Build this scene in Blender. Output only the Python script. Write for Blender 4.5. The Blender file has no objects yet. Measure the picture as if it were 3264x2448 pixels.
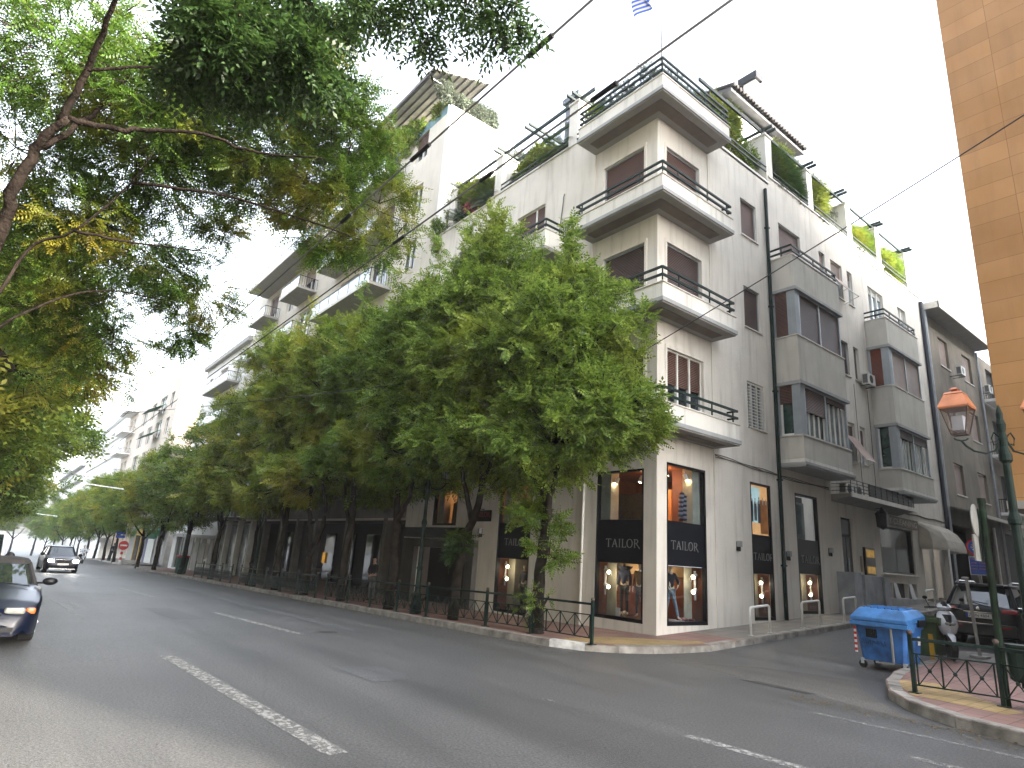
import bpy, math, random
import numpy as np
from mathutils import Matrix, Vector
random.seed(7); np.random.seed(7)
S = bpy.context.scene
COL = S.collection
R = math.radians
# ---------------------------------------------------------------- camera
cam = bpy.data.cameras.new("camera"); camo = bpy.data.objects.new("camera", cam); COL.objects.link(camo)
cam.lens = 21.843; cam.sensor_width = 36; cam.clip_end = 2000; cam.clip_start = .05
camo.matrix_world = Matrix([[0.6293056, 0.1696025, 0.7584256, 10.1644111], [0.7743795, -0.2192922, -0.5935043, -12.8698774], [0.065657, 0.9608048, -0.2693385, 1.7], [0.0, 0.0, 0.0, 1.0]])
S.camera = camo
# ---------------------------------------------------------------- world and sun
SUN_EL, SUN_AZ = R(20), R(22)          # from +x, a little towards +y
W = bpy.data.worlds.new("World"); S.world = W; W.use_nodes = True
nt = W.node_tree; bg = nt.nodes['Background']
sky = nt.nodes.new('ShaderNodeTexSky'); sky.sky_type = 'NISHITA'; sky.sun_disc = False
sky.sun_elevation = SUN_EL; sky.sun_rotation = R(90) - SUN_AZ; sky.air_density = 1.0; sky.dust_density = 3.0; sky.ozone_density = 1.0
hs = nt.nodes.new('ShaderNodeHueSaturation'); hs.inputs['Saturation'].default_value = .38
nt.links.new(sky.outputs[0], hs.inputs['Color']); nt.links.new(hs.outputs[0], bg.inputs[0]); bg.inputs[1].default_value = .15
sl = bpy.data.lights.new("sun", 'SUN'); sl.energy = 2.6; sl.angle = R(1.0); sl.color = (1, .9, .76)
so = bpy.data.objects.new("sun", sl); COL.objects.link(so)
sd = Vector((math.cos(SUN_EL)*math.cos(SUN_AZ), math.cos(SUN_EL)*math.sin(SUN_AZ), math.sin(SUN_EL)))
so.rotation_euler = sd.to_track_quat('Z', 'Y').to_euler(); so.location = (30, 10, 40)
S.view_settings.view_transform = 'Standard'; S.view_settings.look = 'None'; S.view_settings.exposure = 3.2; S.view_settings.gamma = 1
S.render.engine = 'CYCLES'; S.cycles.max_bounces = 6; S.cycles.transparent_max_bounces = 12; S.cycles.caustics_reflective = False; S.cycles.caustics_refractive = False
S.render.resolution_x = 1024; S.render.resolution_y = 768
# ---------------------------------------------------------------- helpers
def gz(x, y=0):
    g = .022*x if x < 0 else 0
    if x < -45: g = -.99 + .018*(x+45)
    if x < -75: g = -1.53 + .035*(x+75)
    return g + .055*max(0, y)
def pz(x, y=0): return gz(x, y) + .135
FX = lambda u, d, z: (d, u, z)
FY = lambda u, d, z: (-u, -d, z)
ROOTM = {}
class M:
    def __init__(s, T=None): s.v = []; s.f = []; s.m = []; s.T = T
    def add(s, vs, fs, m=0):
        n = len(s.v)
        s.v += [s.T(*p) for p in vs] if s.T else [tuple(p) for p in vs]
        s.f += [tuple(i+n for i in f) for f in fs]; s.m += [m]*len(fs)
        return s
    def box(s, a0, a1, b0, b1, c0, c1, m=0):
        v = [(a0,b0,c0),(a1,b0,c0),(a1,b1,c0),(a0,b1,c0),(a0,b0,c1),(a1,b0,c1),(a1,b1,c1),(a0,b1,c1)]
        return s.add(v, [(0,3,2,1),(4,5,6,7),(0,1,5,4),(1,2,6,5),(2,3,7,6),(3,0,4,7)], m)
    def quad(s, *p, m=0): return s.add(p, [tuple(range(len(p)))], m)
    def tube(s, pts, rs, n=8, m=0, cap=True):
        pts = [Vector(p) for p in pts]; vs = []; fs = []
        if not hasattr(rs, '__len__'): rs = [rs]*len(pts)
        ref = None
        for i, p in enumerate(pts):
            d = (pts[min(i+1, len(pts)-1)] - pts[max(i-1, 0)]).normalized()
            if ref is None: ref = Vector((0,0,1)) if abs(d.z) < .9 else Vector((1,0,0))
            a = d.cross(ref).normalized(); b = d.cross(a).normalized(); ref = -b if False else ref
            for k in range(n):
                t = 2*math.pi*k/n; q = p + (a*math.cos(t) + b*math.sin(t))*rs[i]; vs.append(tuple(q))
        for i in range(len(pts)-1):
            for k in range(n):
                k2 = (k+1) % n; fs.append((i*n+k, i*n+k2, (i+1)*n+k2, (i+1)*n+k))
        if cap: fs.append(tuple(range(n))[::-1]); fs.append(tuple((len(pts)-1)*n+k for k in range(n)))
        return s.add(vs, fs, m)
    def cyl(s, p0, p1, r0, r1=None, n=10, m=0): return s.tube([p0, p1], [r0, r0 if r1 is None else r1], n, m)
    def bar(s, p0, p1, w, h, m=0):
        p0, p1 = Vector(p0), Vector(p1); d = (p1-p0).normalized(); up = Vector((0,0,1)) if abs(d.z) < .95 else Vector((0,1,0))
        a = d.cross(up).normalized()*w/2; b = a.cross(d).normalized()*h/2
        v = [p0-a-b, p0+a-b, p0+a+b, p0-a+b, p1-a-b, p1+a-b, p1+a+b, p1-a+b]
        return s.add([tuple(q) for q in v], [(0,3,2,1),(4,5,6,7),(0,1,5,4),(1,2,6,5),(2,3,7,6),(3,0,4,7)], m)
    def prism(s, poly, z0, z1, m=0):
        n = len(poly); v = [(x, y, z0) for x, y in poly] + [(x, y, z1) for x, y in poly]
        return s.add(v, [tuple(range(n))[::-1], tuple(range(n, 2*n))] + [(i, (i+1) % n, (i+1) % n+n, i+n) for i in range(n)], m)
    def lathe(s, c, prof, n=12, m=0, ax='z'):
        vs = []; fs = []
        for r, z in prof:
            for k in range(n):
                t = 2*math.pi*(k+.5)/n; a, b = r*math.cos(t), r*math.sin(t)
                vs.append((c[0]+a, c[1]+b, c[2]+z) if ax == 'z' else (c[0]+z, c[1]+a, c[2]+b) if ax == 'x' else (c[0]+a, c[1]+z, c[2]+b))
        for i in range(len(prof)-1):
            for k in range(n): k2 = (k+1) % n; fs.append((i*n+k, i*n+k2, (i+1)*n+k2, (i+1)*n+k))
        fs.append(tuple(range(n))[::-1]); fs.append(tuple((len(prof)-1)*n+k for k in range(n)))
        return s.add(vs, fs, m)
    def sph(s, c, r, sc=(1,1,1), n=10, m=0):
        pr = [(max(.001, r*math.sin(math.pi*i/n)), -r*math.cos(math.pi*i/n)) for i in range(n+1)]
        vs = []; fs = []; q = n+2
        for rr, z in pr:
            for k in range(q):
                t = 2*math.pi*k/q; vs.append((c[0]+rr*math.cos(t)*sc[0], c[1]+rr*math.sin(t)*sc[1], c[2]+z*sc[2]))
        for i in range(n):
            for k in range(q): k2 = (k+1) % q; fs.append((i*q+k, i*q+k2, (i+1)*q+k2, (i+1)*q+k))
        return s.add(vs, fs, m)
    def build(s, name, mats, parent=None, smooth=False, local=False, bevel=0, **kw):
        me = bpy.data.meshes.new(name); me.from_pydata(s.v, [], s.f)
        for k in (mats if isinstance(mats, (list, tuple)) else [mats]): me.materials.append(k)
        me.polygons.foreach_set('material_index', s.m)
        if len(s.f) < 60000:
            import bmesh
            bm = bmesh.new(); bm.from_mesh(me); bmesh.ops.recalc_face_normals(bm, faces=bm.faces); bm.to_mesh(me); bm.free()
        if smooth: me.polygons.foreach_set('use_smooth', [True]*len(me.polygons))
        me.update()
        o = bpy.data.objects.new(name, me); COL.objects.link(o)
        if smooth == 'auto':
            md = o.modifiers.new('split', 'EDGE_SPLIT'); md.split_angle = R(38)
        if bevel:
            md = o.modifiers.new('bevel', 'BEVEL'); md.width = bevel; md.segments = 2; md.limit_method = 'ANGLE'
        attach(o, parent, local)
        if kw: tag(o, **kw)
        return o
def attach(o, parent, local=False):
    if parent is not None:
        o.parent = parent
        if not local and parent in ROOTM: o.matrix_parent_inverse = ROOTM[parent].inverted()
def tag(o, label=None, cat=None, group=None, kind=None):
    if label: o['label'] = label
    if cat: o['category'] = cat
    if group: o['group'] = group
    if kind: o['kind'] = kind
    return o
def thing(name, label, cat, loc=(0,0,0), rz=0, group=None):
    o = bpy.data.objects.new(name, None); COL.objects.link(o); o.empty_display_size = .2
    o.location = loc; o.rotation_euler = (0, 0, rz)
    ROOTM[o] = Matrix.Translation(loc) @ Matrix.Rotation(rz, 4, 'Z')
    return tag(o, label, cat, group)
def dup(root, loc, rz=0, sc=1, label=None, group=None):
    def cp(o, par):
        c = o.copy(); COL.objects.link(c)
        if par: c.parent = par
        for k in [q for q in bpy.data.objects if q.parent == o and q is not c]: cp(k, c)
        return c
    kids = [q for q in bpy.data.objects if q.parent == root]
    r = root.copy(); COL.objects.link(r); r.location = loc; r.rotation_euler = (0, 0, rz); r.scale = sc if hasattr(sc, '__len__') else (sc, sc, sc)
    for k in kids:
        c = k.copy(); COL.objects.link(c); c.parent = r
        for g in [q for q in bpy.data.objects if q.parent == k]:
            d = g.copy(); COL.objects.link(d); d.parent = c
    if label: r['label'] = label
    if group: r['group'] = group
    return r
# ---------------------------------------------------------------- materials
MATS = {}
def mat(name, col, rough=.8, metal=0, var=.12, vs=3., bump=0., bs=60., stain=0., trans=0, spec=None, emit=None, coat=0, col2=None, detail=4):
    m = bpy.data.materials.new(name); m.use_nodes = True; t = m.node_tree; N = t.nodes; L = t.links
    p = N['Principled BSDF']; p.inputs['Roughness'].default_value = rough; p.inputs['Metallic'].default_value = metal
    if spec is not None: p.inputs['Specular IOR Level'].default_value = spec
    if coat: p.inputs['Coat Weight'].default_value = coat; p.inputs['Coat Roughness'].default_value = .05
    tc = N.new('ShaderNodeTexCoord')
    nz = N.new('ShaderNodeTexNoise'); nz.inputs['Scale'].default_value = vs; nz.inputs['Detail'].default_value = detail; L.new(tc.outputs['Object'], nz.inputs['Vector'])
    mx = N.new('ShaderNodeMix'); mx.data_type = 'RGBA'
    c2 = col2 or tuple(c*(1-var*2) for c in col)
    c1 = tuple(min(1, c*(1+var)) for c in col) if not col2 else col
    mx.inputs[6].default_value = (*c1, 1); mx.inputs[7].default_value = (*c2, 1)
    mr = N.new('ShaderNodeMapRange'); mr.inputs[1].default_value = .3; mr.inputs[2].default_value = .7; L.new(nz.outputs[0], mr.inputs[0]); L.new(mr.outputs[0], mx.inputs[0])
    out = mx.outputs[2]
    if stain:
        mp = N.new('ShaderNodeMapping'); mp.inputs['Scale'].default_value = (2.2, 2.2, .22); L.new(tc.outputs['Object'], mp.inputs[0])
        n2 = N.new('ShaderNodeTexNoise'); n2.inputs['Scale'].default_value = 2.5; n2.inputs['Detail'].default_value = 6; L.new(mp.outputs[0], n2.inputs['Vector'])
        r2 = N.new('ShaderNodeMapRange'); r2.inputs[1].default_value = .5; r2.inputs[2].default_value = .75; r2.inputs[4].default_value = stain; L.new(n2.outputs[0], r2.inputs[0])
        m2 = N.new('ShaderNodeMix'); m2.data_type = 'RGBA'; m2.inputs[7].default_value = (col[0]*.45, col[1]*.44, col[2]*.42, 1)
        L.new(r2.outputs[0], m2.inputs[0]); L.new(out, m2.inputs[6]); out = m2.outputs[2]
    L.new(out, p.inputs['Base Color'])
    if bump:
        nb = N.new('ShaderNodeTexNoise'); nb.inputs['Scale'].default_value = bs; nb.inputs['Detail'].default_value = 3; L.new(tc.outputs['Object'], nb.inputs['Vector'])
        b = N.new('ShaderNodeBump'); b.inputs['Strength'].default_value = bump; b.inputs['Distance'].default_value = .02; L.new(nb.outputs[0], b.inputs['Height']); L.new(b.outputs[0], p.inputs['Normal'])
    if emit: p.inputs['Emission Color'].default_value = (*emit[:3], 1); p.inputs['Emission Strength'].default_value = emit[3]
    MATS[name] = m
    return m
def slatmat(name, col, pitch=.05, rough=.6):
    m = mat(name, col, rough, var=.12, vs=1.5); t = m.node_tree; N = t.nodes; L = t.links; p = N['Principled BSDF']
    tc = [n for n in N if n.type == 'TEX_COORD'][0]
    sp = N.new('ShaderNodeSeparateXYZ'); L.new(tc.outputs['Object'], sp.inputs[0])
    mu = N.new('ShaderNodeMath'); mu.operation = 'MULTIPLY'; mu.inputs[1].default_value = 2*math.pi/pitch; L.new(sp.outputs['Z'], mu.inputs[0])
    sn = N.new('ShaderNodeMath'); sn.operation = 'SINE'; L.new(mu.outputs[0], sn.inputs[0])
    b = N.new('ShaderNodeBump'); b.inputs['Strength'].default_value = 1; b.inputs['Distance'].default_value = .012; L.new(sn.outputs[0], b.inputs['Height']); L.new(b.outputs[0], p.inputs['Normal'])
    src = p.inputs['Base Color'].links[0].from_socket
    mr = N.new('ShaderNodeMapRange'); mr.inputs[1].default_value = -1; mr.inputs[2].default_value = -.6; mr.inputs[3].default_value = .45; mr.inputs[4].default_value = 0; L.new(sn.outputs[0], mr.inputs[0])
    mx = N.new('ShaderNodeMix'); mx.data_type = 'RGBA'; mx.inputs[7].default_value = (col[0]*.3, col[1]*.3, col[2]*.3, 1); L.new(mr.outputs[0], mx.inputs[0]); L.new(src, mx.inputs[6]); L.new(mx.outputs[2], p.inputs['Base Color'])
    return m
def glassmat(name, tint=(.9, .95, 1), rough=.02, dark=0.0):
    m = bpy.data.materials.new(name); m.use_nodes = True; N = m.node_tree.nodes; L = m.node_tree.links
    N.clear(); o = N.new('ShaderNodeOutputMaterial'); tr = N.new('ShaderNodeBsdfTransparent'); tr.inputs[0].default_value = (tint[0]*(1-dark), tint[1]*(1-dark), tint[2]*(1-dark), 1)
    gl = N.new('ShaderNodeBsdfGlossy'); gl.inputs['Roughness'].default_value = rough; lw = N.new('ShaderNodeLayerWeight'); lw.inputs[0].default_value = .5; pw_ = N.new('ShaderNodeMath'); pw_.operation = 'POWER'; pw_.inputs[1].default_value = 5; L.new(lw.outputs['Facing'], pw_.inputs[0]); fr = N.new('ShaderNodeMath'); fr.operation = 'MULTIPLY_ADD'; fr.inputs[1].default_value = .9; fr.inputs[2].default_value = .06; L.new(pw_.outputs[0], fr.inputs[0])
    nz = N.new('ShaderNodeTexNoise'); nz.inputs['Scale'].default_value = 1.1; bp = N.new('ShaderNodeBump'); bp.inputs['Strength'].default_value = .12; bp.inputs['Distance'].default_value = .03
    tc = N.new('ShaderNodeTexCoord'); L.new(tc.outputs['Object'], nz.inputs['Vector']); L.new(nz.outputs[0], bp.inputs['Height']); L.new(bp.outputs[0], gl.inputs['Normal'])
    mx = N.new('ShaderNodeMixShader'); L.new(fr.outputs[0], mx.inputs[0]); L.new(tr.outputs[0], mx.inputs[1]); L.new(gl.outputs[0], mx.inputs[2]); L.new(mx.outputs[0], o.inputs[0])
    return m
def leafmat(name, cols, yellow=None, yamt=.3, tr=.35, nsc=.5):
    m = bpy.data.materials.new(name); m.use_nodes = True; N = m.node_tree.nodes; L = m.node_tree.links
    p = N['Principled BSDF']; p.inputs['Roughness'].default_value = .5; p.inputs['Specular IOR Level'].default_value = .35
    g = N.new('ShaderNodeNewGeometry'); cr = N.new('ShaderNodeValToRGB'); e = cr.color_ramp.elements
    e[0].color = (*cols[0], 1); e[1].color = (*cols[-1], 1)
    for i, c in enumerate(cols[1:-1]): k = e.new((i+1)/(len(cols)-1)); k.color = (*c, 1)
    L.new(g.outputs['Random Per Island'], cr.inputs[0]); out = cr.outputs[0]
    if yellow:
        tc = N.new('ShaderNodeTexCoord'); nz = N.new('ShaderNodeTexNoise'); nz.inputs['Scale'].default_value = nsc; nz.inputs['Detail'].default_value = 5; L.new(tc.outputs['Object'], nz.inputs['Vector'])
        mr = N.new('ShaderNodeMapRange'); mr.inputs[1].default_value = .5; mr.inputs[2].default_value = .72; mr.inputs[4].default_value = yamt; L.new(nz.outputs[0], mr.inputs[0])
        mx = N.new('ShaderNodeMix'); mx.data_type = 'RGBA'; mx.inputs[7].default_value = (*yellow, 1); L.new(mr.outputs[0], mx.inputs[0]); L.new(out, mx.inputs[6]); out = mx.outputs[2]
    L.new(out, p.inputs['Base Color'])
    t = N.new('ShaderNodeBsdfTranslucent'); hv = N.new('ShaderNodeHueSaturation'); hv.inputs['Value'].default_value = 1.5; hv.inputs['Hue'].default_value = .485; L.new(out, hv.inputs['Color']); L.new(hv.outputs[0], t.inputs[0])
    ms = N.new('ShaderNodeMixShader'); ms.inputs[0].default_value = tr; L.new(p.outputs[0], ms.inputs[1]); L.new(t.outputs[0], ms.inputs[2])
    L.new(ms.outputs[0], N['Material Output'].inputs[0])
    return m
stucco = mat('stucco', (.72, .685, .62), .9, var=.06, vs=.8, bump=.5, bs=45, stain=.4)
stucco_rough = mat('roughcast', (.50, .47, .43), .95, var=.07, vs=2, bump=1, bs=28, stain=.15)
balcony_paint = mat('balcony_paint', (.73, .71, .655), .85, var=.05, vs=1.5, bump=.25, bs=50, stain=.5)
trim_grey = mat('trim_grey', (.33, .34, .34), .7, var=.06)
marble = mat('marble_cap', (.66, .63, .57), .5, var=.06, vs=6, stain=.2)
soffit_brown = mat('soffit_brown', (.155, .125, .105), .9, var=.1)
soffit_grey = mat('soffit_grey', (.30, .29, .27), .9, var=.06)
iron = mat('green_iron', (.008, .022, .018), .5, var=.15, vs=8, spec=.22)
black = mat('black_metal', (.006, .007, .009), .4, var=.1, spec=.25)
fascia = mat('fascia_black', (.005, .006, .010), .4, var=.05, spec=.25)
shutter = slatmat('brown_shutter', (.125, .062, .045), .052)
shutter_dk = slatmat('dark_shutter', (.085, .052, .045), .052)
shutter_red = slatmat('red_shutter', (.20, .05, .022), .052)
shutter_pale = slatmat('pale_shutter', (.30, .22, .18), .052)
alu = mat('aluminium', (.36, .40, .43), .45, .3, var=.05)
white_paint = mat('white_paint', (.74, .74, .70), .5, var=.05, stain=.1)
glass = glassmat('clear_glass')
glass_dk = mat('dark_glass', (.02, .03, .04), .06, var=.3, vs=1.2, spec=.8)
dark_room = mat('dark_room', (.012, .012, .012), .9)
# ---------------------------------------------------------------- ground, pavements, markings
import bmesh
def asphalt_mat(name, c1, c2, rough):
    m = mat(name, c1, rough, vs=.35, col2=c2, bump=.55, bs=70, detail=8); N = m.node_tree.nodes; L = m.node_tree.links; p = N['Principled BSDF']
    tc = [n for n in N if n.type == 'TEX_COORD'][0]
    v = N.new('ShaderNodeTexNoise'); v.inputs['Scale'].default_value = 38; v.inputs['Detail'].default_value = 4; v.inputs['Roughness'].default_value = .8; L.new(tc.outputs['Object'], v.inputs['Vector'])
    mr = N.new('ShaderNodeMapRange'); mr.inputs[1].default_value = .3; mr.inputs[2].default_value = .7; mr.inputs[3].default_value = .1; mr.inputs[4].default_value = 2.1; L.new(v.outputs[0], mr.inputs[0])
    src = p.inputs['Base Color'].links[0].from_socket
    mu = N.new('ShaderNodeMix'); mu.data_type = 'RGBA'; mu.blend_type = 'MULTIPLY'; mu.inputs[0].default_value = 1; L.new(src, mu.inputs[6]); L.new(mr.outputs[0], mu.inputs[7])
    # small dark chips of tar and leaf litter
    vo = N.new('ShaderNodeTexVoronoi'); vo.inputs['Scale'].default_value = 2.6; mp = N.new('ShaderNodeMapping'); mp.inputs['Scale'].default_value = (1, 2.2, 1); mp.inputs['Rotation'].default_value = (0, 0, .6); L.new(tc.outputs['Object'], mp.inputs[0]); L.new(mp.outputs[0], vo.inputs['Vector'])
    lt = N.new('ShaderNodeMath'); lt.operation = 'LESS_THAN'; lt.inputs[1].default_value = .045; L.new(vo.outputs['Distance'], lt.inputs[0])
    m3 = N.new('ShaderNodeMix'); m3.data_type = 'RGBA'; m3.inputs[7].default_value = (.012, .013, .012, 1); L.new(lt.outputs[0], m3.inputs[0]); L.new(mu.outputs[2], m3.inputs[6])
    # long wear bands along the avenue
    mp2 = N.new('ShaderNodeMapping'); mp2.inputs['Scale'].default_value = (.05, 1.1, 1); L.new(tc.outputs['Object'], mp2.inputs[0])
    n4 = N.new('ShaderNodeTexNoise'); n4.inputs['Scale'].default_value = 1.4; n4.inputs['Detail'].default_value = 4; L.new(mp2.outputs[0], n4.inputs['Vector'])
    r4 = N.new('ShaderNodeMapRange'); r4.inputs[1].default_value = .35; r4.inputs[2].default_value = .65; r4.inputs[3].default_value = .78; r4.inputs[4].default_value = 1.12; L.new(n4.outputs[0], r4.inputs[0])
    m4 = N.new('ShaderNodeMix'); m4.data_type = 'RGBA'; m4.blend_type = 'MULTIPLY'; m4.inputs[0].default_value = 1; L.new(m3.outputs[2], m4.inputs[6]); L.new(r4.outputs[0], m4.inputs[7])
    # cracks
    nz5 = N.new('ShaderNodeTexNoise'); nz5.inputs['Scale'].default_value = 1.2; nz5.inputs['Detail'].default_value = 5; L.new(tc.outputs['Object'], nz5.inputs['Vector'])
    mx5 = N.new('ShaderNodeMix'); mx5.data_type = 'RGBA'; mx5.inputs[0].default_value = .35; L.new(tc.outputs['Object'], mx5.inputs[6]); L.new(nz5.outputs[1], mx5.inputs[7])
    v5 = N.new('ShaderNodeTexVoronoi'); v5.feature = 'DISTANCE_TO_EDGE'; v5.inputs['Scale'].default_value = .42; L.new(mx5.outputs[2], v5.inputs['Vector'])
    r5 = N.new('ShaderNodeMapRange'); r5.inputs[1].default_value = .0; r5.inputs[2].default_value = .006; r5.inputs[3].default_value = .8; r5.inputs[4].default_value = 1; L.new(v5.outputs['Distance'], r5.inputs[0])
    m5 = N.new('ShaderNodeMix'); m5.data_type = 'RGBA'; m5.blend_type = 'MULTIPLY'; m5.inputs[0].default_value = 1; L.new(m4.outputs[2], m5.inputs[6]); L.new(r5.outputs[0], m5.inputs[7])
    L.new(m5.outputs[2], p.inputs['Base Color'])
    rr = N.new('ShaderNodeMapRange'); rr.inputs[3].default_value = rough-.08; rr.inputs[4].default_value = rough+.14; L.new(n4.outputs[0], rr.inputs[0]); L.new(rr.outputs[0], p.inputs['Roughness'])
    p.inputs['Specular IOR Level'].default_value = .5
    return m
asphalt = asphalt_mat('asphalt', (.088, .088, .088), (.064, .065, .066), .5)
asphalt_patch = asphalt_mat('asphalt_patch', (.12, .112, .10), (.08, .076, .07), .7)
def tilemat(name, c1, c2, size, grout=.5, rough=.75, bump=.6):
    m = mat(name, c1, rough, vs=.9, col2=c2, stain=0, detail=6); N = m.node_tree.nodes; L = m.node_tree.links; p = N['Principled BSDF']
    tc = [n for n in N if n.type == 'TEX_COORD'][0]
    b = N.new('ShaderNodeTexBrick'); b.offset = 0; b.inputs['Scale'].default_value = 1; b.inputs['Brick Width'].default_value = size; b.inputs['Row Height'].default_value = size; b.inputs['Mortar Size'].default_value = .008
    b.inputs['Color1'].default_value = (1,1,1,1); b.inputs['Color2'].default_value = (.8,.8,.8,1); b.inputs['Mortar'].default_value = (grout, grout, grout, 1)
    L.new(tc.outputs['Object'], b.inputs['Vector']); src = p.inputs['Base Color'].links[0].from_socket
    mu = N.new('ShaderNodeMix'); mu.data_type = 'RGBA'; mu.blend_type = 'MULTIPLY'; mu.inputs[0].default_value = 1; L.new(src, mu.inputs[6]); L.new(b.outputs[0], mu.inputs[7]); L.new(mu.outputs[2], p.inputs['Base Color'])
    bp = N.new('ShaderNodeBump'); bp.inputs['Strength'].default_value = bump; bp.inputs['Distance'].default_value = .01; L.new(b.outputs['Fac'], bp.inputs['Height']); bp.invert = True; L.new(bp.outputs[0], p.inputs['Normal'])
    return m
pav_pink = tilemat('pink_paving', (.31, .18, .155), (.22, .13, .11), .3)
pav_grey = tilemat('grey_paving', (.27, .245, .215), (.17, .155, .14), .4)
pav_yellow = tilemat('tactile_paving', (.48, .33, .14), (.34, .235, .10), .2)
kerbm = mat('kerb_stone', (.32, .30, .27), .8, var=.25, vs=4, bump=.8, bs=20)
kerbw = mat('painted_kerb', (.62, .62, .60), .7, var=.2, vs=6, bump=.6, bs=20)
def sheet(name, poly, hf, mats, pick=None, cuts=(('x',0),('x',-45),('x',-75),('x',-220),('y',0),('y',120)), **kw):
    bm = bmesh.new(); vs = [bm.verts.new((x, y, 0)) for x, y in poly]; bm.faces.new(vs)
    for ax, v in cuts:
        bmesh.ops.bisect_plane(bm, geom=bm.verts[:]+bm.edges[:]+bm.faces[:], plane_co=(v if ax == 'x' else 0, v if ax == 'y' else 0, 0), plane_no=(1,0,0) if ax == 'x' else (0,1,0))
    bmesh.ops.triangulate(bm, faces=bm.faces[:])
    for v in bm.verts: v.co.z = hf(v.co.x, v.co.y)
    for f in bm.faces:
        if f.normal.z < 0: f.normal_flip()
        if pick: f.material_index = pick(f.calc_center_median())
    me = bpy.data.meshes.new(name); bm.to_mesh(me); bm.free()
    for k in mats: me.materials.append(k)
    o = bpy.data.objects.new(name, me); COL.objects.link(o)
    return tag(o, kind='structure', **kw)
gz0 = gz
def gz(x, y=0): return gz0(max(x, -220), min(y, 120))
def pz(x, y=0): return gz(x, y) + .135
sheet('ground', [(-700,-500),(500,-500),(500,700),(-700,700)], gz, [asphalt])
def resample(pts, step):
    out = [pts[0]]
    for a, b in zip(pts[:-1], pts[1:]):
        n = max(1, int(round(math.dist(a, b)/step)))
        out += [(a[0]+(b[0]-a[0])*k/n, a[1]+(b[1]-a[1])*k/n) for k in range(1, n+1)]
    return out
def kerb(name, pts, side=1, w=.2, white=()):
    m = M(); P = resample(pts, .95)
    for a, b in zip(P[:-1], P[1:]):
        dx, dy = b[0]-a[0], b[1]-a[1]; l = math.hypot(dx, dy); tx, ty = dx/l, dy/l; nx, ny = -ty*side, tx*side
        j = random.uniform(-.008, .008); e = .006
        a1 = (a[0]+tx*e, a[1]+ty*e); b1 = (b[0]-tx*e, b[1]-ty*e); c = []
        for q in (a1, b1):
            for off, hh in ((0, -.15), (0, .115), (.025, .14), (w, .14)):
                x, y = q[0]+nx*off, q[1]+ny*off; c.append((x, y, gz(x, y)+hh+(j if hh > 0 else 0)))
        k = 1 if any(x0 < (a[0]+b[0])/2 < x1 and y0 < (a[1]+b[1])/2 < y1 for x0, x1, y0, y1 in white) else 0
        m.add(c, [(0,1,5,4),(1,2,6,5),(2,3,7,6),(0,3,2,1),(4,5,6,7)], k)
    o = m.build(name, [kerbm, kerbw]); return tag(o, kind='structure')
E1 = [(-48,-3.6),(-20,-3.6),(-8,-3.6),(-1.2,-3.6),(0,-3.48),(.7,-3.15),(1.1,-2.6),(1.38,-1.85),(1.5,-1.0),(1.5,0),(1.45,3),(1.42,60)]
sheet('pavement_corner', E1 + [(-.5,60),(-.5,7),(-48,7)], pz, [pav_pink, pav_grey], pick=lambda c: 1 if c.y > 1.2 and c.x > -1 else 0, cuts=(('x',0),('x',-45),('y',0),('y',1.3)))
kerb('kerb_corner', E1, 1, white=[(0,.9,-3.5,-2.5)])
E2 = [(5.95,60),(5.95,4.9),(5.8,4.6),(5.05,4.45),(4.95,4.3),(4.95,1.5),(5.02,.5),(5.3,-.6),(5.75,-1.65),(6.3,-2.4),(7.0,-2.9),(7.9,-3.12),(9.5,-3.2),(60,-3.2)]
sheet('pavement_right', E2 + [(60,60)], pz, [pav_pink, pav_grey], pick=lambda c: 1 if c.y > 3.0 else 0, cuts=(('y',0),('y',3)))
kerb('kerb_right', E2[:13]+[(22,-3.2)], 1)
E3 = [(-220,-3.5),(-59,-3.5),(-58,-3.2),(-57.4,-2.4),(-57.3,20)]
sheet('pavement_far', E3 + [(-220,20)], pz, [pav_grey]); kerb('kerb_far', [(-110,-3.5)]+E3[1:4], 1)
sheet('pavement_opposite', [(-220,-13.9),(60,-13.4),(60,-18),(-220,-18)], pz, [pav_grey]); kerb('kerb_opposite', [(-60,-13.6),(12,-13.45)], -1)
def decal(name, poly, h, m, hf=pz): return sheet(name, poly, lambda x, y: hf(x, y)+h, [m], cuts=(('x',0),('y',0)))
decal('tactile_paving', [(-.1,-3.1),(-.15,-2.0),(.2,-1.1),(1.0,.2),(1.28,.2),(1.28,-1.3),(1.05,-2.05),(.62,-2.85),(.3,-3.15)], .004, pav_yellow)
decal('tactile_paving', [(5.35,-.4),(5.85,.0),(7.4,-1.55),(7.3,-1.95),(6.1,-1.75)], .004, pav_yellow)
paint = mat('worn_road_paint', (.33, .33, .315), .7, var=.1, vs=9); 
def wear(m, lo, hi, sc=14):
    N = m.node_tree.nodes; L = m.node_tree.links; p = N['Principled BSDF']; tc = [n for n in N if n.type == 'TEX_COORD'][0]
    nz = N.new('ShaderNodeTexNoise'); nz.inputs['Scale'].default_value = sc; nz.inputs['Detail'].default_value = 8; nz.inputs['Roughness'].default_value = .75; L.new(tc.outputs['Object'], nz.inputs['Vector'])
    mr = N.new('ShaderNodeMapRange'); mr.inputs[1].default_value = lo; mr.inputs[2].default_value = hi; L.new(nz.outputs[0], mr.inputs[0]); L.new(mr.outputs[0], p.inputs['Alpha'])
wear(paint, .43, .56); paint2 = mat('faint_road_paint', (.34, .34, .33), .7, var=.1, vs=9); wear(paint2, .45, .62)
def cover(x, y, r, nm='manhole_cover'):
    decal(nm, [(x+r*math.cos(k*math.pi/12), y+r*math.sin(k*math.pi/12)) for k in range(24)], .007, cast_iron, gz)
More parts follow.
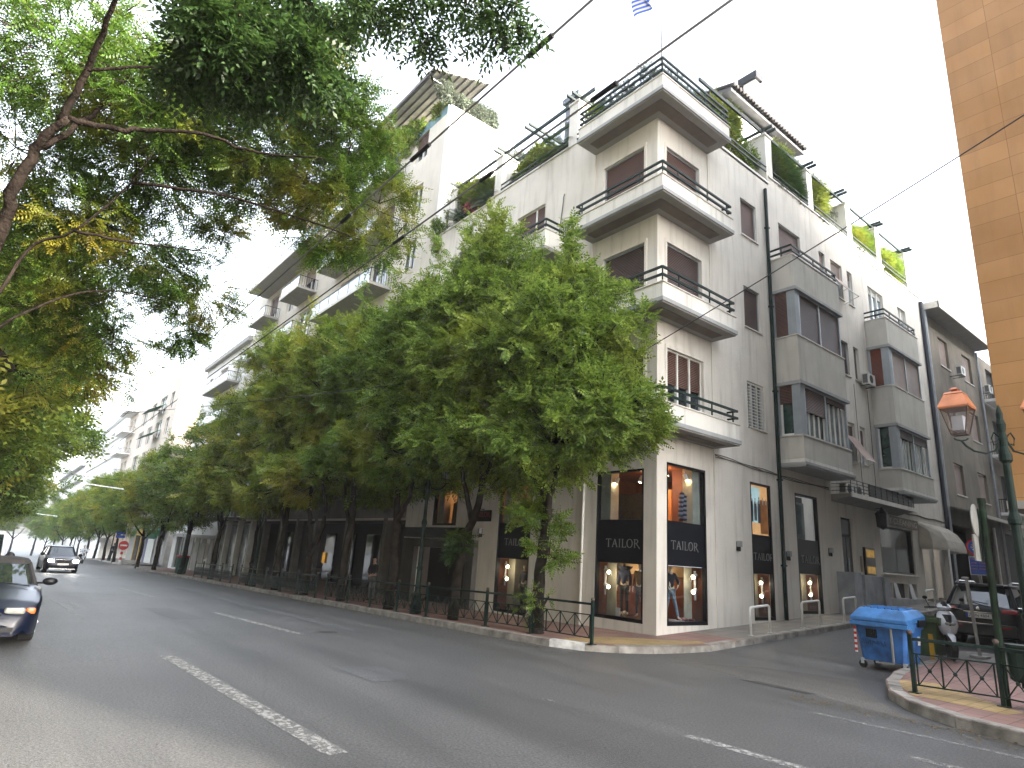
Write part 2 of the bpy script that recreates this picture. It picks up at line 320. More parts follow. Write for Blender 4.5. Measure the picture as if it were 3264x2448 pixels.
cast_iron = mat('cast_iron', (.045,.042,.04), .6, var=.3, vs=20, bump=1, bs=60)
decal_r = lambda poly, m, nm='lane_marking': decal(nm, poly, .006, m, gz)
def line(x0, y0, x1, y1, w, m=None):
    l = math.hypot(x1-x0, y1-y0); nx, ny = -(y1-y0)/l*w/2, (x1-x0)/l*w/2
    decal_r([(x0-nx,y0-ny),(x1-nx,y1-ny),(x1+nx,y1+ny),(x0+nx,y0+ny)], m or paint)
line(-.62, -10.52, 4.7, -10.2, .2); line(-8.0, -7.95, -2.9, -7.6, .17); line(5.68, -6.66, 9.6, -6.45, .15)
line(-7.5, -6.15, -1.9, -4.82, .07, paint2); line(5.7, -3.98, 9.5, -3.7, .09, paint2); line(7.25, -5.06, 9, -4.95, .14, paint2)
line(-13.9, -11.28, -6.3, -11.0, .06, paint2); line(-19, -8.6, -14, -8.3, .15); line(-11.5, -10.95, -9, -10.85, .15, paint2); line(-31, -9.3, -26, -9.0, .15); line(3.7, -7.0, 3.9, -6.93, .06)
line(-46, -4.9, -20, -4.1, .08, paint2)
decal('road_patch', [(2.2,-2.3),(3.2,-.9),(4.7,-.3),(5.3,-1.5),(6.6,-3.05),(5.2,-2.75),(3.9,-2.45)], .003, asphalt_patch, gz)
decal('road_patch', [(-9.5,-9.4),(-6.2,-9.3),(-6.2,-8.6),(-9.5,-8.7)], .004, mat_p := asphalt_mat('asphalt_dark_patch', (.10,.102,.106), (.07,.073,.078), .6), gz)
decal('road_patch', [(-20,-6.6),(-3,-6.4),(-3,-6.05),(-20,-6.2)], .004, mat_p, gz); decal('road_patch', [(1.0,-8.6),(2.1,-8.55),(2.1,-7.9),(1.0,-7.95)], .004, mat_p, gz)
decal('road_patch', [(3.85,-2.72),(4.1,-2.5),(5.1,-2.55),(5.0,-2.75),(4.7,-2.72)], .006, mat('trench_fill', (.045,.043,.04), .9, bump=1, bs=12), gz)

cover(-3.2, -6.9, .2)
# dry leaves and litter gathered along the gutters
lr = np.random.default_rng(4); n_ = 1500; px = np.where(lr.random(n_) < .75, lr.uniform(-26, 1.2, n_), lr.uniform(5.0, 9, n_)); off = np.abs(lr.normal(0, .28, n_)); py = np.where(px < 3, -3.62-off, -3.0-off)
on_p = lr.random(n_) < .3; py = np.where(on_p & (px < 3), lr.uniform(-3.3, -.3, n_), py); Vl = []
for a, b, c in zip(px, py, on_p):
    z = (pz if (c and a < 3) else gz)(a, b)+.012; th = lr.uniform(0, 6.3); l, w = lr.uniform(.02, .055), lr.uniform(.01, .022); dx, dy = math.cos(th), math.sin(th)
    Vl += [(a, b, z), (a+dx*l*.5-dy*w, b+dy*l*.5+dx*w, z+.006), (a+dx*l, b+dy*l, z+.002), (a+dx*l*.5+dy*w, b+dy*l*.5-dx*w, z+.008)]
ml = M(); ml.add(Vl, [(4*k, 4*k+1, 4*k+2, 4*k+3) for k in range(n_)]); lo = ml.build('fallen_leaves', mat('dry_leaf', (.20,.13,.05), .9, var=.3, vs=4, col2=(.10,.09,.03))); tag(lo, kind='stuff', label='small dry leaves scattered along the gutter and pavement')
# ---------------------------------------------------------------- corner building
HG = 15.5
cb = thing('corner_building', 'cream stucco corner apartment building with wraparound corner balconies above a tailor shop', 'building', (0,0,0))
def facade(T, u0, u1, z0, z1, ops, depth=.16, d0=0.0):
    """front skin with real recessed openings; returns an M"""
    m = M(T); us = sorted({u0, u1, *[v for o in ops for v in o[:2] if u0 <= v <= u1]}); zs = sorted({z0, z1, *[v for o in ops for v in o[2:4] if z0 <= v <= z1]})
    for i in range(len(us)-1):
        run = None
        for j in range(len(zs)-1):
            uc, zc = (us[i]+us[i+1])/2, (zs[j]+zs[j+1])/2
            solid = not any(o[0] < uc < o[1] and o[2] < zc < o[3] for o in ops)
            if solid and run is None: run = zs[j]
            if run is not None and (not solid or j == len(zs)-2):
                e = zs[j+1] if solid else zs[j]; m.quad((us[i],d0,run),(us[i+1],d0,run),(us[i+1],d0,e),(us[i],d0,e)); run = None
    for a, b, c, d in [o[:4] for o in ops]:
        dd = d0-depth
        for q in (((a,d0,c),(a,dd,c),(a,dd,d),(a,d0,d)), ((b,d0,c),(b,dd,c),(b,dd,d),(b,d0,d)), ((a,d0,c),(b,d0,c),(b,dd,c),(a,dd,c)), ((a,d0,d),(b,d0,d),(b,dd,d),(a,dd,d))): m.quad(*q)
    return m
def sill(T, u0, u1, z, par, d0=0, mt=None, pr=.05, nm='sill'):
    return M(T).box(u0-.04, u1+.04, d0-.12, d0+pr, z-.045, z+.0, 0).build(nm, mt or marble, par, bevel=.006)
def shutwin(T, u0, u1, z0, z1, par, mt=None, d0=0, openf=1.0, surround=True, mull=None, bands=False, curtain=True, name='window'):
    """roller shutter covering openf of the height from the top, casement with glass below"""
    r = M(T)
    zt = z1; zb = z0+(z1-z0)*(1-openf)
    e = .045
    r.box(u0, u1, d0-.17, d0-.155, z0, z1)
    o = r.build(name, dark_room, par)
    f = M(T)
    for a, b, c, d in ((u0,u0+e,z0,z1),(u1-e,u1,z0,z1),(u0+e,u1-e,z1-e,z1),(u0+e,u1-e,z0,z0+e)): f.box(a, b, d0-.15, d0-.07, c, d)
    if mull:
        for q in mull: f.box(u0+(u1-u0)*q-.03, u0+(u1-u0)*q+.03, d0-.149, d0-.06, z0+e, z1-e)
    f.build('frame', white_paint if openf < 1 else alu, o)
    s = M(T).box(u0+e, u1-e, d0-.12, d0-.095, zb, z1-e); s.build('roller_shutter', mt or shutter, o)
    if openf < 1:
        if curtain:
            c = M(T); n = 14
            for k in range(n):
                a = u0+e+(u1-u0-2*e)*k/n; b = u0+e+(u1-u0-2*e)*(k+1)/n; dd = d0-.152+.0*(k % 2); c.quad((a,d0-.152+.012*(k%2),z0+e),(b,d0-.152+.012*((k+1)%2),z0+e),(b,d0-.152+.012*((k+1)%2),zb),(a,d0-.152+.012*(k%2),zb))
            c.build('curtain', mat_curtain, o)
        M(T).box(u0+e, u1-e, d0-.135, d0-.130, z0+e, zb).build('glass', glass, o)
    if surround:
        g = M(T); w = .09
        g.box(u0-w, u1+w, d0+.0, d0+.022, z1+.0, z1+w); g.box(u0-w, u0, d0, d0+.022, z0, z1); g.box(u1, u1+w, d0, d0+.022, z0, z1)
        g.build('surround', stucco, o)
    return o
mat_curtain = mat('net_curtain', (.55, .55, .52), .9, var=.1, vs=9)
OX = [(.41,2.13,.35,4.4),(4.34,5.5,.45,4.38),(6.99,8.5,.63,4.35),(10.15,11.15,1.0,3.88),(13.35,16.6,2.1,3.87),
      (13.3,14.1,1.2,1.75),(14.5,15.6,1.2,1.75),(16.0,16.5,1.25,1.75),(17.5,20.0,1.12,3.4),
      (.42,2.1,5.42,7.58),(.42,2.1,8.62,10.83),(.40,2.06,11.86,14.05),
      (4.4,5.38,6.08,7.55),(4.4,5.38,9.38,10.82),(4.4,5.38,12.7,14.1),
      (6.9,8.5,11.9,14.18),(9.99,10.48,12.7,14.22),(10.95,11.95,12.7,14.22),(12.43,12.88,12.7,14.22),
      (11.15,11.95,9.45,10.85),(12.42,12.88,9.45,10.85),(11.1,11.95,6.05,7.55),(12.38,12.85,6.05,7.55),
      (14.42,16.0,11.9,14.22),(17.65,18.6,12.95,14.26)]
OY = [(.42,2.08,.35,4.2),(4.82,6.46,.06,4.3),(8.97,10.62,2.70,4.12),(7.95,11.4,-.25,1.9),
      (.46,2.1,5.42,7.58),(.46,2.1,8.62,10.83),(.50,2.16,11.86,14.12),
      (5.0,6.6,11.95,14.12),(5.0,6.6,8.7,10.83),(5.0,6.6,5.42,7.58),(9.1,10.6,12.95,14.15),(9.1,10.6,9.6,10.85),(9.1,10.6,6.3,7.6)]
cr = .05   # the corner part sits slightly back from the rest
m = facade(FX, 0, 2.52, -.3, HG, [o for o in OX if o[1] < 2.5], d0=0)
m2 = facade(FX, 2.52, 20.7, -.3, 15.5, [o for o in OX if o[0] > 2.5], d0=.03); n = len(m.v)
m.v += m2.v; m.f += [tuple(i+n for i in f) for f in m2.f]; m.m += m2.m
m.quad((2.52,0,-.3),(2.52,.03,-.3),(2.52,.03,15.5),(2.52,0,15.5))
m.T = None
a = facade(FY, 0, 2.55, -.3, HG, [o for o in OY if o[1] < 2.5]); b = facade(FY, 2.55, 12.6, -.6, 15.5, [o for o in OY if o[0] > 2.5], d0=.03)
for q in (a, b): n = len(m.v); m.v += q.v; m.f += [tuple(i+n for i in f) for f in q.f]; m.m += q.m
m.T = FY; m.quad((2.55,0,-.3),(2.55,.03,-.3),(2.55,.03,15.5),(2.55,0,15.5)); m.T = None
m.quad((-12.6,-.03,15),(-12.6,12,15),(-12.6,12,-1),(-12.6,-.03,-1)); m.quad((.03,20.7,-1),(-12,20.7,-1),(-12,20.7,15.5),(.03,20.7,15.5))
m.box(-12.55, -.2, .2, 20.65, 14.8, 15.45)
m.build('wall', stucco, cb)
# parapets and copings
p = M(FX); p.box(2.6, 6.3, -.25, .03, 15.45, 15.5); p.box(2.6, 6.3, -.28, .07, 15.5, 15.58, 1); p.box(6.35, 16.45, -.25, .03, 15.5, 15.82); p.box(6.35, 16.5, -.28, .07, 15.82, 15.88, 1); p.box(16.5, 20.7, -.25, .03, 15.5, 15.62); p.box(16.5, 20.75, -.28, .07, 15.62, 15.68, 1); p.box(13.6, 20.7, .031, .05, 15.42, 15.46)
p.build('parapet', [stucco, marble], cb); p = M(FY); p.box(2.6, 8.5, -.25, .03, 15.5, 15.82); p.box(2.6, 8.52, -.28, .07, 15.82, 15.88, 1); p.box(8.5, 12.6, -.25, .03, 15.5, 15.66); p.box(8.52, 12.65, -.28, .07, 15.66, 15.72, 1)
p.build('parapet', [stucco, marble], cb)
def pillar(T, u, z0, z1, par=cb, w=.44, dp=.9):
    o = M(T).box(u, u+w, -dp, .02, z0, z1).build('roof_pillar', balcony_paint, par); M(T).box(u-.04, u+w+.04, -dp-.04, .06, z1, z1+.09).build('coping', marble, o, bevel=.01)
for u in (6.28, 9.42, 12.9, 15.9, 19.35): pillar(FX, u, 15.6, 17.6)
for u in (3.5, 7.87, 11.3): pillar(FY, u, 15.6, 17.6)
def rail(T, pts, zs, par, posts=(), w=.055, h=.07, z0=None, nm='railing', mt=None):
    m = M(T)
    for z in zs:
        for (u0, d0), (u1, d1) in zip(pts[:-1], pts[1:]): m.bar((u0,d0,z),(u1,d1,z), w, h)
    for u, d in posts: m.bar((u,d,z0),(u,d,zs[-1]), .035, .035)
    return m.build(nm, mt or iron, par)
# corner balconies (wrap round the corner)
def corner_balcony(zb, zc, rails, nm='corner_balcony', inner=True):
    X1, Y1, D = 2.55, 2.58, .83
    L = [(D, X1), (D, -D), (-Y1, -D), (-Y1, 0.0), (0, 0.0), (0, X1)]   # x,y outline
    o = M().prism([(x, y) for x, y in L], zb, zb+.14).build(nm, soffit_grey, cb)
    f = M(); t = .09; q = [(D, X1), (D, -D), (-Y1, -D)]
    f.box(D-t, D, -D, X1, zb+.14, zc); f.box(-Y1, D-t, -D, -D+t, zb+.14, zc); f.box(0, D-t, X1-t, X1, zb+.14, zc); f.box(-Y1, -Y1+t, -D+t, 0, zb+.14, zc)
    f.build('parapet', balcony_paint, o, bevel=.008)
    c = M(); c.box(D-t-.02, D+.03, -D-.03, X1+.03, zc, zc+.035); c.box(-Y1-.03, D-t-.02, -D-.03, -D+t+.02, zc, zc+.035); c.box(0, D-t-.02, X1-t-.02, X1+.03, zc, zc+.035); c.box(-Y1-.03, -Y1+t+.02, -D+t+.02, 0, zc, zc+.035)
    c.build('coping', marble, o, bevel=.008)
    g = M(); g.box(D, D+.035, -D-.035, X1+.035, zb+.04, zb+.15); g.box(-Y1-.035, D, -D-.035, -D, zb+.04, zb+.15); g.box(0,D,X1,X1+.035,zb+.04,zb+.15); g.box(-Y1-.035,-Y1,-D,0,zb+.04,zb+.15); g.build('slab_edge', trim_grey, o)
    s = M(); s.box(.22, .58, -.58, X1-.3, zb-.012, zb+.01); s.box(-Y1+.3, .22, -.58, -.22, zb-.012, zb+.01); s.build('soffit_panel', soffit_brown, o)
    r = M(); D2 = D-.03
    for k, z in enumerate(rails):
        e = 2.45 - .0*k
        r.bar((D2,-D2,z),(D2,X1-.02,z), .05, .06); r.bar((D2,-D2,z),(-Y1+.02,-D2,z), .05, .06)
        r.bar((D2,X1-.06,z),(D2-.3,X1-.06,z), .04, .045); r.bar((-Y1+.06,-D2,z),(-Y1+.06,-D2+.3,z), .04, .045)
    for y in (-D2, -.1, 1.3, 2.3): r.bar((D2,y,zc),(D2,y,rails[-1]), .03, .03)
    for x in (-.0, -1.2, -2.3): r.bar((x,-D2,zc),(x,-D2,rails[-1]), .03, .03)
    r.build('railing', iron, o)
    return o
corner_balcony(5.08, 5.66, (5.86, 6.06)); corner_balcony(8.31, 8.88, (9.11, 9.33)); corner_balcony(11.57, 12.11, (12.33, 12.54)); corner_balcony(14.86, 15.41, (15.6, 15.82, 16.03))
# flat balcony on the avenue side, one per storey
def side_balcony(T, u0, u1, D, zb, zc, rails, mt=None):
    o = M(T).box(u0, u1, .031, D, zb, zb+.13).build('balcony', soffit_grey, cb)
    f = M(T); f.box(u0, u1, D-.09, D, zb+.13, zc); f.box(u0, u0+.09, .031, D-.09, zb+.13, zc); f.box(u1-.09, u1, .031, D-.09, zb+.13, zc); f.build('parapet', mt or balcony_paint, o, bevel=.008)
    c = M(T); c.box(u0-.03, u1+.03, D-.11, D+.03, zc, zc+.035); c.box(u0-.03, u0+.11, .031, D-.11, zc, zc+.035); c.box(u1-.11, u1+.03, .031, D-.11, zc, zc+.035); c.build('coping', marble, o)
    r = M(T)
    for z in rails:
        r.bar((u0+.05,D-.05,z),(u1-.05,D-.05,z), .05, .06); r.bar((u0+.05,.04,z),(u0+.05,D-.05,z), .05, .06)
        r.bar((u1-.05,D-.05,z),(u1-.05,D-.4,z), .045, .05)
    n = max(2, int((u1-u0)/1.1))
    for k in range(n+1): u = u0+.05+(u1-u0-.1)*k/n; r.bar((u,D-.05,zc),(u,D-.05,rails[-1]), .03, .03)
    r.build('railing', iron, o)
    return o
for z in (5.08, 8.31, 11.57): side_balcony(FY, 3.9, 7.7, .9, z, z+.72, (z+.92, z+1.13))
# bays on the side street
def bay(u0, u1, D=.85, shut=(), states=()):
    o = M(FX).box(u0, u1, .031, D, 5.16, 5.3).build('bay', balcony_paint, cb)
    f = M(FX)
    for a, b in ((5.3, 6.02), (7.83, 9.38), (11.13, 12.29)): M(FX).box(u0, u1, .031, D, a, b).build('bay_parapet', mat_bay, o, bevel=.008)
    g = M(FX)
    for z in (5.09, 7.72, 11.02): g = M(FX); g.box(u0-.03, u1+.05, .031, D+.06, z, z+.09); g.box(u0-.015, u1+.02, .031, D+.03, z+.09 if z > 6 else z-.05, z+.12 if z > 6 else z); g.build('slab_edge', trim_grey, o)
    c = M(FX)
    for z in (6.02, 9.38, 12.29): M(FX).box(u0-.03, u1+.03, .031, D+.03, z, z+.035).build('coping', marble, o)
    st = iter(states)
    for z0, z1 in ((6.055, 7.72), (9.415, 11.02)):
        i = M(FX).box(u0+.12, u1-.12, .04, D-.22, z0, z1).build('bay_window', dark_room, o)
        # corner post, side window and two front windows
        fr = M(FX); fr.box(u0+.03, u0+.36, D-.16, D-.03, z0, z1, 0); fr.box(u0+.02, u0+.16, D-.30, D-.16, z0, z1); fr.box(u0+.03, u0+.09, .04, .14, z0, z1); fr.box(u1-.1, u1-.04, D-.12, D-.04, z0, z1)
        um = (u0+u1)/2+.1; fr.box(um-.035, um+.035, D-.13, D-.05, z0, z1); fr.box(u0+.36, u1-.1, D-.12, D-.05, z1-.05, z1); fr.box(u0+.36, u1-.1, D-.12, D-.05, z0, z0+.05)
        for k in range(4): fr.box(u0+.05+.07*k, u0+.075+.07*k, D-.03, D-.02, z0, z1)
        fr.build('frame', alu, i)
        for (a, b) in ((u0+.36, um-.035), (um+.035, u1-.1)):
            op, mt = next(st); zb = z1-.05-(z1-z0-.1)*op
            if op > 0: M(FX).box(a, b, D-.11, D-.08, zb, z1-.05).build('roller_shutter', mt, i)
            if op < 1:
                w = M(FX); w.box(a, b, D-.20, D-.19, z0+.05, zb, 1)
                n = 4
                for k in range(n+1): q = a+(b-a-.04)*k/n; w.box(q, q+.045, D-.16, D-.12, z0+.05, zb, 0)
                w.box(a+.045, b-.045, D-.155, D-.125, z0+.05, z0+.09); w.build('sash', [white_paint, glass_cur], i)
        op, mt = next(st); zb = z1-.05-(z1-z0-.1)*op
        if op > 0: M(FX).box(u0+.02, u0+.05, .14, D-.30, zb, z1-.02).build('roller_shutter', mt, i)
        if op < 1: w = M(FX); w.box(u0+.08, u0+.1, .14, D-.3, z0, zb, 1); w.box(u0+.04, u0+.1, .14, .2, z0, zb); w.box(u0+.04, u0+.1, .2, D-.3, z0, z0+.07); w.build('sash', [white_paint, glass_green], i)
    return o
mat_bay = mat('bay_stucco', (.57, .555, .50), .9, var=.06, vs=1.2, bump=.4, bs=50, stain=.35)
glass_cur = mat('curtained_glass', (.20, .25, .25), .12, var=.3, vs=2.5, spec=.7); glass_green = mat('green_glass', (.02, .055, .045), .06, var=.3, vs=5, spec=.8)
bay(6.15, 9.52, states=[(.5, shutter), (.12, shutter), (.36, shutter), (1, shutter_dk), (1, shutter_dk), (1, shutter)])
bay(13.75, 17.12, states=[(.22, shutter_dk), (.22, shutter_dk), (.0, shutter_dk), (1, shutter_pale), (1, shutter_pale), (1, shutter_red)])
for u0, u1 in ((6.15, 9.52), (13.75, 17.12)):
    rail(FX, [(u0+.05,.03),(u0+.05,.8),(u1-.05,.8),(u1-.05,.5)], (12.5, 12.7), cb, [(u0+.6,.8),(u0+1.6,.8),(u0+2.6,.8),(u0+.05,.45),(u1-.1,.8)], z0=12.3, w=.045, h=.06)
# upper windows
for z0, z1, op in ((5.42,7.58,.45),(8.62,10.83,1),(11.86,14.05,1)):
    shutwin(FX, .42 if z0 < 11 else .40, 2.1 if z0 < 11 else 2.06, z0, z1, cb, shutter_dk if 8 < z0 < 9 else shutter, openf=op, mull=(.33,.66) if op < 1 else None, curtain=False)
    shutwin(FY, .46 if z0 < 11 else .50, 2.1 if z0 < 11 else 2.16, z0, z1 if z0 < 11 else 14.12, cb, shutter_dk if 8 < z0 < 9 else shutter, openf=1)
for z0, z1 in ((9.38,10.82),(12.7,14.1)): w = shutwin(FX, 4.4, 5.38, z0, z1, cb, shutter if z0 > 12 else shutter_dk, d0=.03, surround=False); sill(FX, 4.4, 5.38, z0, w, .03)
w = shutwin(FX, 4.4, 5.38, 6.08, 7.55, cb, shutter, d0=.03, openf=.08, surround=False, mull=(.33,.66), curtain=False); sill(FX, 4.4, 5.38, 6.08, w, .03)
g = M(FX)
for k in range(14): g.box(4.46, 5.32, .0, .02, 6.16+.1*k, 6.19+.1*k)
for q in (4.6, 4.95, 5.2): g.box(q, q+.03, -.005, .0, 6.12, 7.5)
g.build('window_grille', white_paint, w)
shutwin(FX, 6.9, 8.5, 11.9, 14.18, cb, shutter, d0=.03, surround=False); w = shutwin(FX, 9.99, 10.48, 12.7, 14.22, cb, shutter_pale, d0=.03, surround=False)
w = shutwin(FX, 10.95, 11.95, 12.7, 14.22, cb, shutter_pale, d0=.03, openf=.4, surround=False); sill(FX, 10.95, 11.95, 12.7, w, .03)
w = shutwin(FX, 12.43, 12.88, 12.7, 14.22, cb, shutter, d0=.03, openf=.2, surround=False); sill(FX, 12.43, 12.88, 12.7, w, .03)
for z in (9.45, 6.05):
    w = shutwin(FX, 11.12, 11.95, z, z+1.42, cb, shutter_dk if z > 9 else shutter, d0=.03, openf=1 if z > 9 else .35, surround=False); sill(FX, 11.12, 11.95, z, w, .03)
    w = shutwin(FX, 12.4, 12.87, z, z+1.42, cb, shutter_dk if z > 9 else shutter, d0=.03, openf=.95 if z > 9 else .5, surround=False); sill(FX, 12.4, 12.87, z, w, .03)
w = shutwin(FX, 14.42, 16.0, 11.9, 14.22, cb, white_sh := slatmat('white_shutter', (.6,.6,.57), .052), d0=.03, openf=.12, surround=False, mull=(.33,.66))
w = shutwin(FX, 17.65, 18.6, 12.95, 14.26, cb, white_sh, d0=.03, openf=.5, surround=False, mull=(.5,)); sill(FX, 17.65, 18.6, 12.95, w, .03)
for z0, z1, op in ((11.95,14.12,.62),(8.7,10.83,1),(5.42,7.58,.6)): shutwin(FY, 5.0, 6.6, z0, z1, cb, shutter, d0=.03, openf=op, mull=(.33,) , surround=False)
for z0, z1 in ((12.95,14.15),(9.6,10.85),(6.3,7.6)): w = shutwin(FY, 9.1, 10.6, z0, z1, cb, shutter, d0=.03, surround=False, mull=(.5,)); sill(FY, 9.1, 10.6, z0, w, .03)
# cloth awnings pushed out of two windows
canvas_pink = mat('faded_pink_canvas', (.42, .33, .29), .9, var=.08)
def canvas(nm, T, u0, u1, zt, zb, d1, lab, mt, par=None, fr=True):
    t = thing(nm, lab, 'awning', T((u0+u1)/2, .1, zb)); n = 8; m = M(T)
    for k in range(n):
        a, b = k/n, (k+1)/n; za, zb_ = zt+(zb-zt)*a, zt+(zb-zt)*b; s = .02*math.sin(a*math.pi); s2 = .02*math.sin(b*math.pi)
        m.add([(u0,.05+d1*a,za-s),(u1,.05+d1*a,za-s),(u1,.05+d1*b,zb_-s2),(u0,.05+d1*b,zb_-s2),(u0,.04+d1*a,za-s-.012),(u1,.04+d1*a,za-s-.012),(u1,.04+d1*b,zb_-s2-.012),(u0,.04+d1*b,zb_-s2-.012)], [(0,1,2,3),(4,7,6,5),(0,3,7,4),(1,5,6,2)])
    m.build('canvas', mt, t)
    if fr:
        f = M(T); f.cyl((u0-.02,.05+d1,zb),(u1+.02,.05+d1,zb), .018); f.cyl((u0,.03,zb-.2),(u0,.05+d1,zb), .012); f.cyl((u1,.03,zb-.2),(u1,.05+d1,zb), .012); f.build('frame', white_paint, t)
    return t
canvas('window_awning', FX, 10.95, 11.95, 13.5, 12.72, .55, 'faded pink canvas awning pushed out of a top floor window beside the bay', canvas_pink)
canvas('window_awning', FX, 11.1, 11.98, 7.0, 6.0, .62, 'faded pink canvas awning pushed out of a window beside the lowest bay', canvas_pink)
# pipes and cables
dp = M(); dp.tube([(.1,5.97,.45),(.1,5.97,15.1)], .06, 10)
for z in (2, 4.6, 7.5, 10.5, 13.5): dp.box(.03, .17, 5.9, 6.04, z, z+.05)
dp.build('downpipe', iron, cb, smooth=False)
M().tube([(-2.53,-.08,.02),(-2.53,-.08,5.0)], .032, 8).build('downpipe', white_paint, cb, smooth=True)
grn = mat('blue_grey_pipe', (.13, .15, .18), .5); d2 = M(); d2.tube([(.12,20.62,1.2),(.12,20.62,15.4)], .09, 10); d2.build('downpipe', mat('navy_pipe', (.015,.02,.035), .4), cb); M().tube([(.14,20.9,1.2),(.14,20.9,15.0)], .07, 10).build('downpipe', mat('grey_pipe', (.30,.33,.36), .4, .3), cb)
cbm = mat('cable_black', (.03, .03, .03), .7)
c = M()
for off in (0, .03, .055):
    pts = [(.05, 2.55+u, 4.92 - .10*u/3 + .02*math.sin(u*3+off*90) - off) for u in np.linspace(0, 3.4, 18)] + [(.05, 6.1+u, 4.78 + .02*math.sin(u*2.2+off*50)-off) for u in np.linspace(0, 3.3, 14)]
    c.tube(pts, .012, 5)
c.tube([(.05, u, 4.55+.02*math.sin(u*3)) for u in np.linspace(15, 20.6, 16)], .03, 6); c.tube([(.05,13.35,z) for z in np.linspace(4.7,9.2,9)], .012, 5); c.tube([(.05,12.15,z) for z in np.linspace(4.9,9.2,9)], .010, 5)
c.build('facade_cable', mat('cable_grey', (.13,.12,.11), .8), cb)
cc = M(); cc.tube([(-4.15,-.05,12.5),(-4.12,-.05,12.9),(-4.05,-.05,13.5),(-4.02,-.05,13.9),(-3.98,-.05,14.02)], .015, 5); cc.build('facade_cable', cbm, cb)
# ------------------------------------------------ shop windows
room_cream = mat('display_cream', (.40, .37, .28), .8); room_brown = mat('display_brown', (.16, .05, .022), .6, var=.15); room_or = mat('ceiling_orange', (.26, .09, .035), .7, var=.1); room_floor = mat('display_floor', (.08, .045, .03), .4)
bulb = mat('lit_bulb', (1, .85, .6), .5, emit=(1, .75, .42, 9)); bulb2 = mat('lit_downlight', (1, .7, .4), .5, emit=(1, .5, .18, 9))
SERIF = {'T': (.9, [(.45,0,.45,1,.11),(.0,1,.9,1,.07),(.03,.86,.03,1,.05),(.87,.86,.87,1,.05),(.3,0,.6,0,.05)]), 'A': (1.0, [(.12,0,.5,1,.06),(.88,0,.5,1,.12),(.26,.36,.74,.36,.05),(0,0,.26,0,.05),(.72,0,1,0,.05)]),
  'I': (.4, [(.2,0,.2,1,.11),(.06,0,.34,0,.05),(.06,1,.34,1,.05)]), 'L': (.75, [(.2,0,.2,1,.11),(.05,1,.36,1,.05),(.05,0,.74,0,.07),(.74,0,.74,.18,.05)]),
  'O': (1.0, None), 'R': (.95, [(.2,0,.2,1,.11),(.05,0,.36,0,.05),(.05,1,.5,1,.05),(.5,1,.68,.9,.07),(.68,.9,.72,.74,.1),(.72,.74,.6,.56,.09),(.6,.56,.2,.5,.05),(.42,.52,1.02,-.12,.11)])}
def serif_word(T, word, u0, d, z0, h, sgn, mt, par, nm='lettering'):
    m = M(T); x = 0
    for ch in word:
        w, st = SERIF[ch]
        if st is None: st = [(.5+.44*math.cos(a), .5+.52*math.sin(a), .5+.44*math.cos(b), .5+.52*math.sin(b), .055+.06*abs(math.cos((a+b)/2))) for a, b in [(k*math.pi/8, (k+1)*math.pi/8) for k in range(16)]]
        for a, b, c, e, t in st: m.bar((u0+sgn*(x+a)*h, d, z0+b*h), (u0+sgn*(x+c)*h, d, z0+e*h), .012, t*h) if abs(b-e) < 1e-6 else m.bar((u0+sgn*(x+a)*h, d, z0+b*h), (u0+sgn*(x+c)*h, d, z0+e*h), *((t*h, .012)) ) if False else vbar(m, u0+sgn*(x+a)*h, z0+b*h, u0+sgn*(x+c)*h, z0+e*h, t*h, d)
        x += w+.12
    return m.build(nm, mt, par)
def vbar(m, a, b, c, e, t, d):
    l = math.hypot(c-a, e-b); nx, nz = -(e-b)/l*t/2, (c-a)/l*t/2; q = [(a-nx,b-nz),(c-nx,e-nz),(c+nx,e+nz),(a+nx,b+nz)]
    m.add([(x,d,z) for x, z in q]+[(x,d+.01,z) for x, z in q], [(0,1,2,3),(7,6,5,4),(0,4,5,1),(1,5,6,2),(2,6,7,3),(3,7,4,0)])
letter_m = mat('brushed_letters', (.34, .34, .34), .35, .5)
letter_red = mat('red_letters', (.25, .03, .02), .5)
def light(loc, pw, col=(1,.62,.3), r=.05, nm='shop_light'):
    l = bpy.data.lights.new(nm, 'POINT'); l.energy = pw; l.color = col; l.shadow_soft_size = r; o = bpy.data.objects.new(nm, l); COL.objects.link(o); o.location = loc
    return o
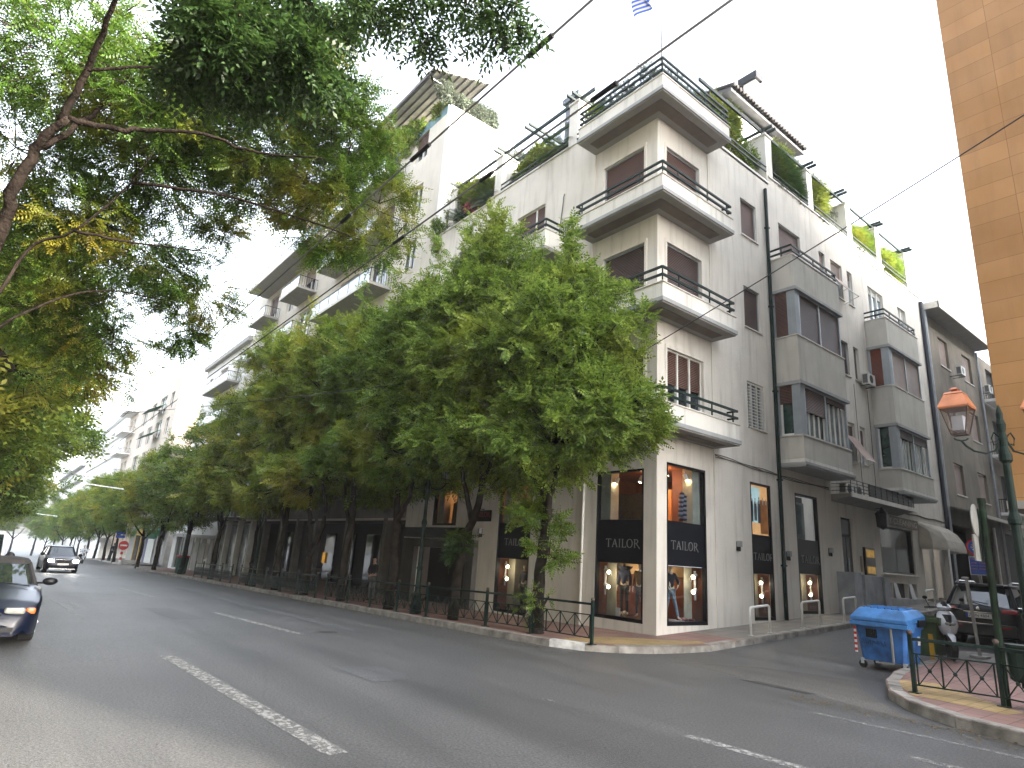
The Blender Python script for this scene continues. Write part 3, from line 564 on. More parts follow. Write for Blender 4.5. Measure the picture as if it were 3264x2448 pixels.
def shopwin(T, u0, u1, z0, z1, pa, pb, word_at=None, sgn=1, side='far', upper='room', d0=0, deep=1.1, corner=False):
    o = M(T).box(u0, u1, d0-.06, d0-.03, pa, pb).build('display_window', fascia, cb)
    f = M(T); e = .06
    for a, b, c, d in ((u0,u0+e,z0,z1),(u1-e,u1,z0,z1),(u0+e,u1-e,z1-e,z1),(u0+e,u1-e,z0,z0+e+.03)): f.box(a, b, d0-.12, d0-.005, c, d)
    f.build('frame', black, o)
    g = M(T); g.box(u0+e, u1-e, d0-.09, d0-.085, z0+.09, pa); g.build('glass', glass, o)
    if upper: g = M(T); g.box(u0+e, u1-e, d0-.09, d0-.085, pb, z1-e); g.build('glass', glass, o)
    # lower display box
    b = M(T); D = deep if not corner else .5
    if not corner: b.quad((u0,-D,z0),(u1,-D,z0),(u1,-D,pa),(u0,-D,pa), m=1); b.quad((u0,-.13,z0+.05),(u1,-.13,z0+.05),(u1,-D,z0+.05),(u0,-D,z0+.05), m=3); b.quad((u0,-.13,pa-.001),(u1,-.13,pa-.001),(u1,-D,pa-.001),(u0,-D,pa-.001), m=0)
    if not corner: b.quad((u0,-D+.01,pa-.28),(u1,-D+.01,pa-.28),(u1,-D+.01,pa),(u0,-D+.01,pa), m=0)
    if not corner: b.quad((u0,-.13,z0),(u0,-D,z0),(u0,-D,pa),(u0,-.13,pa), m=1); b.quad((u1,-.13,z0),(u1,-D,z0),(u1,-D,pa),(u1,-.13,pa), m=1)
    w = .36 if u1-u0 > 1.3 else .3
    b.box(u1-w, u1-.02, -D+.02, -D+.3 if False else -.5, z0+.05, pa-.01, 0)
    if upper == 'room':
        D2 = 3.0
        if not corner: b.quad((u0-.8,-D2,pb),(u1+.8,-D2,pb),(u1+.8,-D2,z1+.5),(u0-.8,-D2,z1+.5), m=2); b.quad((u0-.8,-.2,z1+.12),(u1+.8,-.2,z1+.12),(u1+.8,-D2,z1+.12),(u0-.8,-D2,z1+.12), m=2)
        if not corner: b.quad((u0-.8,-.2,pb),(u0-.8,-D2,pb),(u0-.8,-D2,z1+.3),(u0-.8,-.2,z1+.3), m=1); b.quad((u1+.8,-.2,pb),(u1+.8,-D2,pb),(u1+.8,-D2,z1+.3),(u1+.8,-.2,z1+.3), m=1); b.quad((u0-.8,-.2,pb-.02),(u1+.8,-.2,pb-.02),(u1+.8,-D2,pb-.02),(u0-.8,-D2,pb-.02), m=3)
        b.box(u1-w, u1-.0, -.5, -.18, pb, z1+.1, 0); corner or b.box(u0+.05, u0+.9, -D2+.3, -D2+.6, pb, pb+.75, 4)
        bl = M(T)
        for a, dd in ((.25,-.9),(.6,-1.3),(.4,-1.8),(.8,-2.2)): bl.cyl((u0+(u1-u0)*a,dd,z1+.09),(u0+(u1-u0)*a,dd,z1+.118), .06, n=10)
        bl.build('downlight', bulb2, o)
        if not corner: light(T((u0+u1)/2, -1.6, z1-.35), 9, (1,.5,.2), .15)
    if upper == 'plain': b.quad((u0,-.5,pb),(u1,-.5,pb),(u1,-.5,z1),(u0,-.5,z1), m=4); b.box(u0+(u1-u0)*.62, u1-.1, -.45, -.4, pb, z1-.2, 5)
    b.build('display_interior', [room_cream, room_brown, room_or, room_floor, dark_room, mat('pale_blind', (.2,.23,.22), .8)], o)
    # spotlights on a rail, lit
    s = M(T); uu = u1-.12
    s.box(uu+.0, uu+.04, -.34, -.30, pa-.85, pa-.1)
    for zz in (pa-.2, pa-.58): s.cyl((uu,-.30,zz),(uu-.17,-.24,zz-.06), .055, n=12); s.cyl((uu-.17,-.24,zz-.06),(uu-.178,-.237,zz-.063), .043, n=12, m=1)
    if upper == 'room':
        for a, q in ((.2,1),(.72,1)): us = u0+(u1-u0)*a; s.cyl((us,-.35,z1-.07),(us,-.35,z1-.16), .012); s.cyl((us,-.35,z1-.14),(us+.05*(1 if q else -1),-.3,z1-.31), .055, n=12); s.cyl((us+.05,-.3,z1-.31),(us+.052,-.298,z1-.317), .043, n=12, m=1)
    s.build('spotlight', [white_paint, bulb], o, smooth=False)
    light(T(uu-.3, -.22, pa-.3), .9, (1,.78,.5), .05)
    if word_at: serif_word(T, 'TAILOR', word_at[0], d0-.03, word_at[1], word_at[2], sgn, letter_m, o)
    return o
shopwin(FX, .41, 2.13, .35, 4.4, 1.79, 2.9, (.62,2.2,.205), 1, corner=True)
ci = M(); A = -2.12; B = 2.17
for z0_, z1_, A, B, w_, cl in ((.38,1.78,-2.12,2.17,1,0),(2.89,4.5,-4.2,4.2,1,2)):
    ci.quad((-.12,B,z0_),(A,B,z0_),(A,B,z1_),(-.12,B,z1_), m=w_); ci.quad((A,.12,z0_),(A,B,z0_),(A,B,z1_),(A,.12,z1_), m=w_); ci.quad((-.1,.1,z0_),(A,.1,z0_),(A,B,z0_),(-.1,B,z0_), m=3); ci.quad((-.1,.1,z1_),(A,.1,z1_),(A,B,z1_),(-.1,B,z1_), m=cl); ci.box(-.4, -.03, .03, .4, z0_, z1_, 5)
ci.box(-2.1, -1.85, .7, 2.1, 1.5, 1.77, 0); ci.box(-2.0, -.6, 2.0, 2.15, 1.5, 1.77, 0); ci.box(-4.1, -1.5, 2.4, 2.6, 2.9, 3.9, 4); ci.box(-1.45, -1.28, 2.3, 2.6, 2.9, 3.95, 6); ci.box(-1.25, -.3, 2.3, 2.6, 2.9, 4.5, 1)
ci.build('display_interior', [room_cream, room_brown, room_or, room_floor, dark_room, stucco, mat('lit_orange_post', (.6,.25,.07), .6)], bpy.data.objects['display_window'])
light((-1.6,1.5,4.1), 8, (1,.55,.28), .15); light((-1.4,1.6,1.5), 2.5, (1,.5,.2), .1)
shopwin(FX, 4.34, 5.5, .45, 4.38, 1.74, 2.85, (4.46,2.13,.19), 1, upper=None, d0=.03)
shopwin(FX, 6.99, 8.5, .63, 4.35, 1.83, 2.9, (7.25,2.18,.21), 1, upper='plain', d0=.03)
shopwin(FY, .42, 2.08, .35, 4.2, 1.77, 2.88, (1.72,2.17,.205), -1, corner=True)
shopwin(FY, 4.82, 6.46, .06, 4.3, 1.69, 2.8, (6.1,2.1,.2), -1, d0=.03)
w = M(FY).box(8.97, 10.62, -.13, -.125, 2.7, 4.12).build('display_window', glass, cb); f = M(FY)
for a, b, c, d in ((8.97,9.05,2.7,4.12),(10.54,10.62,2.7,4.12),(9.05,10.54,4.04,4.12),(9.05,10.54,2.7,2.78)): f.box(a, b, -.15, .0, c, d)
f.build('frame', black, w); i = M(FY); i.quad((8.2,-2.5,2.6),(11.3,-2.5,2.6),(11.3,-2.5,4.6),(8.2,-2.5,4.6), m=2); i.quad((8.2,-.2,4.5),(11.3,-.2,4.5),(11.3,-2.5,4.5),(8.2,-2.5,4.5), m=2); i.quad((8.2,-.2,2.6),(11.3,-.2,2.6),(11.3,-2.5,2.6),(8.2,-2.5,2.6), m=1); i.quad((8.2,-.2,2.6),(8.2,-2.5,2.6),(8.2,-2.5,4.5),(8.2,-.2,4.5), m=1); i.quad((11.3,-.2,2.6),(11.3,-2.5,2.6),(11.3,-2.5,4.5),(11.3,-.2,4.5), m=0); i.box(10.2, 10.6, -.5, -.2, 2.7, 4.3, 0)
i.build('display_interior', [room_cream, room_brown, room_or], w); light(FY(9.8,-1.3,3.9), 10, (1,.45,.15), .15)
# poster behind the narrow window
po = M(FX); po.box(4.40, 5.44, -.07, -.06, 2.85, 4.32, 0); po.box(4.44, 5.0, -.06, -.055, 3.2, 4.26, 1); po.box(5.0, 5.42, -.06, -.054, 2.9, 3.9, 2)
blob = [(4.52,3.22,.17,.75,3),(4.74,3.26,.15,.62,4),(4.95,3.2,.17,.72,4),(5.16,3.12,.13,.8,5),(5.34,3.25,.10,.65,5)]
for u, z, w_, h_, mi in blob:
    prof = [(-.9,0),(-1,.3),(-1.05,.65),(-.8,.85),(-.3,.95),(-.25,1.08),(.25,1.08),(.3,.95),(.8,.85),(1.05,.65),(1,.3),(.9,0)]
    po.add([(u+a*w_*.55, -.050-.001*mi, z+b*h_) for a, b in prof], [tuple(range(12))], mi); po.add([(u-.03,-.049,z+h_*.8),(u+.03,-.049,z+h_*.8),(u+.02,-.049,z+h_*1.0),(u-.02,-.049,z+h_*1.0)], [(0,1,2,3)], 6)
po.build('poster', [mat('poster_peach', (.62,.36,.16), .5, emit=(.62,.36,.16,.08)), mat('poster_pale_blue', (.35,.52,.55), .5, emit=(.35,.52,.55,.08)), mat('poster_orange', (.6,.25,.08), .5), mat('poster_black', (.02,.02,.03), .5), mat('poster_grey', (.13,.13,.14), .5), mat('poster_taupe', (.2,.15,.12), .5), mat('poster_white', (.7,.7,.68), .5)], bpy.data.objects['display_window.001'])  # peach and pale blue print given a faint glow of its own
# blade sign on the avenue side
t = thing('hanging_sign', 'small dark hanging sign with red tailor lettering beside the narrow shop window', 'sign', (-7.2,-.05,2.8)); M(FY).box(6.75, 7.78, .12, .17, 2.83, 3.2).build('sign_board', black, t); M(FY).bar((7.3,.03,3.24),(7.3,.2,3.24), .03, .03).build('bracket', black, t)
serif_word(FY, 'TAILOR', 7.66, .17, 2.98, .16, -1, letter_red, t)
# wall lamps
wl = mat('lamp_grey', (.35,.36,.37), .4, .4)
def wall_lamp(T, u, z, d0=.03):
    m = M(T); m.box(u-.04, u+.04, d0, d0+.03, z-.13, z+.13, 0); m.box(u-.055, u+.055, d0+.03, d0+.14, z-.02, z+.14, 1); m.cyl((u, d0+.08, z-.14),(u,d0+.08,z-.02), .035, n=10); m.build('wall_lamp', [black, wl], cb, bevel=.004)
for u, z in ((3.55,2.45),(6.3,2.33),(9.1,2.6)): wall_lamp(FX, u, z)
for u, z in ((4.2,2.5),(7.35,2.45)): wall_lamp(FY, u, z)
# entrance door, menu case, planter walls, steps
gr = mat('grey_marble', (.30, .32, .34), .35, var=.15, vs=2.5)
d = M(FX).box(10.15, 11.15, -.14, -.10, 1.0, 3.88).build('door', black, cb); q = M(FX); q.box(10.2, 10.62, -.10, -.07, 1.1, 3.2, 1); q.box(10.68, 11.1, -.10, -.07, 1.1, 3.2, 1); q.box(10.2, 11.1, -.10, -.07, 3.3, 3.8, 1); q.build('door_glass', [black, glass_dk], d); M(FX).cyl((10.74,-.04,1.6),(10.74,-.04,2.5), .016).build('handle', alu, d)
mc = M(FX).box(11.72, 12.55, .03, .12, 1.95, 2.93).build('menu_case', mat('dark_bronze', (.03,.022,.015), .4, .5), cb, bevel=.01)
M(FX).box(11.8, 12.47, .12, .125, 2.58, 2.85).build('lit_panel', brass := mat('lit_brass', (.45,.28,.06), .5, emit=(.8,.45,.08,.03), var=.3, vs=6), mc); M(FX).box(11.8, 12.47, .12, .125, 2.02, 2.26).build('lit_panel', brass, mc); M(FX).box(11.45, 11.58, .03, .05, 2.05, 2.6).build('name_plate', mat('old_brass', (.3,.22,.09), .4, .6), cb)
M(FX).box(9.55, 10.1, .03, .6, .5, 2.0).build('marble_cladding', gr, cb, bevel=.006); pw = M(FX); pw.box(11.25, 12.7, .03, .22, .6, 1.95, 0); pw.box(12.7, 13.2, .03, .3, .7, 1.92); pw.build('marble_cladding', gr, cb, bevel=.006)
st = M(FX); st.box(9.75, 11.25, .03, .65, .45, .92); st.box(9.75, 11.25, .65, .95, .4, .78); st.build('door_steps', marble, cb, bevel=.01)
# dry cleaning shop
w = M(FX).box(13.35, 16.6, -.12, -.10, 2.1, 3.87).build('display_window', glass_dk, cb); f = M(FX)
for a, b, c, e in ((13.35,13.43,2.1,3.87),(16.52,16.6,2.1,3.87),(13.43,16.52,3.8,3.87),(13.43,16.52,2.1,2.17)): f.box(a, b, -.1, -.03, c, e)
f.build('frame', black, w); sill(FX, 13.3, 16.65, 2.08, w, .03, pr=.12)
b = M(FX); 
for a, c in ((14.1,14.5),(15.6,16.0)): b.add([(a,.03,1.2),(c,.03,1.2),(c-.06,.03,1.75),(a+.06,.03,1.75),(a-.05,.16,1.1),(c+.05,.16,1.1),(c-.06,.05,1.75),(a+.06,.05,1.75)], [(4,5,6,7),(0,4,7,3),(1,5,6,2)])
b.box(13.2, 16.8, .03, .2, .85, 1.19); b.build('basement_pier', gr, cb)
for a, c in ((13.3,14.1),(14.5,15.6),(16.0,16.5)): M(FX).box(a, c, -.15, -.12, 1.2, 1.75).build('basement_window', glass_dk, cb)
d = M(FX).box(17.5, 20.0, -1.2, -1.15, 1.0, 3.4).build('shop_entrance', dark_room, cb); q = M(FX)
for u in (17.5, 18.75, 19.9): q.box(u, u+.09, -.12, -.0, 1.1, 3.4)
q.build('frame', white_paint, d)
sg = M(FX).box(13.25, 17.05, .03, .12, 3.93, 4.3).build('shop_sign', mat('sign_concrete', (.22,.19,.165), .8, var=.2, vs=6), cb)
def text(T, txt, u0, d, z0, h, mt, par, width=None, nm='lettering', ext=.008, sgn=1):
    c = bpy.data.curves.new('t', 'FONT'); c.body = txt; c.size = 1; c.extrude = 0; c.resolution_u = 3
    o = bpy.data.objects.new('t', c); COL.objects.link(o); dg = bpy.context.evaluated_depsgraph_get(); me = bpy.data.meshes.new_from_object(o.evaluated_get(dg)); bpy.data.objects.remove(o); bpy.data.curves.remove(c)
    V = np.array([v.co[:] for v in me.vertices]); xs = V[:,0].max()-V[:,0].min(); hs_ = V[:,1].max()-V[:,1].min(); V[:,0] -= V[:,0].min(); V[:,1] -= V[:,1].min(); k = h/hs_; kx = (width/xs) if width else k
    m = M(T); m.add([(u0+sgn*float(p[0])*kx, d, z0+float(p[1])*k) for p in V], [tuple(p.vertices) for p in me.polygons]); bpy.data.meshes.remove(me)
    return m.build(nm, mt, par)
text(FX, 'DRY CLEANING', 13.45, .125, 4.0, .22, mat('weathered_letters', (.62,.57,.48), .6), sg, width=3.45)
cv = M(FX); cv.box(9.55, 15.2, .03, .72, 4.5, 4.6); cv.box(9.5, 15.25, .72, .76, 4.48, 4.63, 1); cv.add([(9.55,.03,4.35),(15.2,.03,4.35),(15.2,.6,4.5),(9.55,.6,4.5),(9.55,.03,4.5),(15.2,.03,4.5)], [(0,1,2,3),(0,3,4),(1,5,2)]); cv.build('entrance_canopy', [soffit_grey, marble], cb)
r = M(FX)
for z in (4.72, 4.84, 4.96, 5.08): r.bar((9.6,.7,z),(15.1,.7,z), .02, .02); r.bar((9.6,.04,z),(9.6,.7,z), .02, .02)
for k in range(12): r.bar((9.6+.5*k,.7,4.6),(9.6+.5*k,.7,5.1), .02, .02)
r.quad((11.0,.69,4.62),(15.0,.69,4.62),(15.0,.69,5.08),(11.0,.69,5.08)); r.build('canopy_railing', black, cb)
lt = thing('wall_lantern', 'dark hexagonal iron lantern hanging beside the dry cleaning sign', 'lantern', (.45,12.7,3.6)); l = M(); l.lathe((.42,12.7,3.62), [(.02,0),(.12,.06),(.2,.1),(.22,.55),(.24,.58),(.1,.72),(.03,.82)], 6); l.build('lantern_body', black, lt); M().bar((.03,12.7,4.4),(.42,12.7,4.4), .03, .03).build('bracket', black, lt)
# domed shop awning
aw = thing('domed_awning', 'domed off-white canvas awning with scalloped edge over the dry cleaning entrance', 'awning', (.05,19.2,3.3)); m = M(FX); n = 10; prof = [(.03,4.3),(.35,4.2),(.65,3.95),(.85,3.6),(.92,3.3)]
us = [17.2, 17.5, 18.0, 20.3, 20.45]
grid = []
for j, (dd, z) in enumerate(prof):
    sh = j/4; grid.append([(17.0+(.0), .03, z) if False else None]); row = []
    for k, (uu, fd) in enumerate([(17.1,.05),(17.3,.55),(17.8,1),(18.9,1.0),(20.0,1),(20.35,.55),(20.45,.05)]):
        row.append((uu + (18.8-uu)*(1-sh)*.16, .03+(dd-.03)*fd, z))
    grid[-1] = row
for j in range(4):
    for k in range(6): m.quad(grid[j][k], grid[j][k+1], grid[j+1][k+1], grid[j+1][k])
for k in range(6):
    a, b = grid[4][k], grid[4][k+1]; q = 6
    for s in range(q):
        p0 = [a[i]+(b[i]-a[i])*s/q for i in range(3)]; p1 = [a[i]+(b[i]-a[i])*(s+1)/q for i in range(3)]; pm = [(p0[i]+p1[i])/2 for i in range(3)]
        m.add([p0, p1, (p1[0],p1[1],p1[2]-.09), (pm[0],pm[1],pm[2]-.15), (p0[0],p0[1],p0[2]-.09)], [(0,1,2,3,4)])
canv = mat('offwhite_canvas', (.42, .39, .33), .85, var=.08, stain=.2); m.build('canvas', canv, aw); M(FX).cyl((17.8,.9,1.15),(17.8,.9,3.25), .035).build('support_pole', white_paint, aw)
M(FX).box(19.9, 20.45, .031, .05, 3.75, 4.1).build('vent_grille', soffit_grey, cb)
# avenue side: dark band and stone surround
M(FY).box(7.9, 12.45, .03, .16, 2.25, 2.62).build('fascia_band', black, cb)
ston = tilemat('stone_cladding', (.10,.095,.085), (.05,.047,.044), .28, grout=.4, rough=.85)
q = M(FY); q.box(7.48, 7.95, .03, .22, -.3, 1.9); q.box(11.4, 12.3, .03, .22, -.4, 1.9); q.box(7.48, 12.3, .03, .22, 1.9, 2.2); q.build('stone_surround', ston, cb)
q = M(FY); q.quad((7.95,-.5,-.3),(11.4,-.5,-.3),(11.4,-.5,1.95),(7.95,-.5,1.95)); q.build('shop_entrance', dark_room, cb)
# ---------------------------------------------------------------- foliage
rng = np.random.default_rng(11)
def unit(v): return v/np.maximum(1e-9, np.linalg.norm(v, axis=-1, keepdims=True))
def compound(pairs=5, L=.26, ll=.06, lw=.028, droop=.05):
    """template: a pinnate leaf, leaflets as folded rhombi. x along the rachis, y to the side, z up"""
    V = []
    for i in range(pairs):
        x = L*(i+.6)/(pairs+.3); s = 1-.45*abs(i/(pairs-1)-.45) if pairs > 1 else 1
        for sg in (-1, 1):
            a = math.radians(62); dx, dy = math.cos(a), sg*math.sin(a); b = np.array([x, 0, -droop*(x/L)**2]); d = np.array([dx, dy, -.28])*ll*s; w = np.array([-dy, dx, 0])*lw*.5*s
            V += [b, b+d*.5+w+[0,0,.006], b+d, b+d*.5-w+[0,0,.006]]
    b = np.array([L*.97, 0, -droop]); V += [b, b+[ll*.5,lw*.5,0], b+[ll,0,-.01], b+[ll*.5,-lw*.5,0]]
    return np.array(V, dtype=float)
def simple_leaf(L=.12, w=.05): return np.array([[0,0,0],[L*.5,w*.5,.01],[L,0,-.02],[L*.5,-w*.5,.01]], float)
def quadmesh(name, V, m):
    n = len(V)//4; me = bpy.data.meshes.new(name); me.vertices.add(len(V)); me.vertices.foreach_set('co', V.astype(np.float32).ravel())
    me.loops.add(n*4); me.loops.foreach_set('vertex_index', np.arange(n*4, dtype=np.int32)); me.polygons.add(n)
    me.polygons.foreach_set('loop_start', np.arange(0, n*4, 4, dtype=np.int32)); me.polygons.foreach_set('loop_total', np.full(n, 4, dtype=np.int32))
    me.materials.append(m); me.update(calc_edges=True); me.validate()
    return me
def place(tmpl, P, D, sc, rollj=.5, rng=rng):
    """instances of tmpl at P, x axis along D, z roughly up"""
    D = unit(D); up = np.tile([0,0,1.], (len(P), 1)) + rng.normal(0, rollj, (len(P), 3)); Y = unit(np.cross(up, D)); Z = np.cross(D, Y)
    V = P[:,None,:] + sc[:,None,None]*(tmpl[None,:,0:1]*D[:,None,:] + tmpl[None,:,1:2]*Y[:,None,:] + tmpl[None,:,2:3]*Z[:,None,:])
    return V.reshape(-1, 3)
def twigmesh(A, B, r0, r1):
    n = len(A); D = unit(B-A); up = np.tile([.1,.2,1.], (n, 1)); X = unit(np.cross(D, up)); Y = np.cross(D, X); V = []
    for P, r in ((A, r0), (B, r1)):
        for k in range(3): t = 2*math.pi*k/3; V.append(P + r*(math.cos(t)*X + math.sin(t)*Y))
    V = np.stack(V, 1)                                   # n,6,3
    idx = [(0,1,4,3),(1,2,5,4),(2,0,3,5)]
    return V, idx
def crown(name, lobes, ntw, tmpl, m, par, per=7, tw=.9, up=.25, sc=(.8,1.2), clump=.48, rng=rng, limb_r=.05, shoots=0, local=False, inner=.45, barkm=None, flat=.0):
    """lobes: (cx,cy,cz,rx,ry,rz). leafy twigs in clumps set round each lobe; returns crown object and twig object"""
    L = np.array(lobes, float); vol = (L[:,3]*L[:,4]*L[:,5])**(2/3); pr = vol/vol.sum(); A = []; B = []; limbs = []
    for i, l in enumerate(L):
        n = max(4, int(ntw*pr[i])); k = max(3, int(n/22)); c = unit(rng.normal(0, 1, (k, 3)) + [0,0,up*.4]); rad = rng.uniform(inner+.2, 1.0, (k, 1))
        cc = c*rad; ii = rng.integers(0, k, n); e = cc[ii] + rng.normal(0, clump*.42, (n, 3)); e = np.where(np.linalg.norm(e, axis=1, keepdims=True) > 1.15, unit(e)*rng.uniform(.85, 1.15, (n,1)), e)
        ends = l[:3] + e*l[3:6]; base = l[:3] + (e*.62 + cc[ii]*.15)*l[3:6]*rng.uniform(.7, 1, (n, 1)); d = ends-base; ln = np.linalg.norm(d, axis=1, keepdims=True)
        d = unit(unit(d) + [0,0,up*.5]); tl = np.minimum(ln, tw)*rng.uniform(.6, 1.1, (n, 1)); A.append(ends-d*tl); B.append(ends)
        for q in cc: limbs.append((l[:3]+np.array([0,0,-.3*l[5]])*.6, l[:3]+q*l[3:6]*.85))
    A = np.concatenate(A); B = np.concatenate(B)
    if shoots:
        top = L[rng.integers(0, len(L), shoots)]; xy = rng.uniform(-.75, .75, (shoots, 2)); a = top[:,:3] + np.c_[xy*top[:,3:5], np.sqrt(np.maximum(.05, 1-(xy**2).sum(1)))*top[:,5]*.9]
        hgt = rng.uniform(.6, 1.5, shoots); segs = 5
        for s in range(segs): A = np.concatenate([A, a+np.c_[np.zeros((shoots,2)), hgt*s/segs]]); B = np.concatenate([B, a+np.c_[rng.normal(0,.03,(shoots,2)), hgt*(s+1)/segs]])
    n = len(A); T = np.repeat(np.arange(n), per); f = rng.uniform(.15, 1.05, len(T))[:,None]; P = A[T]+(B-A)[T]*f
    D = unit((B-A)[T])*.55 + rng.normal(0, .6, (len(T), 3)); D[:,2] = D[:,2]*(.6) - .12 + flat
    V = place(tmpl, P, D, rng.uniform(*sc, len(T)), rng=rng)
    o = bpy.data.objects.new('crown', quadmesh('crown', V, m)); COL.objects.link(o); attach(o, par, local)
    TV, idx = twigmesh(A, B, .009, .004); LA = np.array([q[0] for q in limbs]); LB = np.array([q[1] for q in limbs]); LV, _ = twigmesh(LA, LB, limb_r, limb_r*.35)
    AV = np.concatenate([TV, LV]); W = [] 
    Q = np.stack([AV[:, list(q)] for q in idx], 1).reshape(-1, 3)
    t = bpy.data.objects.new('branches', quadmesh('branches', Q, barkm or bark)); COL.objects.link(t); attach(t, par, local)
    return o, t
bark = mat('bark', (.05, .038, .03), .95, var=.3, vs=6, bump=1, bs=22, spec=.1)
bark2 = mat('dark_bark', (.034, .029, .024), .95, var=.3, vs=6, bump=1, bs=22, spec=.1)
def curve_pts(pts, n=6):
    P = [np.array(p, float) for p in pts]; P = [2*P[0]-P[1]] + P + [2*P[-1]-P[-2]]; out = []
    for i in range(1, len(P)-2):
        for k in range(n):
            t = k/n; out.append(.5*((2*P[i]) + (-P[i-1]+P[i+1])*t + (2*P[i-1]-5*P[i]+4*P[i+1]-P[i+2])*t*t + (-P[i-1]+3*P[i]-3*P[i+1]+P[i+2])*t**3))
    out.append(P[-2]); return out
def limbs(par, specs, local=False, m=None, nm='trunk'):
    q = M()
    for pts, r0, r1 in specs:
        C = curve_pts(pts, 5); rj = np.linspace(r0, r1, len(C)); C = [c+(np.random.normal(0, .3, 3)*min(.06, rj[i]) if 0 < i < len(C)-1 else 0) for i, c in enumerate(C)]; q.tube([tuple(c) for c in C], list(np.linspace(r0, r1, len(C))), 10)
    return q.build(nm, m or bark, par, smooth=True, local=local)
g_fresh = leafmat('leaf_fresh', [(.06,.125,.018),(.12,.21,.03),(.18,.28,.045),(.27,.36,.065)], (.30,.29,.03), .4, .4, .5)
g_mid = leafmat('leaf_mid', [(.06,.125,.016),(.115,.20,.028),(.18,.27,.045)], (.30,.28,.03), .6, .38, .5)
g_yel = leafmat('leaf_yellowing', [(.08,.14,.016),(.145,.215,.026),(.22,.29,.04)], (.45,.36,.04), .8, .4, .45)
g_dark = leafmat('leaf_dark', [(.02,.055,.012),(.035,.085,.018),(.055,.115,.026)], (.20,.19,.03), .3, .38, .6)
g_shadow = leafmat('leaf_silhouette', [(.012,.03,.008),(.022,.052,.011),(.035,.075,.016)], None, 0, .35)  # last greens darkened to read as leaf silhouettes against the sky
g_olive = leafmat('leaf_olive', [(.10,.13,.09),(.14,.17,.12),(.18,.20,.15)], None, 0, .3)
g_lime = leafmat('leaf_lime', [(.08,.13,.018),(.13,.18,.03),(.19,.23,.045)], (.28,.25,.05), .5, .4, 1.5)
g_palm = leafmat('leaf_palm', [(.012,.035,.01),(.03,.065,.015),(.05,.09,.02)], None, 0, .2)
T5 = compound(5, .30, .10, .052); T4 = compound(4, .34, .135, .066); T3 = compound(3, .46, .20, .10); T6 = compound(6, .24, .052, .024)
TB = compound(4, .24, .085, .04)
# ------------------------------------------------ kerb trees in front of the buildings
KG = 'street trees along the kerb'
def street_tree(x, y, label, specs, lobes, ntw, tmpl, m, per=7, shoots=0, extra=None, **kw):
    t = thing('street_tree', label, 'tree', (x, y, pz(x, y)), group=KG); limbs(t, specs, m=bark2); crown('c', lobes, ntw, tmpl, m, t, per=per, shoots=shoots, barkm=bark2, **kw)
    return t
x, y = -1.05, -2.9; z = pz(x)
t1 = street_tree(x, y, 'bushy green tree nearest the corner with leafy shoots all down its trunk',
  [([(x,y,z-.1),(x+.03,y,z+.05)], .2, .15), ([(x,y,z),(x-.02,y+.03,1.4),(x+.1,y,2.4),(x+.02,y,3.3),(x-.3,y,5),(x-.6,y,7)], .15, .05), ([(x+.1,y,2.3),(x+.4,y-.1,3.4),(x+1.4,y-.2,5.0),(x+2.3,y,5.7)], .09, .03), ([(x,y,3.2),(x-1.2,y-.3,4.6),(x-2.4,y-.2,6)], .08, .03), ([(x-.1,y,4),(x+.6,y+.4,6),(x+1,y,8)], .06, .02)],
  [(-1.3,-2.6,6.9,2.2,2.1,2.1),(.15,-2.6,6.3,1.35,1.5,1.3),(-3.0,-2.7,6.8,1.6,1.8,1.9),(.75,-2.8,4.9,1.25,1.4,1.1),(-.6,-2.8,4.7,1.7,1.9,1.25),(-2.6,-2.6,4.6,1.5,2.0,1.2),(-.4,-2.8,8.2,1.0,.9,1.0),(-2.3,-2.9,8.5,1.2,1,1.1)], 2900, T5, g_fresh, per=8, shoots=42, tw=.7)
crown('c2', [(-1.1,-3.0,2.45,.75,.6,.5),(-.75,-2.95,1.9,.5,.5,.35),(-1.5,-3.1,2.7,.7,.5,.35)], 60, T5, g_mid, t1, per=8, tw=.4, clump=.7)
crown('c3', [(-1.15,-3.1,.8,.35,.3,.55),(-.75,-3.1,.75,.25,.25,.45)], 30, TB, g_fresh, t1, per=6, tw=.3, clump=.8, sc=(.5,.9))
x, y = -4.3, -3.0; z = pz(x)
t2 = street_tree(x, y, 'leaning tree with double trunk behind the railing, second from the corner',
  [([(x,y,z-.1),(x+.05,y,z+1.2),(x+.35,y,2.2),(x+.8,y,3.2),(x+.7,y,4.5),(x+.2,y,6.5)], .15, .05), ([(x+.5,y,2.6),(x,y-.1,3.9),(x-.9,y,5.3)], .08, .03), ([(x+.8,y,3.3),(x+1.3,y,4.5),(x+1.6,y,6)], .06, .03)],
  [(-4.6,-2.8,7.6,1.9,2.0,2.1),(-3.7,-3.0,9.2,1.3,1.2,1.5),(-5.9,-3.0,9.0,1.4,1.3,1.8),(-4.3,-2.6,4.9,1.6,2.1,1.2),(-6.2,-2.6,5.2,1.5,2.0,1.6)], 2300, T5, g_fresh, per=8, shoots=36, tw=.7)
crown('c2', [(-4.1,-3.0,1.9,.6,.4,.5)], 26, T5, g_dark, t2, per=7, tw=.4, clump=.8)
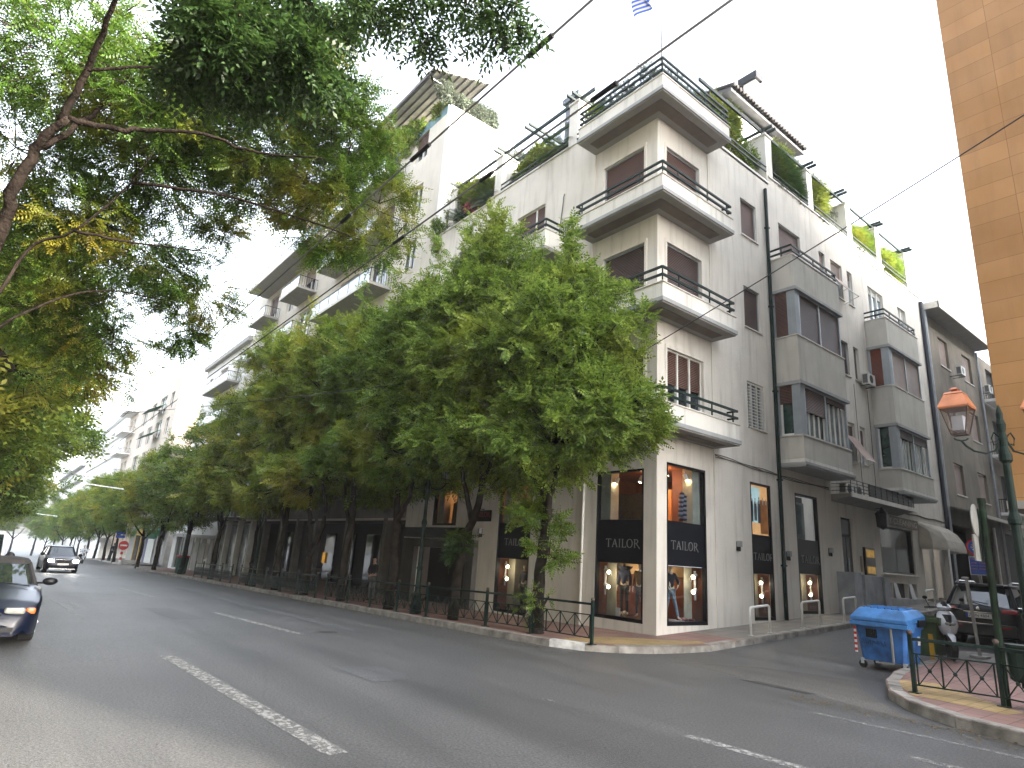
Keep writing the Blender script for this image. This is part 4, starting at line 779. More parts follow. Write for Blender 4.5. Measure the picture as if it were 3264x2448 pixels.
specs = [(-7.6,'dark forked tree beside the drainpipe at the end of the corner building', g_mid, [(-7.8,-2.8,7.4,1.8,2.0,2.6),(-8.4,-3,9.0,1.4,1.4,1.6),(-7.4,-2.7,4.6,1.7,2.1,1.1),(-9.4,-2.8,4.9,1.6,2.0,1.3)]),
 (-11.0,'tree standing before the arcade beside the man, third along its columns', g_mid, [(-11.2,-2.8,7.6,2.0,2.0,2.6),(-11.8,-3,8.9,1.8,1.6,1.7),(-11.2,-2.8,4.5,2.0,2.1,1.2)]),
 (-14.3,'tree with a big forked trunk before the middle arcade columns', g_yel, [(-14.6,-2.9,8.0,2.2,2.0,2.8),(-15.2,-3,9.6,1.9,1.7,1.7),(-14.4,-2.9,4.5,2.2,2.2,1.3)]),
 (-17.6,'tree with a thick dark trunk beside the kerb lamp with a copper hood', g_yel, [(-17.8,-2.9,7.8,2.2,2.0,2.6),(-18.6,-3,9.8,2.0,1.8,1.9),(-17.9,-3.0,4.3,2.2,2.2,1.3)]),
 (-21.3,'slim crooked tree leaning over the railing before the pale shopfront', g_yel, [(-21.6,-3,7.2,2.4,2.1,2.4),(-22.8,-3,10.2,2.3,1.8,2.4),(-21.8,-3.2,4.1,2.6,2.2,1.2)])]
for i, (x, lab, gm, lb) in enumerate(specs):
    y = -3.15; z = pz(x); k = (-1)**i
    if i == 4: sp = [([(x,y,z-.1),(x+.3,y,z+1.0),(x+.55,y,z+1.5),(x+.1,y,z+2.0),(x+.2,y,z+3.4),(x-.1,y,5)], .12, .05), ([(x+.2,y,z+2.9),(x-1,y,z+3.6),(x-2.2,y,z+3.7)], .05, .02)]
    elif i == 2: sp = [([(x,y,z-.1),(x,y,z+1.1),(x-.15,y,z+2.0),(x-.6,y,z+3.2),(x-1.0,y,5)], .17, .06), ([(x,y,z+1.4),(x+.8,y,z+2.3),(x+.9,y,z+3.4),(x+.3,y,z+4.2),(x+.1,y,6)], .10, .04)]
    else: sp = [([(x,y,z-.1),(x+.1*k,y,z+1.5),(x-.1*k,y,z+3),(x-.3,y,5),(x-.4,y,7)], .16, .05), ([(x,y,z+2.6),(x+.7*k,y,z+3.6),(x+1.1*k,y,5.4)], .08, .03)]
    street_tree(x, y, lab, sp, lb, 1300, T4, gm, per=7, shoots=10, tw=.8)
# farther trees: two built, the rest copied
def far_tree(label, gm, seed, loc, H=8.5):
    r = np.random.default_rng(seed); t = thing('street_tree', label, 'tree', loc, group=KG)
    limbs(t, [([(0,0,-.2),(.1,0,1.6),(0,.05,3),(-.2,0,5)], .17, .06), ([(0,0,2.3),(.9,.1,3.6),(1.4,.1,4.8)], .08, .03), ([(0,0,2.6),(-1,.0,3.7),(-1.6,.1,4.8)], .08, .03)], local=True, m=bark2)
    crown('c', [(0,0,H-2.9,2.7,2.1,2.2),(1.5,0,H-4.2,2.0,1.8,1.6),(-1.7,.1,H-4.4,2.1,1.8,1.6),(.2,0,H-1.3,1.8,1.5,1.2),(-.4,-.3,H-5.6,2.4,2.0,1.1)], 900, T3, gm, t, per=5, tw=.9, rng=r, local=True, barkm=bark2, clump=.65, shoots=8, sc=(.7,1.1))
    return t
fa = far_tree('yellowing tree by the grey house, behind the ornate railing', g_yel, 3, (-27.6,-3.2,pz(-27.6)), 10.5); fb = far_tree('green tree beside the far green litter bin', g_mid, 5, (-34.6,-3.2,pz(-34.6)), 9.5)
fl = [(-42,.95,'full green tree before the grey house doorway'), (-49,1.0,'tree before the side street gap, past the green litter bin'), (-62,1.0,'tree behind the no entry sign'), (-69,1.05,'tree before the yellow doorway'), (-77,1.0,'tree over the far pavement where the pedestrian walks'), (-86,1.05,'tree farther down the avenue behind the oncoming scooter rider'), (-96,1.0,'distant tree right of the oncoming car roof'), (-108,1.1,'distant tree above the oncoming car'), (-124,1.1,'distant tree left of the oncoming car roof'), (-142,1.2,'pale distant tree near the end of the avenue'), (-165,1.25,'pale distant tree at the left end of the avenue')]
for i, (x, y) in enumerate([(-188,-4.5),(-192,-9),(-190,-13),(-196,-18),(-200,-24)]): dup(fa if i % 2 else fb, (x, y, pz(x)-.5), rz=i*1.3, sc=1.7, label=['pale distant tree at the avenue end, rightmost of the closing row', 'pale distant tree at the avenue end, behind the oncoming car', 'pale distant tree at the avenue end, in the middle of the closing row', 'pale distant tree at the avenue end, above the parked van', 'pale distant tree at the avenue end, at the very left edge'][i], group='distant trees closing the avenue')
for i, (x, s, lab) in enumerate(fl): dup(fa if i % 2 else fb, (x, -3.4, pz(x)), rz=i*1.7, sc=s*(1+.05*(i % 3))*(.84 if i else 1), label=lab)
# trees on the near side of the avenue
OG = 'trees on the near kerb at the left'
for i, (x, y, s, lab) in enumerate([(-9.2,-14.6,1.0,'large green tree at the left edge, first behind the parked cars'), (-14,-14.2,1.15,'green tree at the left edge, second behind the parked cars'), (-19,-14.0,1.15,'green tree at the left edge, third behind the parked cars'), (-26,-13.9,1.2,'green tree at the left edge, fourth behind the parked cars'), (-35,-13.9,1.25,'fifth tree back on the near kerb at the far left'), (-48,-13.9,1.3,'sixth tree back on the near kerb at the far left, small'), (-66,-13.9,1.35,'seventh tree back on the near kerb, just left of the far hanging lamp'), (-95,-13.5,1.5,'last and smallest tree on the near kerb at the end of the avenue')]):
    dup(fb if i % 2 else fa, (x, y, gz(x)-.6), rz=i*2.1+1, sc=s, label=lab, group=OG)
# big tree arching over the avenue from the near kerb, and the branches close overhead
g_over = leafmat('leaf_arching', [(.04,.095,.012),(.07,.145,.02),(.11,.20,.03)], (.38,.28,.03), .6, .5, .9); bark3 = mat('shaded_bark', (.022,.017,.014), .95, var=.3, vs=8, bump=1, bs=25, spec=.05)  # limb bark blackened in its colour to read as backlit
t = thing('street_tree', 'big tree arching over the avenue from the left with thick spreading limbs', 'tree', (.15,-14.1,.1), group=OG)
limbs(t, [([(.15,-14.15,0),(.15,-14.05,1.5),(.27,-13.74,2.96),(.79,-13.61,4.72),(1.36,-13.57,5.4),(1.79,-13.44,5.94),(2.11,-13.24,6.2)], .105, .045),
  ([(2.11,-13.24,6.2),(2.3,-12.79,6.19),(2.53,-12.42,6.25),(2.85,-11.99,6.24),(3.16,-11.43,6.12),(3.56,-10.8,6.15)], .038, .008), ([(1.96,-13.32,6.11),(2.54,-13.19,6.61),(3.21,-13.12,6.98),(3.73,-13.06,7.16)], .045, .015), ([(1.79,-13.4,5.9),(1.88,-12.98,6.66),(2.05,-12.73,7.5)], .04, .015),
  ([(.41,-13.57,3.97),(.66,-13.32,5.03),(1.11,-12.92,5.29),(1.65,-12.51,5.88),(2.1,-12.38,6.19)], .024, .006), ([(.37,-13.57,3.8),(.52,-13.06,4.39),(.79,-12.48,4.72),(1.12,-11.72,4.72)], .02, .005), ([(1.11,-12.92,5.29),(1.37,-12.31,5.27),(1.71,-11.55,5.31)], .02, .006), ([(1.71,-12.48,5.9),(2.38,-11.64,5.82),(3.05,-10.71,5.56),(3.39,-10.12,5.4)], .022, .006), ([(2.54,-13.19,6.61),(2.89,-12.56,6.82),(3.47,-11.8,6.91)], .02, .006)], m=bark3)
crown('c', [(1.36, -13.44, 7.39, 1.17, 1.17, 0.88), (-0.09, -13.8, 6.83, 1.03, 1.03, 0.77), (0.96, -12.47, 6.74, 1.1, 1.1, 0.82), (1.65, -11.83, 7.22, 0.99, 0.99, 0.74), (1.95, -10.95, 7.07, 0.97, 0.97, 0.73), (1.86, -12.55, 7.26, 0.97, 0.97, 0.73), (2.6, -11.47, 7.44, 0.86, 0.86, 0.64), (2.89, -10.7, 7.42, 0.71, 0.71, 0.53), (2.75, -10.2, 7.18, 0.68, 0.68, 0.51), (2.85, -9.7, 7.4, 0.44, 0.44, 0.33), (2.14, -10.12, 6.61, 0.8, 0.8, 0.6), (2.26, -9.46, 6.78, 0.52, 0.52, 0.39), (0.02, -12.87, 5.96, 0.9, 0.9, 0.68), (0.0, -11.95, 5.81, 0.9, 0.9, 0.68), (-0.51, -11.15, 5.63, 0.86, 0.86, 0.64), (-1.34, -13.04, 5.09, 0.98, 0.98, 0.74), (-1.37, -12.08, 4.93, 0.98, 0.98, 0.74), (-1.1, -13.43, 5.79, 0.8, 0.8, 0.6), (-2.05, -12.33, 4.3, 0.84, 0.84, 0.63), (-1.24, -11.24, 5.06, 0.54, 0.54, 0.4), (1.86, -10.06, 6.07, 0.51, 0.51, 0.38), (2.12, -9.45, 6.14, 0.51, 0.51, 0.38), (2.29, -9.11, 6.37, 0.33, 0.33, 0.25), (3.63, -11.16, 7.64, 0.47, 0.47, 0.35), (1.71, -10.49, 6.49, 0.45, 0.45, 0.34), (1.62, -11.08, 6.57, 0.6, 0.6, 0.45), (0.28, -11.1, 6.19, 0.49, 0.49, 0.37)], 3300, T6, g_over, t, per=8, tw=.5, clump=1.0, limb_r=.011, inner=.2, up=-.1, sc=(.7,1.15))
t = thing('street_tree', 'tree close overhead whose dark leafy branches hang into the top of the picture', 'tree', (8.3,-15.2,.1), group=OG)
limbs(t, [([(8.3,-15.2,0),(8.2,-15.1,2),(8.0,-14.6,4.2),(7.6,-13.6,5.4),(6.9,-12.7,5.9),(6.0,-12.2,5.9),(5.4,-12.1,5.7)], .2, .02), ([(7.6,-13.6,5.4),(8.0,-12.6,5.5),(7.8,-11.9,5.2),(7.7,-11.4,4.9)], .06, .01), ([(7.9,-12.3,5.35),(7.4,-11.8,5.1)], .02, .006)], m=bark)
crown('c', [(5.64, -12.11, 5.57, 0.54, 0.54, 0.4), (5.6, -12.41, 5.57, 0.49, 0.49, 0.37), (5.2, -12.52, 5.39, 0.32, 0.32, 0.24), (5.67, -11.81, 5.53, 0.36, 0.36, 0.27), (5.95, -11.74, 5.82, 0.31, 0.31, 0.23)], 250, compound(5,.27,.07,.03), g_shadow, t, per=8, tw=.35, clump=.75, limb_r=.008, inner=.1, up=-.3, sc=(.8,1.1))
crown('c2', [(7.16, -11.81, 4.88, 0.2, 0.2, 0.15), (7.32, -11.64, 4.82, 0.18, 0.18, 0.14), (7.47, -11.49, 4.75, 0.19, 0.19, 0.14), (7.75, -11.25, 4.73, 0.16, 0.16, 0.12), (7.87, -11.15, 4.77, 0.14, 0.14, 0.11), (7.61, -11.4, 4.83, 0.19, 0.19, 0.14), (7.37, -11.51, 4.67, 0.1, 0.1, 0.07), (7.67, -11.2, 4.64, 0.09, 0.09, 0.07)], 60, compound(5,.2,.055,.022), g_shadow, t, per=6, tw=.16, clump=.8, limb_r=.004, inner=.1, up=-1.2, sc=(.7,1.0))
# ------------------------------------------------ roof terrace of the corner building
tb = M(FX)
for u0, u1 in ((2.6,6.25),(6.75,9.4),(9.9,12.9),(13.35,15.85),(16.4,19.3)):
    tb.bar((u0-.3,-.08,17.75),(u1+.5,-.08,17.75), .07, .12); tb.bar((u0,-.75,17.75),(u1+.3,-.75,17.75), .07, .12); tb.bar((u0,.02,16.0),(u1,.02,16.0), .04, .05); tb.bar((u0,.02,16.2),(u1,.02,16.2), .04, .05)
for u in (6.3, 6.55, 9.45, 9.7, 12.2, 12.45, 15.9, 16.15, 19.35, 19.6): tb.bar((u,-1.7,17.86),(u,.32,17.86), .07, .1)
pg = thing('roof_pergola', 'dark green timber pergola of long beams over the planted roof terrace', 'pergola', (-1,2,15.6)); tb.build('beam', iron, pg); tb = M(FY)
for u0, u1 in ((2.9,3.5),(3.95,7.85),(8.35,11.3)):
    tb.bar((u0-.1,-.08,17.75),(u1+.5,-.08,17.75), .07, .12); tb.bar((u0,-.75,17.75),(u1+.3,-.75,17.75), .07, .12); tb.bar((u0,.02,16.0),(u1,.02,16.0), .04, .05); tb.bar((u0,.02,16.2),(u1,.02,16.2), .04, .05)
for u in (3.55, 3.8, 5.9, 6.15, 7.9, 8.15, 11.4): tb.bar((u,-1.7,17.86),(u,.32,17.86), .07, .1)
tb.build('beam', iron, pg)

# tiled penthouse, chimney and dark roof cabin
ph = thing('penthouse', 'white rooftop penthouse with a projecting tiled roof above the side street terrace', 'building', (-2.5,10,15.5))
wht = mat('white_render', (.78,.78,.76), .9, var=.02); q = M(); q.box(-7, -2.35, 7.7, 11.5, 15.4, 21.5); q.box(-7, -3.6, 11.5, 13.4, 15.4, 21.5, 1); q.build('wall', [wht, mat('dark_opening', (.06,.035,.03), .8)], ph)  # dark brown block stands for the shade of an opening under the roof
tile = mat('backlit_dark_tile', (.03,.026,.025), .85, var=.25, vs=5); q = M()  # roof tile and soffit coloured dark to stand for a backlit silhouette
q.add([(-1.9,7.3,21.6),(-1.9,13.6,21.6),(-7.5,13.6,23.2),(-7.5,7.3,23.2),(-1.9,7.3,21.45),(-1.9,13.6,21.45),(-7.5,13.6,23.0),(-7.5,7.3,23.0)], [(0,1,2,3),(4,7,6,5),(0,4,5,1),(0,3,7,4),(1,5,6,2)], 1)
for k in range(27): y_ = 7.33+k*.237; q.tube([(-1.72,y_,21.68),(-7.4,y_,23.3)], .085, 6)
q.build('tiled_roof', [tile, mat('dark_soffit', (.07,.07,.075), .8)], ph)
ch = thing('chimney', 'white chimney with a dark angular metal cowl above the tiled penthouse', 'chimney', (-3.4,11.7,22)); M().box(-3.75, -3.12, 11.55, 11.95, 21.9, 25.45).build('stack', wht, ch); M().box(-4.0, -2.98, 11.43, 12.03, 25.45, 25.85).build('cowl', black, ch)
cbn = thing('roof_cabin', 'dark glazed metal roof cabin behind the palm on the avenue terrace', 'cabin', (-6.5,3,15.6)); q = M(); q.box(-7.0, -6.2, 2.5, 4.5, 15.5, 21.0, 0); q.box(-7.1, -6.1, 2.4, 4.6, 21.0, 21.25, 0)
for k in range(6): q.box(-6.95, -6.25, 2.47, 2.5, 16+.8*k, 16.06+.8*k, 1)
q.build('cabin_body', [mat('cabin_dark', (.07,.085,.10), .4), alu], cbn)
def shrub(label, loc, lobes, n, tmpl, m, cat='shrub', nm='shrub', group='plants on the roof terrace', **kw):
    loc = (loc[0], loc[1], loc[2]+(.3 if cat == 'shrub' and loc[2] < 18 else 0)); lobes = [(a*1.1-(.22 if loc[1] > 2.4 and loc[2] < 18 else 0),b*1.15,c*1.2,d*1.0,e*1.3,f*1.2) for a,b,c,d,e,f in lobes]
    t = thing(nm, label, cat, loc, group=group); crown('c', lobes, int(n*2.4), tmpl, m, t, local=True, **{**dict(per=7, tw=.35, clump=1.1, limb_r=.012, inner=.1, sc=(1.0,1.6)), **kw})
    return t
def palm(label, loc, r=1.0, n=30, seed=1):
    rr = np.random.default_rng(seed); t = thing('cycad_palm', label, 'palm', loc, group='plants on the roof terrace'); q = M(); Vs = []
    M().cyl((0,0,-.3),(0,0,.15), .14, .1).build('trunk', bark, t, local=True)
    for k in range(n):
        a = 2*math.pi*k/n*2.4; el = rr.uniform(.15, 1.25); L_ = r*rr.uniform(.8, 1.05); p = np.array([0,0,.1]); d = np.array([math.cos(a)*math.cos(el), math.sin(a)*math.cos(el), math.sin(el)])
        for s in range(12):
            d = unit(d + np.array([0,0,-.11])); p2 = p + d*L_/12; sd = unit(np.cross(d, [0,0,1.])); w = .26*r*math.sin(math.pi*(s+1.2)/13.5)
            for sg in (-1, 1):
                for h in (0, .5): b = p+(p2-p)*h; e = b + sg*sd*w + d*w*.5 + np.array([0,0,-.02]); Vs += [b, b+(e-b)*.5+d*.018, e, b+(e-b)*.5-d*.018]
            p = p2
    o = bpy.data.objects.new('fronds', quadmesh('fronds', np.array(Vs), g_palm)); COL.objects.link(o); o.parent = t
TS = np.array(simple_leaf(.13,.05)); TL = compound(4,.22,.11,.035); TO = np.array(simple_leaf(.07,.022)); TN = compound(6,.2,.07,.012)
palm('dark cycad palm beside the roof cabin on the avenue terrace', (-4.6,.5,16.0), 1.35, 34, 1); palm('dark cycad palm left of the middle roof pillar', (-9.0,.35,15.9), 1.25, 34, 2); palm('dark cycad palm at the left end of the roof terrace', (-11.0,.4,15.75), 1.2, 34, 3)
shrub('yellow green bamboo bush between the roof pillars on the avenue side', (-6.3,.7,16.2), [(0,0,.1,1.0,.5,.75),(-1.0,.1,.0,.6,.4,.6)], 420, TS, g_lime)
shrub('lime shrub with bare stems left of the middle roof pillar', (-9.9,.6,16.4), [(0,0,.2,.9,.5,.5),(-.9,.1,.5,.5,.4,.4)], 260, TL, g_lime)
shrub('pale green climber mounded at the left end of the roof terrace', (-11.6,.5,16.9), [(0,0,.2,.7,.5,.7),(-.4,0,-.9,.3,.5,.8)], 320, TO*1.4, g_lime)
shrub('hanging creeper trailing over the left end of the roof', (-12.5,-.1,15.2), [(0,0,.2,.25,.3,.8),(.2,0,-.6,.2,.2,.4)], 120, TO*1.4, g_mid)
shrub('pink flowering plant low on the avenue roof edge', (-10.1,.1,15.9), [(0,0,0,.4,.2,.25)], 60, TS*.6, leafmat('leaf_pink', [(.35,.08,.1),(.5,.15,.18)], None, 0, .3))
shrub('round pale bush behind the pergola on the avenue side', (-8.3,1.2,17.5), [(0,0,.2,.6,.5,.5)], 160, TO*1.4, g_olive)
shrub('airy grey olive bush on the corner terrace, avenue side', (-1.5,.2,16.1), [(0,0,.1,.8,.5,.6),(-.7,0,-.1,.5,.4,.5)], 200, TO, g_olive)
shrub('leggy rose bush at the left end of the top corner balcony', (-2.3,-.3,15.9), [(0,0,0,.35,.25,.4)], 70, TS*.6, g_mid)
shrub('airy grey olive bush on the corner terrace, side street half', (-.3,1.0,16.2), [(0,0,.2,.5,.7,.55),(0,1.0,.2,.5,.6,.65),(0,-.9,0,.3,.5,.4)], 300, TO, g_olive)
shrub('mixed green bush just right of the corner terrace', (-.1,2.6,16.1), [(0,-.3,0,.3,.6,.4),(.1,.5,.1,.3,.4,.5)], 170, TS*.7, g_fresh)
shrub('dark rosemary shrub spilling over before the first side street roof pillar', (-.25,5.0,16.2), [(0,-.5,.1,.4,.8,.7),(0,.5,0,.4,.6,.6)], 460, TO, g_mid)
shrub('bright lime spiky bush above the first side street roof pillar', (-.8,4.6,17.5), [(0,0,.1,.5,.9,.4)], 170, TL, g_lime)
shrub('dense feathery conifer between the first and second side street roof pillars', (-.2,8.0,16.3), [(0,-.2,.2,.5,.9,.8),(0,.6,0,.4,.6,.7)], 620, TN, g_dark)
shrub('lime bush above the second side street roof pillar', (-.7,8.4,17.6), [(0,0,.1,.5,1.0,.4)], 200, TL, g_lime)
shrub('yellow green bush right of the second side street roof pillar', (-.6,11.0,17.2), [(0,0,0,.5,1.0,.7)], 300, TL, g_lime)
shrub('olive tree crown in the middle of the side street terrace', (-.5,13.6,16.8), [(0,0,0,.5,1.1,.6)], 300, TO, g_olive)
shrub('wispy green shrub before the third side street roof pillar', (-.2,15.2,16.4), [(0,0,0,.4,1.0,.6)], 260, TN, g_mid)
shrub('last wispy green shrub at the far end of the side street terrace', (-.2,18.3,16.3), [(0,0,.1,.4,1.0,.6)], 260, TN, g_fresh)
hd = thing('planting_hedge', 'low dark planting along the side street roof edge', 'hedge', (-.2,10,15.8), group='plants on the roof terrace'); crown('c', [(-.1,y,15.85,.2,.7,.2) for y in (7.4,8.6,10.4,11.4,12.4,14,15)], 360, TO, g_dark, hd, per=6, tw=.3, clump=.9, limb_r=.01)
# flagpole and flag
fp = thing('flagpole', 'white flagpole on the top corner balcony', 'flagpole', (.72,-.74,15.6)); M().tube([(.72,-.74,15.6),(.72,-.74,19.9)], [.022,.016], 8).build('pole', alu, fp, smooth=True); M().bar((.72,-.74,16.1),(.62,-.66,16.1), .02, .02).build('bracket', iron, fp)
fl_ = thing('flag', 'blue and white striped flag with a cross flying limp from the corner flagpole', 'flag', (.7,-.74,19.0)); blue = mat('flag_blue', (.01,.05,.28), .8); fw_ = mat('flag_white', (.35,.35,.36), .8); q = M(); nx_, nz_ = 27, 18
def fpos(i, j):
    s = i/nx_; v = j/nz_; x = -.98*s*(.93-.25*v); z = -v*.95*(1-.15*s) - 1.05*s**1.25; y = .16*math.sin(s*9+v*1.6)*(.3+s)+.1*math.sin(s*17+2*v)
    return (.70+x*.72+y*.5, -.76+y*.6+x*.62, 19.5+z*1.0)
for i in range(nx_):
    for j in range(nz_):
        st_ = j*9//nz_; c = 0 if st_ % 2 == 0 else 1
        if i < 10 and j < 10: c = 1 if (i in (4,5) or j in (4,5)) else 0
        q.add([fpos(i,j), fpos(i+1,j), fpos(i+1,j+1), fpos(i,j+1)], [(0,1,2,3)], c)
q.build('cloth', [blue, fw_], fl_, smooth=True)
# ---------------------------------------------------------------- neighbouring buildings
dimr = mat('dimmed_render', (.20,.19,.17), .9, var=.1, stain=.3)  # render kept dim to cut the light bounced into the street
cream = mat('cream_render', (.62,.58,.51), .9, var=.05, vs=.7, stain=.2); whit = mat('pale_render', (.80,.79,.77), .9, var=.03, vs=.6, stain=.12); beige = mat('beige_render', (.60,.52,.44), .9, var=.05, stain=.15); conc = mat('grey_concrete', (.40,.39,.37), .9, var=.08, stain=.2)  # pale render whitened to stand for glare on the far facades
brownr = mat('brown_grey_render', (.21,.185,.15), .95, var=.22, vs=.5, bump=.5, bs=30, stain=.5, detail=8); frost = mat('frosted_glass', (.42,.50,.54), .25, var=.08, spec=.6)
def block(root, T, u0, u1, z0, z1, ops, mt, depth=12, d0=0, nm='wall'):
    m = facade(T, u0, u1, z0, z1, ops, depth=.25, d0=d0); D = -depth
    for q in (((u0,d0,z0),(u0,D,z0),(u0,D,z1),(u0,d0,z1)), ((u1,d0,z0),(u1,D,z0),(u1,D,z1),(u1,d0,z1)), ((u0,D,z0),(u1,D,z0),(u1,D,z1),(u0,D,z1)), ((u0,d0,z1),(u1,d0,z1),(u1,D,z1),(u0,D,z1))): m.quad(*q)
    return m.build(nm, mt, root)
def simplewin(T, a, b, c, d, root, mt=None, d0=0, door=False, sh=None, nm='window'):
    o = M(T).box(a, b, d0-.25, d0-.2, c, d).build(nm, mt or glass_dk, root); f = M(T); e = .07
    for q in ((a,a+e,c,d),(b-e,b,c,d),(a+e,b-e,d-e,d),(a+e,b-e,c,c+e),((a+b)/2-.03,(a+b)/2+.03,c+e,d-e)): f.box(q[0], q[1], d0-.2, d0-.12, q[2], q[3])
    f.build('frame', white_paint, o)
    if sh: M(T).box(a+e, b-e, d0-.12, d0-.1, c+(d-c)*(1-sh[1]), d-e).build('roller_shutter', sh[0], o)
    return o
def glass_balcony(T, u0, u1, D, z, root, h=.85, iron_end=True, d0=0, pan=frost, solid=False):
    o = M(T).box(u0, u1, d0, D, z, z+.16).build('balcony', soffit_grey if not solid else whit, root); g = M(T).box(u0-.02, u1+.02, D, D+.03, z+.0, z+.19).build('slab_edge', whit, o)
    m = M(T); n = max(1, int((u1-u0)/1.3)); 
    for k in range(n): a = u0+.03+(u1-u0-.06)*k/n; b = u0+.03+(u1-u0-.06)*(k+1)/n; m.box(a+.02, b-.02, D-.06, D-.04, z+.2, z+h, 0); m.box(a-.01, a+.02, D-.07, D-.03, z+.16, z+h+.04, 1)
    m.box(u0, u1, D-.08, D-.02, z+h, z+h+.04, 1); m.box(u0, u0+.03, d0, D-.06, z+h, z+h+.04, 1)
    for k in range(8): dd = d0+(D-d0-.1)*k/8; m.box(u0+.0, u0+.02, dd, dd+.02, z+.16, z+h, 1)
    m.build('balustrade', [pan, iron], o); return o
conc_d = mat('shade_dark_concrete', (.17,.16,.145), .9, var=.12, stain=.4)  # concrete coloured dark to stand for the shade under the trees
# arcade building beside the corner block
ab = thing('arcade_building', 'tall pale apartment building with glass balconies and a dark street arcade', 'building', (-26,0,-.5)); H = 22.7
zs = [4.9+3.15*k for k in range(6)]
ops = []
for k, z in enumerate(zs): ops += [(14.6,15.9,z+.5,z+2.1),(17.5,19.6,z+.1,z+2.4),(21,23.5,z+.1,z+2.4),(25.2,26.4,z+.6,z+2.1),(28.2,30.4,z+.1,z+2.4),(32,33.5,z+.1,z+2.4),(35.6,37.4,z+.1,z+2.4)]
ops += [(34.6,37.0,3.2,4.6),(37.3,40.0,3.2,4.6)]
block(ab, FY, 12.62, 40.6, 2.9, H, ops, cream, 4)
w_ = M(); w_.box(-12.9, -12.60, -.03, 4, 3, H+.3); w_.build('side_wall', whit, ab)
i = M(FY)
for k, z in enumerate(zs):
    for a, b, c, d in ops[7*k:7*k+7]:
        sh = random.choice([None, (shutter, .6), (shutter_pale, .45), None]); simplewin(FY, a, b, c, d, ab, sh=sh)
for q in ops[-2:]: simplewin(FY, *q, ab, mt=glass_cur)
for k, z in enumerate(zs):
    glass_balcony(FY, 16.8, 24.6, 1.2, z, ab)
    if k < 5: glass_balcony(FY, 27.6, 31.0, 1.25, z+.0, ab); glass_balcony(FY, 34.8, 38.4, 1.1, z, ab)
glass_balcony(FY, 26, 38.6, 1.5, 20.3, ab)
q = M(FY); q.box(12.62, 34, .0, .12, 3.0, 4.1, 1); q.box(12.62, 34, .12, .2, 4.1, 4.35, 0); q.box(34, 40.6, .0, .7, 2.92, 3.12, 2); q.box(12.62, 32, .02, .1, 4.6, 4.75, 0); q.build('arcade_beam', [conc_d, conc_d, mat('brown_soffit', (.10,.08,.07), .8)], ab)
for u in (14.2, 18.0, 21.8, 24.4, 27.0, 29.8, 32.6, 35.3, 38.0, 40.3): M(FY).box(u, u+.28 if u < 30 else u+.2, -.3, .05, -1.1, 3.0).build('column', conc_d if u < 30 else white_paint, ab, bevel=.01)
q = M(FY); q.quad((12.6,-2.6,-1.2),(40.6,-2.6,-1.2),(40.6,-2.6,3),(12.6,-2.6,3)); q.quad((12.6,0,2.95),(40.6,0,2.95),(40.6,-2.6,2.95),(12.6,-2.6,2.95)); q.build('arcade_wall', mat('arcade_dark', (.02,.019,.018), .7), ab)  # wall coloured near black for the deep shade inside the arcade
q = M(FY)
gbs = mat('grey_blue_shopfront', (.22,.25,.30), .25, var=.3, vs=2)
for u, w_, c in ((15.2,1.6,0),(19,2,0),(22.4,1.5,0),(25.0,1.3,0),(31.0,2.0,0)): M(FY).box(u, u+w_, -2.58, -2.5, -.2, 2.4, 0).build('shopfront', glass_dk, ab)
for u in (34.0, 36.2, 38.6): M(FY).box(u, u+1.9, -.32, -.28, -.9, 2.7).build('shopfront', gbs, ab)
M(FY).box(16.3, 16.8, -2.45, -2.4, 1.3, 1.8).build('lit_panel', lit_a := mat('lit_amber_dim', (.5,.22,.04), .5, emit=(1,.45,.08,.03), var=.5, vs=5), ab); q = M(FY); q.box(26.0, 26.3, -2.45, -2.4, .7, 1.3); q.build('lit_panel', mat('lit_amber', (.6,.3,.05), .5, emit=(1,.5,.08,.05), var=.4, vs=4), ab)

# its roof canopy and terrace
q = M(); q.add([(-12.4,-1.25,24.2),(-34,-1.25,24.2),(-34,1.95,25.25),(-12.4,1.95,25.25),(-12.4,-1.25,24.28),(-34,-1.25,24.28),(-34,1.95,25.33),(-12.4,1.95,25.33)], [(0,1,2,3),(4,7,6,5),(0,4,5,1),(0,3,7,4)], 0)
for k in range(8): yy = -1.15+k*.43; q.bar((-12.3,yy,24.17+.328*(yy+1.25)),(-34,yy,24.17+.328*(yy+1.25)), .06, .10, 1)
q.box(-34, -12.3, -1.32, -1.24, 24.12, 24.3, 1); q.build('roof_canopy', [mat('canopy_cream', (.5,.48,.42), .8), mat('canopy_beam', (.10,.095,.09), .7)], ab)
q = M(); q.tube([(-12.9,-1.2,24.1),(-12.8,-.25,23.95),(-12.8,.0,23.4)], .04, 8); q.tube([(-17,-1.2,24.1),(-17,.1,22.6)], .04, 8); q.build('canopy_post', alu, ab); M(FY).box(13.0, 40.4, -.1, -.05, 22.7, 23.3).build('terrace_glass', mat('terrace_glass', (.22,.36,.42), .2), ab)
shrub('feathery shrubs along the high roof terrace under the canopy', (-12.9,1.2,23.6), [(0,-1.3,.2,.3,.4,.5),(0,-.5,.0,.3,.5,.35),(0,.4,0.1,.3,.6,.4),(0,1.1,.1,.3,.5,.5)], 700, TO*1.6, g_olive, group='plants on the high roof terrace')
shrub('bushy green plants hanging from the high terrace edge', (-16.5,.1,22.9), [(0,0,.2,1.3,.5,.8),(-3,0,.0,1.6,.5,.9),(2.4,0,.3,.5,.3,.5)], 500, TS*1.3, g_fresh, group='plants on the high roof terrace')
